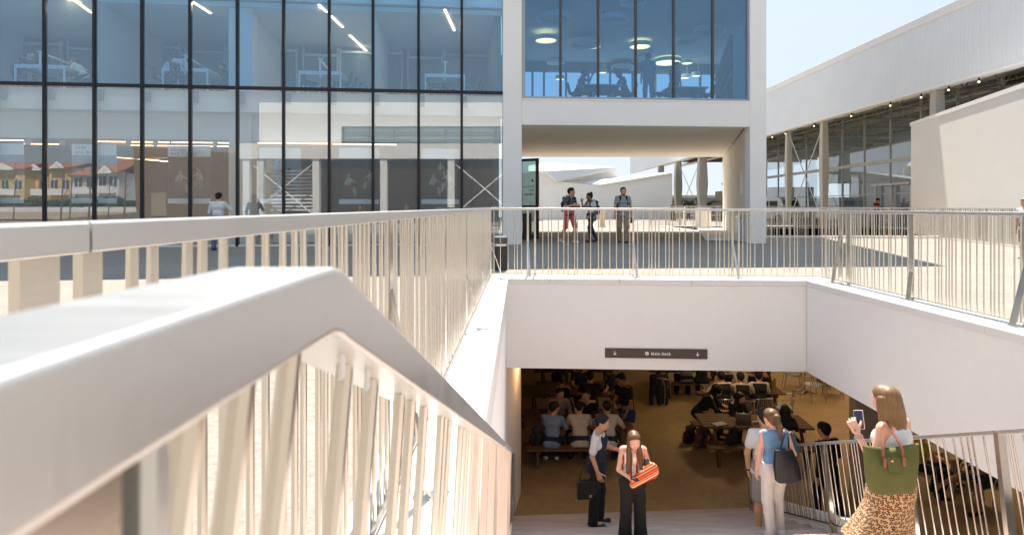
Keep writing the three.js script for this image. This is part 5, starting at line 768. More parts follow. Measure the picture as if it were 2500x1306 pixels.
// a backpack carried on a figure, or lying about (fig null)
function backpack(name, label, m, strapM, fig, pos, yaw, size = 1, tilt = 0, category = 'backpack') {
  const t = thing(name, label, category, fig ? fig.t.position.toArray() : pos, fig ? fig.t.rotation.y : yaw), s = size;
  const B = fig ? (x, y, z) => fig.shoulder.clone().addScaledVector(fig.lft, x * s).addScaledVector(fig.up, y * s).addScaledVector(fig.fwd, z * s - 0.115) : (x, y, z) => V(x * s, (y + 0.45) * s * Math.cos(tilt) + 0.001, z * s + (y + 0.45) * s * Math.sin(tilt));
  part('bag_body', meshField([cap(B(-0.08, -0.02, -0.05), B(0.08, -0.02, -0.05), 0.07 * s), cap(B(-0.1, -0.2, -0.07), B(0.1, -0.2, -0.07), 0.085 * s), cap(B(-0.1, -0.36, -0.07), B(0.1, -0.36, -0.07), 0.085 * s)], 0.018 * s, 0.09, { amp: 0.006 }), m, t);
  part('front_pocket', meshField([cap(B(-0.07, -0.33, -0.145), B(0.07, -0.33, -0.145), 0.05 * s), cap(B(-0.07, -0.24, -0.14), B(0.07, -0.24, -0.14), 0.045 * s)], 0.016 * s, 0.05), m, t);
  part('handle', pipe([B(-0.04, 0.04, -0.03), B(0, 0.09, -0.03), B(0.04, 0.04, -0.03)], 0.007 * s, 10, 6), strapM, t);
  for (const k of [-1, 1]) part('strap', fig ? band([B(k * 0.09, 0.0, 0), B(k * 0.1, 0.075, 0.1), B(k * 0.105, 0.02, 0.215), B(k * 0.12, -0.14, 0.24), B(k * 0.165, -0.28, 0.1), B(k * 0.12, -0.36, -0.02)], 0.05 * s, 0.01, fig.lft) : band([B(k * 0.08, 0.0, 0.02), B(k * 0.1, -0.1, 0.09), B(k * 0.11, -0.25, 0.08), B(k * 0.1, -0.38, 0.02)], 0.05 * s, 0.01, V(1, 0, 0)), strapM, t);
  return t;
}
// ------------------------------------------------------------------ furniture
const plankG = {};
function picnicTable(pos, yaw, len, label) {
  const t = thing('picnic_table', label, 'table', pos, yaw), r = rnd(Math.round(len * 100));
  for (let i = 0; i < 5; i++) { const z = -0.34 + i * 0.17; part('plank', box(-len / 2, 0.705, z - 0.08, len / 2, 0.745 + 0.002 * r(), z + 0.08, 0.005), M.wood, t); }
  for (const s of [-1, 1]) for (let i = 0; i < 2; i++) { const z = s * (0.6 + i * 0.15); part('bench_plank', box(-len / 2, 0.4, z - 0.07, len / 2, 0.44 + 0.002 * r(), z + 0.07, 0.005), M.wood, t); }
  for (const x of [-len / 2 + 0.25, len / 2 - 0.25]) { part('trestle', [bar(V(x, 0, -0.62), V(x, 0.7, -0.3), 0.045, 0.09, 0.004), bar(V(x, 0, 0.62), V(x, 0.7, 0.3), 0.045, 0.09, 0.004), bar(V(x + 0.045, 0.36, -0.74), V(x + 0.045, 0.36, 0.74), 0.04, 0.08, 0.004), bar(V(x + 0.046, 0.67, -0.4), V(x + 0.046, 0.67, 0.4), 0.04, 0.06)], M.wood, t); part('bench_leg', box(x - 0.03, 0, 0.66, x + 0.03, 0.36, 0.72), M.wood, t); part('bench_leg', box(x - 0.03, 0, -0.72, x + 0.03, 0.36, -0.66), M.wood, t); }
  return t;
}
const ALU = mat([0.62, 0.6, 0.56], 0.3, { metalness: 0.9 }), SEATW = mat([0.55, 0.62, 0.75], 0.5), WICK = mat([0.4, 0.33, 0.24], 0.7);
let chair0 = null;
function cafeChair(pos, yaw, label, group) {
  if (chair0) return copyOf(chair0, pos, yaw, label, group);
  const t = chair0 = thing('cafe_chair', label, 'chair', pos, yaw, group), r = 0.0125;
  for (const s of [-1, 1]) { part('leg', pipe([V(s * 0.24, 0, 0.24), V(s * 0.225, 0.42, 0.2), V(s * 0.25, 0.63, 0.16), V(s * 0.265, 0.675, 0.05), V(s * 0.25, 0.7, -0.12)], r, 20, 7), ALU, t); part('leg', pipe([V(s * 0.21, 0, -0.27), V(s * 0.2, 0.44, -0.2), V(s * 0.17, 0.8, -0.27)], r, 14, 7), ALU, t); }
  part('back_rail', pipe([V(0.25, 0.7, -0.12), V(0.2, 0.74, -0.24), V(0, 0.76, -0.29), V(-0.2, 0.74, -0.24), V(-0.25, 0.7, -0.12)], r, 24, 7), ALU, t);
  part('seat', boxUV(clean((() => { const g = new THREE.CylinderGeometry(0.22, 0.21, 0.03, 28); g.translate(0, 0.445, 0); return g; })())), SEATW, t);
  part('seat_frame', pipe(Array.from({ length: 16 }, (_, i) => V(0.225 * Math.cos(i * 0.3927), 0.435, 0.225 * Math.sin(i * 0.3927))), 0.012, 40, 6, true), ALU, t);
  for (let i = 0; i < 7; i++) { const x = -0.15 + i * 0.05; part('back_slat', bar(V(x, 0.44, -0.2 + 0.02 * Math.abs(x)), V(x, 0.75, -0.28 + 0.3 * x * x), 0.022, 0.005), WICK, t); }
  return t;
}
function cafeTable(pos, yaw, label) {
  const t = thing('cafe_table', label, 'table', pos, yaw); part('table_top', box(-0.36, 0.72, -0.36, 0.36, 0.745, 0.36, 0.008), mat([0.55, 0.56, 0.55], 0.3, { metalness: 0.6 }), t); part('column', rod(V(0, 0.05, 0), V(0, 0.72, 0), 0.03, 0.03, 12), ALU, t);
  for (const a of [0.78, 2.36, 3.93, 5.5]) part('foot', bar(V(0, 0.05, 0), V(0.33 * Math.cos(a), 0.012, 0.33 * Math.sin(a)), 0.06, 0.02, 0.004), ALU, t); return t;
}
const deskM = mat([0.82, 0.82, 0.82], 0.5);
function bench(px, py, w, dep, label, noDivider) {   // study desk row behind the upper glass, end frame to the glass
  const z = -0.55, Y = 4.745, x = lb(px, z), p = LW(x, Y, z), t = thing('study_desk', label, 'desk', p.toArray(), yawL);
  part('table_top', box(-w / 2, 0.71, -dep, w / 2, 0.75, 0, 0.004), deskM, t);
  for (const s of [-1, 1]) { part('leg', box(s * (w / 2 - 0.025) - 0.025, 0, -0.055, s * (w / 2 - 0.025) + 0.025, 0.708, -0.002, 0.003), deskM, t); part('leg', box(s * (w / 2 - 0.025) - 0.025, 0, -dep + 0.002, s * (w / 2 - 0.025) + 0.025, 0.708, -dep + 0.05), deskM, t); }
  part('end_rail', box(-w / 2, 0.64, -0.05, w / 2, 0.709, -0.004, 0.003), deskM, t);
  part('screen_post', [box(-0.025, 0.55, -0.06, 0.025, 1.14, -0.025), box(-0.09, 1.14, -0.07, 0.09, 1.165, -0.015)], deskM, t);
  part('light_bar', box(-0.03, 1.1, -dep + 0.1, 0.03, 1.14, -0.071), deskM, t);
  return t;
}
const shellM = mat([0.035, 0.045, 0.06], 0.6);
let office0 = null;
function officeChair(pos, yaw, label, group) {
  if (office0) return copyOf(office0, pos, yaw, label, group);
  const t = office0 = thing('office_chair', label, 'chair', pos, yaw, group);
  part('seat_shell', meshField([cap([-0.13, 0.46, -0.05], [0.13, 0.46, -0.05], 0.05), cap([-0.13, 0.45, 0.17], [0.13, 0.45, 0.17], 0.045), cap([-0.14, 0.46, -0.05], [-0.14, 0.45, 0.17], 0.05), cap([0.14, 0.46, -0.05], [0.14, 0.45, 0.17], 0.05), cap([-0.13, 0.5, -0.19], [-0.12, 0.82, -0.27], 0.035), cap([0.13, 0.5, -0.19], [0.12, 0.82, -0.27], 0.035), cap([0, 0.5, -0.2], [0, 0.83, -0.29], 0.04)], 0.02, 0.1), shellM, t);
  part('stem', rod(V(0, 0.1, 0), V(0, 0.43, 0), 0.022, 0.022, 10), M.steelBright, t);
  for (let i = 0; i < 4; i++) { const a = 0.5 + i * 1.5708; part('base_arm', bar(V(0, 0.12, 0), V(0.31 * Math.cos(a), 0.03, 0.31 * Math.sin(a)), 0.03, 0.025, 0.004), M.steelBright, t); }
  return t;
}
const fl = (px, d, y = FLOOR) => [d * (px - 1250) / FOC, y, -d];
const stairY = (x, d) => { const tr = 11 / 26, dd = d - 0.07 * (x - 2.6) * smooth(0, 5, d); return FLOOR / 26 * (Math.floor(dd / tr) + 1); };
picnicTable(fl(1408, 13.35), 0.03, 2.3, 'wooden picnic table where three men in pale shirts sit with their backs turned');
picnicTable(fl(1404, 15.6), 0.0, 2.6, 'wooden picnic table behind, in the darkest part of the lower hall');
picnicTable(fl(1405, 18.0), 0.0, 2.4, 'farthest wooden picnic table on the left, just under the white slab');
picnicTable(fl(1838, 13.35), -0.05, 2.3, 'long wooden picnic table with a laptop and bags, behind the couple on the stairs');
picnicTable(fl(1690, 18.0), 0.05, 2.2, 'wooden picnic table at the back right, cut off by the white slab');
picnicTable(fl(1812, 15.7), 0, 1.9, 'wooden picnic table in the middle of the group in dark waistcoats');
cafeTable(fl(1966, 17.9), 0.1, 'square metal café table among empty chairs at the bright side of the hall');
cafeTable(fl(2035, 18.4), 0.2, 'metal café table partly hidden by the white soffit edge');
cafeTable(fl(2330, 11.7), 0.1, 'metal café table seen between the bars of the right stair railing');
cafeChair(fl(1936, 18.2), 1.3, 'empty café chair with a pale blue seat, left of the square metal table', 'metal café chairs');
cafeChair(fl(1986, 17.1), Math.PI + 0.1, 'empty café chair with its slatted back to the camera, nearest the square metal table', 'metal café chairs');
cafeChair(fl(2036, 17.5), Math.PI - 0.3, 'empty café chair right of the square metal table, at the edge of the soffit', 'metal café chairs');
cafeChair(fl(1912, 15.2), -1.9, 'café chair turned sideways behind the picnic table, beside the woman in mustard', 'metal café chairs');
cafeChair(fl(1612, 16.9), 2.6, 'café chair draped with a black coat, alone in the middle of the hall', 'metal café chairs');
cafeChair(fl(2250, 11.5), 1.2, 'café chair under the person in yellow', 'metal café chairs');
cafeChair(fl(2312, 12.4), 0.2, 'café chair under the person in grey behind the metal table', 'metal café chairs');
cafeChair(fl(2412, 11.0), -1.2, 'café chair under the man in blue shorts', 'metal café chairs');
[[1770, 15.05, Math.PI], [1815, 14.95, Math.PI], [1857, 15.1, Math.PI + 0.1]].forEach(([px, d, y], i) => cafeChair(fl(px, d), y, ['café chair under the leftmost person in a waistcoat', 'café chair under the middle person in a waistcoat', 'café chair under the rightmost person in a waistcoat'][i], 'metal café chairs'));
{ const t = thing('coat', 'black coat hung over the chair in the middle of the hall', 'coat', fl(1608, 16.75)); part('cloth', meshField([cap([-0.16, 0.76, 0], [0.16, 0.76, 0], 0.07), cap([-0.15, 0.7, 0.02], [-0.22, 0.08, 0.1], 0.09, 0.06), cap([0.15, 0.7, 0.02], [0.2, 0.06, 0.08], 0.09, 0.06), cap([0, 0.7, 0.03], [0, 0.07, 0.1], 0.1, 0.07)], 0.03, 0.1, { amp: 0.015 }), CLOTH([0.012, 0.012, 0.014]), t); }
// things on the tables and floor
{
  const lp = thing('laptop', 'open silver laptop on the picnic table, lid towards the camera', 'laptop', [fl(1812, 13.35)[0], FLOOR + 0.748, -13.3], Math.PI - 0.25);
  part('base', box(-0.16, 0, -0.11, 0.16, 0.015, 0.11, 0.004), ALU, lp); const lid = part('lid', boxUV(clean(new RoundedBoxGeometry(0.32, 0.22, 0.01, 2, 0.004))), ALU, lp); lid.position.set(0, 0.118, -0.135); lid.rotation.x = -0.22;
  const lg = new THREE.CircleGeometry(0.018, 18); const m = part('logo', lg, mat([0.9, 0.9, 0.9], 0.4), lp); m.position.set(0, 0.12, -0.142); m.rotation.set(-0.22, Math.PI, 0);
  const nb = thing('notebook', 'dark notebook lying open on the left end of the picnic table', 'notebook', [fl(1758, 13.1)[0], FLOOR + 0.748, -13.1], 0.4); part('cover', box(-0.15, 0, -0.1, 0.15, 0.012, 0.1), M.darkGrey, nb); part('pages', box(-0.145, 0.0121, -0.095, 0.145, 0.022, 0.095, 0.003), mat([0.5, 0.5, 0.5], 0.8), nb);
  const phone = thing('glasses_case', 'small pale case on the picnic table by the laptop', 'case', [fl(1846, 13.2)[0], FLOOR + 0.748, -13.2], 0.2); part('case_body', meshField([cap([-0.05, 0.025, 0], [0.05, 0.025, 0], 0.025)], 0.01, 0.02), M.whitePlastic, phone);
  const bagOn = (px, d, y, c, lab, s = 1) => backpack('backpack', lab, CLOTH(c), CLOTH([0.02, 0.02, 0.02]), null, [fl(px, d)[0], FLOOR + y, -d], 0.5, s, 0.15);
  bagOn(1492, 15.5, 0.748, [0.02, 0.03, 0.05], 'navy backpack standing on the table behind the men in pale shirts', 0.85); bagOn(1686, 13.95, 0, [0.05, 0.02, 0.018], 'dark backpack slumped on the floor at the left of the laptop table', 0.9); bagOn(1716, 13.7, 0, [0.13, 0.06, 0.045], 'reddish brown bag on the floor under the laptop table end', 1.0); bagOn(1790, 12.72, 0.442, [0.028, 0.024, 0.02], 'black bag on the near bench of the laptop table', 0.8); bagOn(1311, 12.75, 0.442, [0.03, 0.032, 0.034], 'grey backpack at the left end of the bench beside the man in the blue shirt', 0.8); bagOn(1740, 16.6, 0.02, [0.012, 0.012, 0.014], 'black bag on the floor behind the group in waistcoats', 0.8);
  const tray = (px, d, lab, c) => { const t = thing('food_tray', lab, 'tray', [fl(px, d)[0], FLOOR + 0.748, -d], 0.3); part('tray_body', box(-0.16, 0, -0.11, 0.16, 0.02, 0.11, 0.006), mat([0.3, 0.28, 0.26], 0.6), t); part('food', meshField([cap([-0.05, 0.03, 0], [0.05, 0.035, 0.02], 0.03), cap([0.06, 0.03, -0.04], [0.08, 0.03, -0.02], 0.025)], 0.012, 0.02), mat(c, 0.8), t); };
  tray(1376, 13.3, 'tray with green salad between the two men at the left', [0.18, 0.25, 0.06]); tray(1448, 13.3, 'tray with pale napkin in the middle of the men\'s table', [0.6, 0.55, 0.48]);
}

// ------------------------------------------------------------------ cloth prints
const prints = {
  leopard: canvasTex(512, 512, (x, w, h) => { const r = rnd(5); x.fillStyle = '#d3ad85'; x.fillRect(0, 0, w, h); for (let j = 0; j < 13; j++) for (let i = 0; i < 13; i++) { const cx = (i + 0.5 * (j % 2) + 0.5 * (r() - 0.5)) * w / 13, cy = (j + 0.5 * (r() - 0.5)) * h / 13, a = r() * 6; for (const [ox, oy] of [[0, 0], [w, 0], [-w, 0], [0, h], [0, -h]]) { x.fillStyle = '#96673a'; x.beginPath(); x.ellipse(cx + ox, cy + oy, 11, 9, a, 0, 7); x.fill(); x.strokeStyle = '#2a180c'; x.lineWidth = 8; for (let k = 0; k < 3; k++) { const s = a + k * 2.1; x.beginPath(); x.ellipse(cx + ox, cy + oy, 15, 13, a, s, s + 1.35); x.stroke(); } } } }),
  stripes: canvasTex(256, 32, (x, w, h) => { let p = 0; const c = ['#f2ece2', '#c9481f', '#f0e2cf', '#8c1f2a', '#d98c1f', '#d98c1f', '#b3312a', '#f2ece2', '#6b7a55', '#e8a13a', '#a5283a', '#efe6da']; for (let i = 0; i < 12; i++) { x.fillStyle = c[i]; x.fillRect(i * w / 12, 0, w / 12 + 1, h); } }),
  pouch: canvasTex(64, 256, (x, w, h) => { const c = ['#e8762c', '#d9352f', '#f0b04a', '#d63f6a', '#f0e0c8', '#e8762c', '#c22f3a', '#f2c266', '#b03a68', '#e05a2a']; for (let i = 0; i < 20; i++) { x.fillStyle = c[i % 10]; x.fillRect(0, i * h / 20, w, h / 20 + 1); } }),
  leaves: canvasTex(256, 256, (x, w, h) => { const r = rnd(8); x.fillStyle = '#23293a'; x.fillRect(0, 0, w, h); for (let i = 0; i < 70; i++) { x.fillStyle = ['#c9ccd0', '#8f98a5', '#4a5870', '#dfe0df'][i % 4]; x.save(); x.translate(r() * w, r() * h); x.rotate(r() * 6); x.beginPath(); x.ellipse(0, 0, 15, 5, 0, 0, 7); x.fill(); x.restore(); } }),
  check: canvasTex(128, 128, (x, w, h) => { x.fillStyle = '#b9b5b0'; x.fillRect(0, 0, w, h); x.fillStyle = 'rgba(90,90,100,0.45)'; for (let i = 0; i < 128; i += 22) { x.fillRect(i, 0, 7, h); x.fillRect(0, i, w, 7); } }),
};
for (const [k, m] of [['leopard', [0.42, 0.42]], ['stripes', [0.3, 0.3]], ['pouch', [0.2, 0.26]], ['leaves', [0.3, 0.3]], ['check', [0.15, 0.15]]]) { prints[k].wrapS = prints[k].wrapT = THREE.RepeatWrapping; prints[k].repeat.set(1 / m[0], 1 / m[1]); }
const K = { white: CLOTH([0.78, 0.78, 0.8]), offwhite: CLOTH([0.62, 0.58, 0.52]), greyT: CLOTH([0.33, 0.34, 0.38]), grey: CLOTH([0.3, 0.3, 0.3]), black: CLOTH([0.012, 0.012, 0.014]), navy: CLOTH([0.018, 0.026, 0.055]), blue: CLOTH([0.23, 0.33, 0.52]), lightBlue: CLOTH([0.2, 0.38, 0.62]), jeans: CLOTH([0.04, 0.065, 0.13]), red: CLOTH([0.55, 0.06, 0.05]), coral: CLOTH([0.68, 0.12, 0.1]), beige: CLOTH([0.36, 0.28, 0.19]), mustard: CLOTH([0.2, 0.13, 0.03]), yellow: CLOTH([0.6, 0.5, 0.03]), charcoal: CLOTH([0.03, 0.03, 0.034]), purple: CLOTH([0.22, 0.18, 0.26]), cream: CLOTH([0.8, 0.76, 0.72]), tankWhite: CLOTH([0.82, 0.8, 0.79]) };
const shoeDark = mat([0.02, 0.02, 0.025], 0.5), shoeWhite = mat([0.7, 0.68, 0.66], 0.6), shoeNavy = mat([0.03, 0.05, 0.1], 0.7), shoeBrown = mat([0.12, 0.07, 0.04], 0.5);

// ------------------------------------------------------------------ the five people on the stairs
{ // man in a waistcoat
  const d = 9.2, x = d * (1458 - 1250) / FOC, pos = [x, stairY(x, d), -d], yaw = 72 * D2R;
  const f = person({ label: 'young man in a dark waistcoat standing in profile at the foot of the stairs', pos, yaw, h: 1.68, cell: 0.012, skin: SKIN.tan, hair: ['black', 'short'], beard: HAIRC.dark, top: { m: K.white, sleeve: 0.72, collar: K.white, hem: 0.06 }, vest: K.navy, legs: { m: K.black, flare: 0.015 }, shoes: shoeDark,
    p: { lean: 3, head: [10, -4], aL: [[0.12, -0.85, 0.35], [-0.05, -0.15, 1]], aR: [[-0.1, -1, -0.18], [0.02, -0.95, 0.35]], lL: [[0.03, -1, 0.08], [0, -1, -0.06]], lR: [[-0.03, -1, -0.04], [0, -1, -0.06]], gripL: true, palmL: [-1, 0, 0] } });
  const w = f.toWorld(f.J.wL), cup = thing('paper_cup', 'small white paper cup in the hand of the man in the waistcoat', 'cup', [w.x + 0.09, w.y - 0.09, w.z - 0.005]); part('cup_body', boxUV(clean(new THREE.CylinderGeometry(0.035, 0.027, 0.09, 16))), M.whitePlastic, cup); const rim = part('rim', new THREE.TorusGeometry(0.035, 0.003, 6, 18), M.whitePlastic, cup); rim.rotation.x = Math.PI / 2; rim.position.y = 0.045;
  const bg = thing('briefcase', 'black leather briefcase with a brass clasp hanging behind the man in the waistcoat', 'briefcase', at(1431, 505 + 0, d - 0.12).setY(pos[1] + 0.43).toArray(), 0.12), lea = mat([0.012, 0.012, 0.013], 0.4);
  part('case_body', boxUV(clean(new RoundedBoxGeometry(0.27, 0.27, 0.1, 3, 0.02))), lea, bg).position.y = 0.14; part('flap', box(-0.138, 0.06, 0.051, 0.138, 0.282, 0.062, 0.004), lea, bg); part('clasp', box(0.03, 0.045, 0.063, 0.075, 0.085, 0.07, 0.003), mat([0.7, 0.5, 0.2], 0.3, { metalness: 1 }), bg);
  const s = f.toWorld(f.shoulder).sub(bg.position).applyAxisAngle(V(0, 1, 0), -0.12); part('strap', [band([V(-0.1, 0.27, 0), V(-0.03, 0.5, -0.02), s.clone().add(V(0.02, 0.02, 0.16))], 0.028, 0.006, V(1, 0, 0)), band([V(0.12, 0.27, 0), V(0.11, 0.5, 0.04), s.clone().add(V(0.025, 0.015, 0.17))], 0.028, 0.006, V(1, 0, 0))], lea, bg);
}
{ // woman in a striped top
  const d = 8.08, x = d * (1545 - 1250) / FOC, pos = [x, stairY(x, d), -d], yaw = -2 * D2R;
  const f = person({ label: 'woman with long hair and a striped halter top climbing the stairs, looking down', pos, yaw, fem: true, h: 1.56, cell: 0.011, skin: SKIN.rosy, hair: ['brown', 'long'], hairFront: true, top: { m: CLOTH([1, 1, 1], { map: prints.stripes, bumpMap: null }), name: 'halter_top', tank: true, straps: true, sleeve: 0, hem: 0.01, uv: (a, b2) => [a, b2] }, legs: { m: K.black, flare: 0.035 }, shoes: shoeDark,
    p: { lean: 7, head: [24, 4, 3], aL: [[0.3, -0.95, 0.06], [-0.8, -0.42, 0.55]], aR: [[-0.2, -0.97, 0.12], [0.5, -0.12, 0.85]], lL: [[0.05, -1, 0.0], [0.03, -1, -0.05]], lR: [[-0.05, -1, 0.12], [0.0, -1, -0.2]], gripL: true, gripR: true, palmL: [-0.3, 0.4, -1], palmR: [0.2, 1, 0] } });
  const part0 = thing('pouch', 'big folded pouch striped orange, pink and red under the woman\'s arm', 'pouch', f.toWorld(f.J.eL.clone().lerp(f.J.wL, 0.55)).add(V(-0.01, 0.035, 0.075)).toArray(), 0.1);
  const pg = meshField([cap([-0.14, -0.12, 0], [0.08, 0.06, 0], 0.05, 0.1), cap([-0.1, -0.06, 0], [0.1, 0.03, 0], 0.05, 0.085)].map((q) => ({ ...q, a: [q.a[0], q.a[1], q.a[2]], b: q.b })), 0.01, 0.04, { amp: 0.006, clips: [[[0, 0, 0.032], [0, 0, 1]], [[0, 0, -0.03], [0, 0, -1]]], uv: (a, b2) => [a, b2 * 0.9 - a * 0.45] }); part('pouch_body', pg, CLOTH([1, 1, 1], { map: prints.pouch, bumpMap: null }), part0);
  const w = f.toWorld(f.J.wR), ph = thing('phone', 'phone held at the waist of the woman in the striped top', 'phone', [w.x + 0.045, w.y + 0.03, w.z + 0.09], 0.3); const b = part('phone_body', boxUV(clean(new RoundedBoxGeometry(0.07, 0.009, 0.14, 2, 0.004))), M.blackPlastic, ph); part('screen', box(-0.03, 0.0047, -0.062, 0.03, 0.0056, 0.062), mat([0.03, 0.035, 0.04], 0.1), ph);
  const br = thing('bottle', 'dark bottle cap sticking out above the striped pouch', 'bottle', part0.position.clone().add(V(0.03, 0.1, -0.01)).toArray()); part('bottle_body', boxUV(clean(new THREE.CylinderGeometry(0.032, 0.034, 0.16, 18))), mat([0.02, 0.03, 0.025], 0.3), br); const c2 = part('cap', new THREE.SphereGeometry(0.031, 14, 8, 0, 6.3, 0, 1.57), mat([0.05, 0.06, 0.055], 0.3), br); c2.position.y = 0.08;
}
{ // man of the couple
  const d = 8.55, x = d * (1872 - 1250) / FOC, pos = [x, stairY(x, d), -d], yaw = 178 * D2R;
  const f = person({ label: 'man in a white T-shirt and checked shorts beyond the woman with the ponytail', pos, yaw, h: 1.8, cell: 0.013, skin: SKIN.tan, hair: ['black', 'short'], top: { m: K.white, sleeve: 0.6 }, legs: { m: CLOTH([0.9, 0.9, 0.9], { map: prints.check }), len: 0.47 }, shoes: shoeNavy,
    build: 1.12,
    p: { lean: 3, head: [12, -6], aL: [[0.24, -1, 0.0], [-0.12, -1, 0.2]], aR: [[-0.2, -0.95, -0.05], [0.05, -0.4, 0.9]], lL: [[0.05, -1, 0.02], [0.0, -1, -0.1]], lR: [[-0.06, -1, 0.25], [-0.02, -1, -0.15]] } });
  const wr = f.toWorld(f.J.wL), wt = thing('wristwatch', 'black wristwatch on the man in the white T-shirt', 'watch', wr.toArray()); const tg = part('watch_strap', new THREE.TorusGeometry(0.03, 0.011, 8, 18), M.blackPlastic, wt); tg.rotation.x = 1.5; part('dial', boxUV(clean(new THREE.CylinderGeometry(0.019, 0.019, 0.012, 14).rotateZ(1.57))), M.darkGrey, wt).position.x = -0.035;
  const st = thing('shoulder_strap', 'black sling strap across the back of the man in the white T-shirt', 'bag', pos, yaw); part('strap', band([f.shoulder.clone().addScaledVector(f.lft, -0.1).addScaledVector(f.up, 0.07), f.shoulder.clone().addScaledVector(f.lft, -0.1).addScaledVector(f.fwd, -0.095), f.ch.clone().addScaledVector(f.lft, -0.13).addScaledVector(f.fwd, -0.135), f.ch.clone().addScaledVector(f.lft, -0.21).addScaledVector(f.up, -0.12).addScaledVector(f.fwd, -0.05)], 0.06, 0.008, V(1, 0, 0)), K.black, st);
  const fo = thing('folder', 'dark blue folder with white pages tucked under the man\'s right arm', 'folder', f.toWorld(f.J.eR).add(V(0.06, 0.13, 0.02)).toArray(), 0.25); const c = part('cover', box(-0.11, -0.15, -0.02, 0.11, 0.15, 0.02, 0.004), mat([0.07, 0.12, 0.19], 0.5), fo); c.rotation.z = 0.5; const pgs = part('pages', box(-0.1, -0.147, -0.013, 0.114, 0.154, 0.013), M.whitePlastic, fo); pgs.rotation.z = 0.5;
}
{ // woman of the couple
  const d = 7.92, x = d * (1892 - 1250) / FOC, pos = [x, stairY(x, d), -d], yaw = 179 * D2R;
  const f = person({ label: 'woman with a ponytail, blue sleeveless top and white jeans going down the stairs', pos, yaw, fem: true, h: 1.68, cell: 0.011, skin: SKIN.rosy, hair: ['fair', 'tail'], face: false, top: { m: K.lightBlue, sleeve: 0, hem: 0.02, collar: K.lightBlue }, legs: { m: K.cream, slim: true }, shoes: shoeWhite,
    p: { lean: 2, head: [14, 12], aL: [[0.16, -1, 0.02], [0.02, -1, 0.3]], aR: [[-0.34, -0.9, 0.0], [0.25, -0.1, 0.9]], lL: [[0.0, -1, 0.06], [-0.02, -1, -0.26]], lR: [[0.02, -1, 0.24], [-0.08, -1, -0.04]] } });
  part('belt', loft([0.035, 0.0].map((y) => ring(0, f.hip.y + 0.045 + y, 0, 0.158, 0.118, 28, 2.3))), mat([0.02, 0.018, 0.016], 0.5), f.t);
  const bg = thing('tote_bag', 'black leather shoulder bag hanging at the back of the woman with the ponytail', 'bag', f.toWorld(f.hip).add(V(0.13, 0.03, 0.21)).toArray(), 0.2), lea = mat([0.014, 0.014, 0.018], 0.42);
  part('bag_body', loft([[0, 0.11, 0.05], [0.02, 0.135, 0.055], [0.15, 0.125, 0.06], [0.27, 0.095, 0.045], [0.3, 0.085, 0.03]].map(([y, a, b]) => ring(-0.05 + y * -0.25, y * 1.35 - 0.09, 0, a * 1.35, b * 1.2, 30, 2.8, (q) => 0.03 * Math.sin(5 * q)))), lea, bg); part('front_pocket', boxUV(clean(new RoundedBoxGeometry(0.13, 0.13, 0.03, 3, 0.012))), lea, bg).position.set(-0.08, 0.1, 0.055);
  const sh = f.toWorld(f.shoulder.clone().addScaledVector(f.lft, -0.13).addScaledVector(f.up, 0.065)).sub(bg.position).applyAxisAngle(V(0, 1, 0), -0.2);
  for (const k of [0, 1]) part('strap', band([V(-0.19 + 0.12 * k, 0.3, 0.03), V(-0.14 + 0.1 * k, 0.42, 0.02).lerp(sh, 0.35), sh.clone().add(V(0.01 * k, 0, 0.05 - 0.07 * k)), sh.clone().add(V(0.02, -0.06, -0.09))], 0.022, 0.006, V(1, 0, 0)), lea, bg);
}
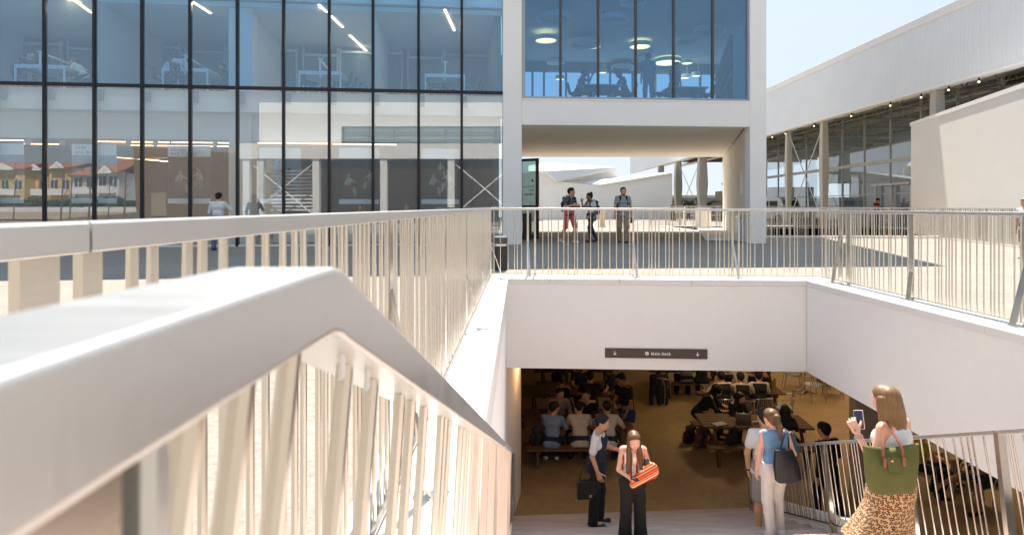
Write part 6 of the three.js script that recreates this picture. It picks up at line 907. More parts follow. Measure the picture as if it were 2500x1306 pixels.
{ // woman in the leopard skirt
  const d = 5.0, x = d * (2182 - 1250) / FOC, pos = [x, stairY(x, d), -d], yaw = -150 * D2R;
  const f = person({ label: 'blonde woman in a white vest top and leopard print skirt holding up a phone', pos, yaw, fem: true, h: 1.7, cell: 0.01, skin: SKIN.rosy, hair: ['blond', 'lob'], top: { m: K.tankWhite, name: 'vest_top', tank: true, straps: true, sleeve: 0, hem: 0.07 }, shoes: shoeWhite,
    p: { lean: 1, head: [10, -8], aL: [[0.3, -0.95, 0.12], [0.05, 0.86, 0.5]], aR: [[-0.22, -1, -0.12], [-0.02, -0.95, 0.25]], lL: [[0.03, -1, 0.2], [0, -1, -0.12]], lR: [[-0.03, -1, -0.05], [0, -1, -0.2]], gripL: true, palmL: [-0.6, 0.1, 0.4] } });
  const rings = []; for (let i = 0; i <= 22; i++) { const q = i / 22, y = f.hip.y + 0.12 - q * 0.66, rx = lerp(0.138, 0.27, q ** 0.8) + 0.05 * Math.sin(Math.PI * Math.min(1, q * 2.4)) * 0.5, rz = lerp(0.105, 0.22, q ** 0.85) + 0.05 * Math.sin(Math.PI * Math.min(1, q * 2.2)) * 0.6; rings.push(ring(0.09 * q * q, y + 0.05 * q * q, 0.03 * q + 0.1 * q * q * 0.4, rx, rz, 72, 2, (a) => q * q * (0.1 * Math.sin(5 * a + 1) + 0.06 * Math.sin(9 * a + 2.2 * q)) + 0.16 * q * q * Math.max(0, Math.cos(a - 0.35)))); }
  part('skirt', loft(rings.reverse(), true, false), mat([1, 1, 1], 0.8, { map: prints.leopard, side: THREE.DoubleSide }), f.t);
  const w = f.toWorld(f.J.wL), ph = thing('phone', 'smartphone in a pink case held up by the blonde woman', 'phone', [w.x + 0.045, w.y + 0.085, w.z - 0.045], -0.9), b = part('case_body', boxUV(clean(new RoundedBoxGeometry(0.075, 0.15, 0.012, 3, 0.005))), mat([0.75, 0.6, 0.58], 0.5), ph); const scr = part('screen', box(-0.033, -0.07, 0.0062, 0.033, 0.07, 0.0075), mat([0.03, 0.05, 0.09], 0.08), ph); b.rotation.x = scr.rotation.x = -0.35; b.rotation.z = scr.rotation.z = 0.25;
  const e = f.J.eL.clone().lerp(f.J.wL, 0.88), el = f.toWorld(e), brc = thing('bracelet', 'thin bead bracelets on the wrist of the blonde woman', 'bracelet', el.toArray()); for (const k of [0, 1, 2]) { const g = part('bead_ring', new THREE.TorusGeometry(0.03, 0.0045, 6, 20), mat([0.55, 0.5, 0.5], 0.4, { metalness: 0.5 }), brc); g.position.y = -0.012 * k; g.rotation.x = 1.35; }
  const olive = CLOTH([0.125, 0.13, 0.028], { roughness: 0.7 }), tan = mat([0.27, 0.09, 0.045], 0.5), bg = thing('tote_bag', 'large olive green tote with brown leather handles on the blonde woman\'s shoulder', 'bag', f.toWorld(f.hip).add(V(-0.16, -0.02, 0.235)).toArray(), 0.12);
  const rg = [[0.0, 0.13, 0.04], [0.012, 0.165, 0.06], [0.05, 0.185, 0.075], [0.15, 0.2, 0.085], [0.26, 0.212, 0.075], [0.34, 0.226, 0.05], [0.385, 0.236, 0.02]].map(([y, a, b2]) => ring(0, 0.04 + y * 0.86, 0, a, b2, 48, 3, (q) => 0.02 * Math.sin(7 * q + y * 12) + 0.012 * Math.sin(13 * q - y * 20)));
  rg.forEach((r, i) => r.forEach((p) => { p.y += i > 3 ? -0.02 * Math.cos(p.x * 9) + 0.02 * (p.x / 0.2) ** 2 : 0; })); part('bag_body', loft(rg), olive, bg);
  part('flap', plate([V(-0.085, 0.34, 0.052), V(-0.09, 0.24, 0.088), V(0.03, 0.225, 0.094), V(0.04, 0.33, 0.056)], 0.006), olive, bg); part('button', boxUV(clean(new THREE.SphereGeometry(0.008, 10, 8))), mat([0.8, 0.6, 0.15], 0.3, { metalness: 1 }), bg).position.set(-0.045, 0.31, 0.068);
  const sh = f.toWorld(f.shoulder.clone().addScaledVector(f.lft, 0.125).addScaledVector(f.up, 0.058)).sub(bg.position).applyAxisAngle(V(0, 1, 0), -0.12);
  for (const k of [-1, 1]) { const x0 = k < 0 ? -0.115 : 0.045; part('handle', band([V(x0, 0.33, 0.062), V(x0 + 0.004, 0.4, 0.05), V(x0, 0.45, 0.04).lerp(sh, 0.55), sh.clone().add(V(0.015 * k, 0.004, 0.02)), sh.clone().add(V(0.01 * k, -0.09, -0.09))], 0.02, 0.009, V(1, 0, 0.1)), tan, bg); part('handle_tab', box(x0 - 0.014, 0.27, 0.068, x0 + 0.014, 0.345, 0.086, 0.006), tan, bg); }
}
// ------------------------------------------------------------------ people on the plaza
{
  const a = person({ label: 'man in a leaf-patterned shirt and red shorts crossing the passage', pos: fl(1390, 20.4, 0), yaw: 38 * D2R, h: 1.9, cell: 0.018, skin: SKIN.tan, hair: ['black', 'short'], top: { m: CLOTH([0.9, 0.9, 0.9], { map: prints.leaves }), sleeve: 0.65 }, legs: { m: K.coral, len: 0.48 }, shoes: shoeWhite, pose: 'walk', p: { head: [2, 42], aR: [[-0.2, -0.9, 0.15], [0.75, 0.25, 0.6]], aL: [[0.2, -1, 0.1], [-0.4, 0.1, 0.9]] } });
  backpack('backpack', 'black rucksack on the back of the man in red shorts', CLOTH([0.025, 0.03, 0.035]), K.black, a, null, 0, 1.05);
  const b = person({ label: 'woman in a white T-shirt and dark jeans turning her head away in the passage', pos: fl(1444, 21, 0), yaw: -62 * D2R, fem: true, h: 1.74, cell: 0.018, skin: SKIN.brown, hair: ['black', 'bun'], top: { m: K.white, sleeve: 0.5, hem: -0.12 }, legs: { m: K.jeans, slim: true }, shoes: shoeDark, pose: 'walk', p: { lean: 3, head: [8, -15], aR: [[-0.1, -0.6, 0.6], [0.3, 0.85, 0.4]] } });
  backpack('backpack', 'grey rucksack on the back of the woman in the white T-shirt', CLOTH([0.05, 0.055, 0.065]), K.black, b, null, 0, 1);
  const c = person({ label: 'bearded man in a grey T-shirt and beige trousers walking towards the camera', pos: fl(1521, 20.5, 0), yaw: 4 * D2R, h: 1.9, cell: 0.018, skin: SKIN.tan, hair: ['dark', 'short'], beard: HAIRC.dark, top: { m: K.greyT, sleeve: 0.6, hem: -0.1 }, legs: { m: K.beige }, shoes: shoeDark, pose: 'walk', p: { lean: 1, head: [4, 0], aL: [[0.22, -1, -0.1], [0.08, -1, 0.25]], aR: [[-0.22, -1, 0.1], [-0.08, -1, 0.2]], lL: [[0.02, -1, 0.2], [-0.08, -1, 0.02]], lR: [[-0.02, -1, -0.06], [0.05, -1, -0.4]] } });
  backpack('backpack', 'dark rucksack of the bearded man, seen by its straps', CLOTH([0.03, 0.03, 0.04]), K.black, c, null, 0, 1);
  const j = c.toWorld(c.J.wL), bag = thing('pouch', 'small dark red pouch in the hand of the bearded man', 'pouch', [j.x + 0.02, j.y - 0.24, j.z]); part('pouch_body', meshField([cap([-0.03, 0, 0], [0.03, 0.02, 0], 0.05), cap([-0.03, 0.1, 0], [0.03, 0.1, 0], 0.04)], 0.014, 0.05), CLOTH([0.12, 0.04, 0.05]), bag); part('handle', pipe([V(-0.03, 0.13, 0), V(0, 0.2, 0), V(0.03, 0.13, 0)], 0.006, 10, 6), K.black, bag);
  const r = person({ label: 'man in a red shirt and sunglasses looking at a phone by the hall entrance', pos: [37.4 * (2141 - 1250) / FOC, 0.0, -37.4], yaw: 25 * D2R, h: 1.76, cell: 0.025, skin: SKIN.tan, hair: ['black', 'curly'], top: { m: K.red, sleeve: 0.6 }, legs: { m: K.black }, shoes: shoeDark, p: { head: [22, 10], aL: [[0.2, -0.9, 0.25], [-0.4, 0.55, 0.8]], aR: [[-0.2, -0.95, 0.2], [0.45, 0.4, 0.8]] } });
  part('sunglasses', box(-0.06, -0.005, 0.088, 0.06, 0.03, 0.1, 0.004).applyMatrix4(r.HM), M.blackPlastic, r.t);
  person({ label: 'small dark figure by the white tables beyond the passage', pos: fl(1643, 54, 0), yaw: 0.4, h: 1.7, cell: 0.03, skin: SKIN.brown, hair: ['black', 'short'], top: { m: K.black, sleeve: 1.6 }, legs: { m: K.black }, shoes: shoeDark });
  person({ label: 'child in a white shirt cut by the right frame edge', pos: fl(2508, 14.2, 0), yaw: -1.2, h: 1.42, cell: 0.02, skin: SKIN.tan, hair: ['brown', 'short'], top: { m: K.white, sleeve: 0.7, hem: -0.2 }, legs: { m: K.beige, len: 0.48 }, shoes: shoeWhite });
  for (const [px, d, l] of [[1664, 53, 'small white table beyond the passage, left of the far posts'], [1693, 53, 'small white table beyond the passage, beside the rightmost far post']]) { const t = thing('terrace_table', l, 'table', fl(px, d, 0)); part('table_top', box(-0.5, 0.7, -0.5, 0.5, 0.75, 0.5, 0.01), M.whitePlastic, t); for (const sx of [-1, 1]) for (const sz of [-1, 1]) part('leg', rod(V(sx * 0.4, 0, sz * 0.4), V(sx * 0.44, 0.7, sz * 0.44), 0.025), M.darkGrey, t); }
}
// ------------------------------------------------------------------ people in the lower hall
const seat = (o) => person({ pose: 'sit', cell: 0.02, shoes: shoeDark, skin: SKIN.tan, hair: ['black', 'short'], ...o });
{
  const A = Math.PI;
  seat({ label: 'man in a blue shirt sitting on the near bench, back turned', pos: fl(1347, 12.72), yaw: A - 0.25, h: 1.76, cell: 0.016, top: { m: K.blue, sleeve: 1.9, hem: -0.14 }, legs: { m: K.navy }, shoes: shoeWhite, p: { lean: 14, head: [6, -38], lL: [[0.16, -0.06, 1], [0, -0.75, -0.6]], lR: [[-0.16, -0.06, 1], [0.2, -0.75, -0.6]] } });
  seat({ label: 'man in a beige T-shirt sitting on the near bench, right of the blue shirt', pos: fl(1417, 12.72), yaw: A, h: 1.78, cell: 0.016, top: { m: K.offwhite, sleeve: 0.6, hem: -0.12 }, legs: { m: K.navy }, p: { lean: 22, head: [26, 0] } });
  seat({ label: 'man in a white T-shirt on the near bench, partly hidden by the waistcoated man', pos: fl(1484, 12.72), yaw: A - 0.1, h: 1.78, cell: 0.016, top: { m: CLOTH([0.7, 0.66, 0.62]), sleeve: 0.6, hem: -0.12 }, legs: { m: K.navy }, p: { lean: 18, head: [20, 4], aR: [[-0.5, -0.75, 0.3], [0.0, -0.1, 0.95]] } });
  seat({ label: 'man in a grey T-shirt facing the camera across the table from the blue shirt', pos: fl(1362, 13.98), yaw: 0.15, h: 1.76, top: { m: K.grey, sleeve: 0.6 }, legs: { m: K.black }, p: { lean: 14, head: [4, 10] } });
  seat({ label: 'man in black resting his chin on his hand, facing the camera', pos: fl(1432, 13.98), yaw: -0.1, h: 1.74, skin: SKIN.light, top: { m: K.black, sleeve: 1.8 }, legs: { m: K.black }, p: { lean: 18, head: [4, -12], aR: [[-0.2, -0.5, 0.8], [0.4, 0.9, 0.1]] } });
  seat({ label: 'woman with bare shoulders bending over the second table, back turned', pos: fl(1381, 14.98), yaw: A + 0.2, fem: true, h: 1.66, skin: SKIN.tan, hair: ['dark', 'bun'], top: { m: K.black, tank: true, sleeve: 0 }, legs: { m: K.black }, p: { lean: 34, head: [30, 0] } });
  seat({ label: 'man in black at the second table, back turned, one arm stretched out', pos: fl(1442, 14.98), yaw: A, h: 1.84, top: { m: K.black, sleeve: 0.6 }, legs: { m: K.black }, p: { lean: 4, head: [6, 0], aR: [[-0.55, -0.7, 0.4], [-0.4, 0.15, 0.9]] } });
  seat({ label: 'bearded man in a dark shirt facing the camera at the second table', pos: fl(1418, 16.2), yaw: 0.05, h: 1.84, top: { m: K.charcoal, sleeve: 0.6 }, beard: HAIRC.black, legs: { m: K.black }, p: { lean: 6, head: [4, 4] } });
  seat({ label: 'figure in navy at the farthest left table, back turned', pos: fl(1370, 17.4), yaw: A, h: 1.8, top: { m: K.navy, sleeve: 1.9 }, legs: { m: K.black }, p: { lean: 10, head: [10, 0] } });
  const s = person({ label: 'young man in a black T-shirt with a blue messenger bag, standing and looking down', pos: fl(1527, 13.6), yaw: -58 * D2R, h: 1.76, cell: 0.016, skin: SKIN.brown, hair: ['black', 'curly'], top: { m: K.black, sleeve: 0.6 }, legs: { m: K.beige }, shoes: shoeDark, p: { lean: 5, head: [24, 0], aL: [[0.15, -0.98, 0.05], [0.0, -0.8, 0.55]], aR: [[-0.12, -0.98, 0.12], [0.1, -0.5, 0.8]] } });
  const mb2 = thing('messenger_bag', 'blue messenger bag hanging at the hip of the standing young man', 'bag', s.toWorld(s.hip).add(V(0, -0.12, 0.2)).toArray(), 0.2); part('bag_body', boxUV(clean(new RoundedBoxGeometry(0.36, 0.27, 0.09, 3, 0.03))), CLOTH([0.02, 0.035, 0.13]), mb2); part('flap', box(-0.178, -0.04, 0.046, 0.178, 0.13, 0.058, 0.006), CLOTH([0.022, 0.04, 0.15]), mb2);
  const q = s.toWorld(s.shoulder).sub(mb2.position).applyAxisAngle(V(0, 1, 0), -0.2); part('strap', [band([V(-0.16, 0.1, 0.03), V(-0.12, 0.35, 0.03), q.clone().add(V(-0.04, 0.05, 0.09))], 0.04, 0.006, V(0, 0, 1)), band([V(0.16, 0.1, 0), V(0.14, 0.35, 0), q.clone().add(V(0.1, 0.04, -0.02))], 0.04, 0.006, V(0, 0, 1))], K.black, mb2);
  const cupr = thing('red_cup', 'red cup at the end of the outstretched arm at the second table', 'cup', [fl(1480, 14.7)[0], FLOOR + 0.95, -14.6]); part('cup_body', boxUV(clean(new THREE.CylinderGeometry(0.04, 0.03, 0.11, 14).rotateZ(1.3))), mat([0.6, 0.04, 0.05], 0.5), cupr); part('rim', new THREE.TorusGeometry(0.041, 0.004, 6, 16).rotateY(1.3), M.whitePlastic, cupr).position.set(0.055, 0.015, 0);
  // right-hand group
  seat({ label: 'dark-haired woman in black looking down behind the laptop', pos: fl(1788, 13.98), yaw: 0.35, fem: true, h: 1.68, skin: SKIN.light, hair: ['dark', 'long'], top: { m: K.black, sleeve: 1.9 }, legs: { m: K.black }, p: { lean: 20, head: [24, 14] } });
  seat({ label: 'person wrapped in black bending forward at the left end of the laptop table', pos: fl(1708, 14.55), yaw: 1.15, h: 1.82, hair: ['black', 'hood'], top: { m: K.black, sleeve: 1.9, hem: -0.14 }, legs: { m: K.black }, build: 1.15, p: { lean: 34, head: [30, 0] } });
  seat({ label: 'brown-haired woman hiding behind the couple at the right end of the laptop table', pos: fl(1918, 12.75), yaw: A - 0.5, fem: true, h: 1.62, skin: SKIN.tan, hair: ['dark', 'long'], top: { m: K.charcoal, sleeve: 1.9 }, legs: { m: K.black }, p: { lean: 20, head: [14, 20] } });
  const vest = (px, d, yaw, label, p, k = {}) => seat({ label, pos: fl(px, d), yaw, h: 1.78, top: { m: CLOTH([0.66, 0.6, 0.55]), sleeve: 0.9, collar: K.white, hem: 0.06 }, vest: K.black, legs: { m: K.black }, p, ...k });
  vest(1769, 15.05, A + 0.1, 'person in a black waistcoat and rolled sleeves, leftmost of three turned backs', { lean: 12, head: [14, 0], aL: [[0.6, -0.75, 0.3], [-0.1, -0.2, 0.95]], aR: [[-0.5, -0.8, 0.3], [0.3, -0.2, 0.9]] });
  vest(1815, 14.95, A - 0.05, 'person in a dark waistcoat, middle one of three turned backs', { lean: 14, head: [12, 0], aR: [[-0.6, -0.7, 0.35], [0.5, -0.3, 0.8]] });
  vest(1856, 15.1, A - 0.12, 'person in a dark waistcoat, rightmost of three turned backs', { lean: 10, head: [8, -20] });
  vest(1769, 16.55, 0, 'person in a black waistcoat facing the camera at the far left of the group', { lean: 20, head: [26, 0] });
  vest(1830, 16.45, 0.1, 'person in a black waistcoat facing the camera, head bowed, middle of the group', { lean: 22, head: [32, 0] });
  seat({ label: 'woman with dark hair and a mustard jacket leaning in at the right of the group', pos: fl(1880, 15.9), yaw: -0.75, fem: true, h: 1.7, skin: SKIN.light, hair: ['dark', 'hood'], top: { m: K.mustard, sleeve: 1.9 }, legs: { m: K.black }, p: { lean: 20, head: [10, 0] } });
  seat({ label: 'person in a mauve shirt at the back, cut off by the white slab', pos: fl(1677, 17.3), yaw: A, h: 1.8, top: { m: K.purple, sleeve: 1.9 }, legs: { m: K.black }, p: { lean: 8 } });
  seat({ label: 'person in dark blue leaning beside the mauve shirt at the back', pos: fl(1714, 17.2), yaw: A - 0.4, h: 1.78, top: { m: K.navy, sleeve: 1.9 }, legs: { m: K.black }, p: { lean: 20 } });
  person({ label: 'person in black trousers standing beside the far café table, head hidden by the soffit', pos: fl(2012, 18.9), yaw: 0.4, h: 1.76, cell: 0.024, skin: SKIN.tan, hair: ['black', 'short'], top: { m: K.grey, sleeve: 0.6 }, legs: { m: K.black }, shoes: shoeDark });
  person({ label: 'man in black seen from behind, walking past the end of the right stair railing', pos: fl(2022, 10.4), yaw: A + 0.35, h: 1.78, cell: 0.016, skin: SKIN.tan, hair: ['black', 'short'], top: { m: K.black, sleeve: 1.9 }, legs: { m: K.black }, shoes: shoeDark, pose: 'walk', p: { aR: [[-0.4, -0.9, 0.1], [-0.2, -0.5, 0.8]] } });
  seat({ label: 'person in a bright yellow shirt sitting in the hall beyond the right stair railing', pos: fl(2244, 11.5), yaw: 1.35, h: 1.76, top: { m: K.yellow, sleeve: 0.6, hem: -0.1 }, legs: { m: K.navy }, p: { lean: 6, lL: [[0.1, -0.06, 1], [0, -0.9, -0.3]], lR: [[-0.1, -0.1, 1], [0, -0.9, -0.3]] } });
  seat({ label: 'person in a grey shirt facing the camera behind the table beyond the railing', pos: fl(2304, 12.4), yaw: 0.2, h: 1.76, top: { m: K.grey, sleeve: 1.8 }, legs: { m: K.navy }, p: { lean: 14, head: [20, 0] } });
  seat({ label: 'person in a washed grey sweater at the right side of the table beyond the railing', pos: fl(2362, 12.1), yaw: -0.6, h: 1.76, top: { m: CLOTH([0.36, 0.33, 0.34]), sleeve: 1.9 }, legs: { m: K.grey }, p: { lean: 14, head: [16, 0] } });
  seat({ label: 'man in a navy shirt and blue shorts stretching a leg beyond the railing', pos: fl(2418, 11.05), yaw: -1.25, h: 1.82, top: { m: K.navy, sleeve: 0.6 }, legs: { m: CLOTH([0.05, 0.08, 0.14]), len: 0.46 }, p: { lean: 10, lL: [[0.1, -0.1, 1], [0, -1, 0.15]], lR: [[-0.3, -0.05, 1], [-0.5, -0.6, 0.7]] } });
}
// ------------------------------------------------------------------ people and furniture in the upper rooms and the lobby
{
  const up = (px, z, y = 4.745) => LW(lb(px, z), y, z).toArray(), g = 'dark office chairs of the study rooms';
  bench(94, 143, 1.42, 2.6, 'white study desk with a divider post, leftmost behind the upper glass'); bench(450, 160, 1.36, 2.6, 'white study desk where two women sit, behind the upper glass'); bench(780, 166, 1.32, 3.2, 'empty white study desk in the middle upper room'); bench(1086, 174, 1.3, 3.2, 'empty white study desk nearest the white block');
  const pr = (o) => seat({ cell: 0.022, ...o });
  pr({ label: 'man in a black T-shirt and shorts reading at the leftmost study desk', pos: up(55, -1.1), yaw: Math.PI / 2 - 0.2, h: 1.76, top: { m: K.black, sleeve: 0.6 }, legs: { m: K.navy, len: 0.46 }, p: { lean: 20, head: [24, 0] } });
  pr({ label: 'person in a white shirt bent over the right side of the leftmost study desk', pos: up(208, -1.5), yaw: -Math.PI / 2 + 0.1, h: 1.76, top: { m: K.white, sleeve: 0.7 }, legs: { m: K.navy }, hair: ['brown', 'short'], p: { lean: 34, head: [30, 0] } });
  pr({ label: 'woman in a white blouse leaning towards her neighbour at the second study desk', pos: up(396, -1.0), yaw: Math.PI / 2 + 0.3, fem: true, h: 1.66, top: { m: K.white, sleeve: 1.8 }, legs: { m: K.navy }, hair: ['dark', 'long'], p: { lean: 22, head: [16, 0] } });
  pr({ label: 'woman in white with long dark hair, back turned, at the second study desk', pos: up(434, -0.62), yaw: Math.PI + 0.1, fem: true, h: 1.74, top: { m: K.white, sleeve: 1.8 }, legs: { m: K.navy }, hair: ['dark', 'lob'], p: { lean: 8, head: [10, 0] } });
  pr({ label: 'person reaching out an arm, far side of the second study desk', pos: up(556, -2.0), yaw: -Math.PI / 2, h: 1.7, top: { m: K.navy, sleeve: 0.5 }, legs: { m: K.navy }, p: { lean: 16, head: [14, 0], aL: [[0.1, -0.5, 0.9], [-0.1, -0.25, 1]] } });
  officeChair(up(52, -1.1), Math.PI / 2 - 0.2, 'office chair under the man in black at the leftmost desk', g); officeChair(up(212, -1.5), -Math.PI / 2, 'office chair under the person in white at the leftmost desk', g); officeChair(up(434, -0.62), Math.PI + 0.1, 'office chair with its dark shell towards the glass, under the woman with long hair', g); officeChair(up(394, -1.0), Math.PI / 2, 'office chair under the woman in the white blouse', g); officeChair(up(560, -2), -Math.PI / 2, 'office chair under the person reaching out', g);
  [[752, -1.1, 2.4], [800, -2, -1.4], [838, -1.1, -1.5], [850, -1.9, -1.5], [862, -2.7, -1.5], [875, -3.4, -1.5], [1062, -1.1, 1.6], [1100, -1.9, 1.3], [1143, -1.1, -1.5], [1152, -1.9, -1.5], [1160, -2.7, -1.5]].forEach(([px, z, y], i) => officeChair(up(px, z), y, ['inside the left leg of the middle desk', 'behind the middle desk', 'right of the middle desk, nearest the glass', 'right of the middle desk, second of four', 'right of the middle desk, third of four', 'right of the middle desk, farthest of four', 'inside the left leg of the right-hand desk', 'behind the right-hand desk', 'right of the right-hand desk, nearest the glass', 'right of the right-hand desk, second of three', 'right of the right-hand desk, farthest of three'].map((q) => 'empty dark office chair ' + q)[i], g));
  // room over the passage
  const rm = (px, z) => MW(mb(px, z), 4.6, z).toArray(), Q = Math.PI / 2;
  pr({ label: 'person with a hand at the mouth, seated left behind the blue window', pos: rm(1411, -1.5), yaw: Q - 0.1, h: 1.8, top: { m: K.grey, sleeve: 0.6 }, legs: { m: K.black }, p: { lean: 18, head: [12, 0], aR: [[-0.1, -0.5, 0.8], [0.1, 0.8, 0.35]] } });
  pr({ label: 'person in a peaked cap seated right behind the blue window', pos: rm(1528, -1.5), yaw: -Q + 0.1, h: 1.8, top: { m: K.grey, sleeve: 0.6 }, legs: { m: K.black }, cap: K.black, p: { lean: 18, head: [16, 0] } });
  person({ label: 'man standing with his back to the blue window', pos: rm(1584, -0.9), yaw: Math.PI + 0.15, h: 1.82, cell: 0.02, skin: SKIN.tan, hair: ['black', 'short'], top: { m: K.greyT, sleeve: 0.6 }, legs: { m: K.grey }, shoes: shoeDark, p: { head: [10, -6] } });
  person({ label: 'person standing at the second table behind the blue window, looking down', pos: rm(1646, -2.1), yaw: 0.5, h: 1.8, cell: 0.02, skin: SKIN.tan, hair: ['black', 'short'], top: { m: K.grey, sleeve: 0.6 }, legs: { m: K.black }, shoes: shoeDark, p: { lean: 8, head: [20, 0] } });
  const rt = (px, z, w, label) => { const t = thing('reading_table', label, 'table', rm(px, z), yawM); part('table_top', box(-w / 2, 0.7, -0.45, w / 2, 0.74, 0.45, 0.006), M.whitePlastic, t); part('apron', box(-w / 2 + 0.1, 0.5, -0.4, w / 2 - 0.1, 0.69, 0.4), M.darkGrey, t); for (const s of [-1, 1]) part('leg', box(s * w * 0.26 - 0.04, 0, -0.35, s * w * 0.26 + 0.04, 0.5, 0.35), M.whitePlastic, t); };
  rt(1468, -1.5, 1.25, 'white reading table between the two seated people behind the blue window'); rt(1672, -1.7, 1.4, 'white reading table with the standing person, right side of the blue window');
  [[1405, -1.5, Q], [1535, -1.5, -Q], [1612, -1.3, 1.2], [1728, -1.4, -1.3]].forEach(([px, z, y], i) => officeChair(rm(px, z), y, ['dark chair under the left seated person behind the blue window', 'dark chair under the person in the cap behind the blue window', 'empty dark chair beside the standing man behind the blue window', 'empty dark chair at the right end of the blue window'][i], 'dark chairs of the room over the passage'));
  const bs = thing('bookshelf', 'tall book wall receding at the right end of the blue window', 'bookshelf', rm(1800, -1.6), yawM - 0.32); part('shelf_frame', [box(-0.25, 0, -8, 0.1, 0.1, 0), ...[0.6, 1.1, 1.6, 2.1, 2.6].map((y) => box(-0.25, y, -8, 0.1, y + 0.04, 0)), box(0.1, 0, -8, 0.14, 2.7, 0)], M.darkGrey, bs); const r = rnd(3), bk = []; for (let s = 0; s < 5; s++) for (let k = 0; k < 60; k++) if (r() > 0.2) bk.push(box(-0.2 + 0.05 * r(), [0.1, 0.64, 1.14, 1.64, 2.14][s], -7.9 + k * 0.13, 0.08, [0.1, 0.64, 1.14, 1.64, 2.14][s] + 0.22 + 0.15 * r(), -7.9 + k * 0.13 + 0.1)); part('book_row', bk, mat([0.15, 0.17, 0.2], 0.7), bs).userData.kind = 'stuff';
  const ex = thing('exit_sign', 'small green exit sign hanging in the room over the passage', 'sign', at(1482, 27, 23).toArray()); part('board', box(-0.16, -0.1, -0.02, 0.16, 0.1, 0.02, 0.004), mat([0.05, 0.3, 0.16], 0.5), ex); part('bracket', box(-0.14, 0.1, -0.02, 0.14, 0.16, 0.02), M.whitePlastic, ex); part('hanger', [rod(V(-0.1, 0.16, 0), V(-0.1, 0.8, 0), 0.008), rod(V(0.1, 0.16, 0), V(0.1, 0.8, 0), 0.008)], M.whitePlastic, ex); const pic = new THREE.PlaneGeometry(0.3, 0.18); pic.translate(0, 0, 0.0215); part('print', pic, mat([1, 1, 1], 0.6, { map: canvasTex(128, 76, (x, w, h) => { x.fillStyle = '#2f9a63'; x.fillRect(0, 0, w, h); x.fillStyle = '#eef5ef'; x.fillRect(78, 14, 26, 48); x.beginPath(); x.arc(48, 20, 7, 0, 7); x.fill(); x.fillRect(40, 28, 14, 22); x.fillRect(34, 48, 8, 16); x.fillRect(52, 48, 8, 16); x.fillRect(22, 34, 20, 6); }) }), ex);
  // lobby
  const lo = (px, z) => LW(lb(px, z), 0.01, z).toArray();
  person({ label: 'man in a white shirt and jeans phoning before the glass front, back turned', pos: fl(531, 17.0, 0), yaw: Math.PI + 0.1, h: 1.63, cell: 0.02, skin: SKIN.tan, hair: ['black', 'short'], top: { m: K.white, sleeve: 1.6 }, legs: { m: CLOTH([0.14, 0.19, 0.3]) }, shoes: shoeDark, p: { head: [4, -8], aR: [[-0.5, -0.75, 0.35], [0.35, 0.9, 0.2]], aL: [[0.25, -0.95, 0.1], [-0.3, -0.6, 0.7]] } });
  pr({ label: 'person in dark clothes seated behind the lower glass, left of the slim columns', pos: lo(748, -1.9), yaw: -Q, h: 1.74, top: { m: K.navy, sleeve: 1.8 }, legs: { m: K.black } }); pr({ label: 'red-haired person seated in the lower lobby between the two dark posters', pos: lo(988, -3), yaw: 0.5, h: 1.74, top: { m: K.mustard, sleeve: 1.8 }, legs: { m: K.black }, hair: [mat([0.3, 0.1, 0.04], 0.5, { map: T.hair }), 'curly'] }); pr({ label: 'dark-haired person in a black top seated in the lobby next to the white block', pos: lo(1206, -1.7), yaw: Math.PI + 0.5, h: 1.8, top: { m: K.charcoal, sleeve: 0.6 }, legs: { m: K.black } }); pr({ label: 'person in black seated far back in the lower lobby', pos: lo(880, -5), yaw: 0.2, h: 1.74, top: { m: K.black, sleeve: 1.8 }, legs: { m: K.black } });
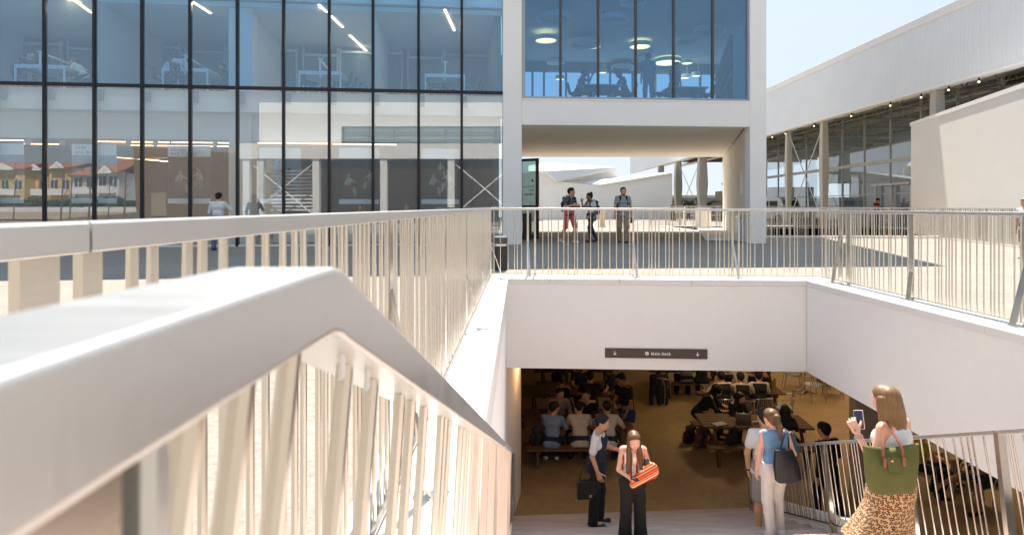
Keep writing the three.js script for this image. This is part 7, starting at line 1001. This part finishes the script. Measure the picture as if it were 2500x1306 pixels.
  [[736, -1.9, -Q, 'dark lobby chair left of the slim columns'], [986, -3, 0.5, 'dark lobby chair under the red-haired person'], [1206, -1.7, Math.PI + 0.5, 'dark lobby chair next to the white block'], [880, -5, 0.2, 'dark lobby chair far back']].forEach(([px, z, y, l]) => officeChair(lo(px, z), y, l, 'dark chairs of the lower lobby'));
  cafeTable(lo(700, -1.7), 0, 'metal table behind the lower glass by the cross bracing'); cafeTable(lo(945, -2.6), 0, 'metal table in the lobby between the dark posters');
  // vans in the long hall
  const van = (pos, yaw, c, label) => { const t = thing('van', label, 'van', pos, yaw), bodyM = mat(c, 0.35), pf = [[-2.1, 0.35], [2.05, 0.35], [2.15, 0.6], [2.12, 1.05], [1.85, 1.1], [1.55, 1.75], [1.3, 1.9], [-1.9, 1.9], [-2.1, 1.7]]; const sh = new THREE.Shape(pf.map(([x, y]) => new THREE.Vector2(x, y))), g = new THREE.ExtrudeGeometry(sh, { depth: 1.6, bevelEnabled: true, bevelSize: 0.06, bevelThickness: 0.06, bevelSegments: 2 }); g.translate(0, 0, -0.8); part('body', boxUV(clean(g)), bodyM, t); for (const s of [-1, 1]) { for (const [a, b] of [[-1.85, -0.75], [-0.65, 0.35], [0.45, 1.25]]) part('window', box(a, 1.1, s * 0.865 - 0.01, b, 1.65, s * 0.865 + 0.01), M.dark, t); for (const x of [-1.3, 1.35]) { const w = new THREE.CylinderGeometry(0.33, 0.33, 0.2, 20); w.rotateX(1.5708); w.translate(x, 0.33, s * 0.78); part('wheel', w, M.blackPlastic, t); } } part('windscreen', plate([V(1.93, 1.08, 0.7), V(1.93, 1.08, -0.7), V(1.66, 1.68, -0.66), V(1.66, 1.68, 0.66)], 0.02), M.dark, t); for (const s of [-1, 1]) { const h = new THREE.SphereGeometry(0.12, 12, 8); h.translate(2.13, 0.75, s * 0.6); part('headlight', h, M.steelBright, t); } part('bumper', box(2.1, 0.38, -0.82, 2.26, 0.5, 0.82, 0.02), M.whitePlastic, t); };
  van([20.7, 0.005, -48.5], -1.2, [0.6, 0.58, 0.55], 'white van parked under the hall roof beside the white block'); van([26.3, 0.005, -50.5], -1.4, [0.16, 0.24, 0.25], 'grey-green van inside the glass hall');
}
renderer.render(scene, camera);
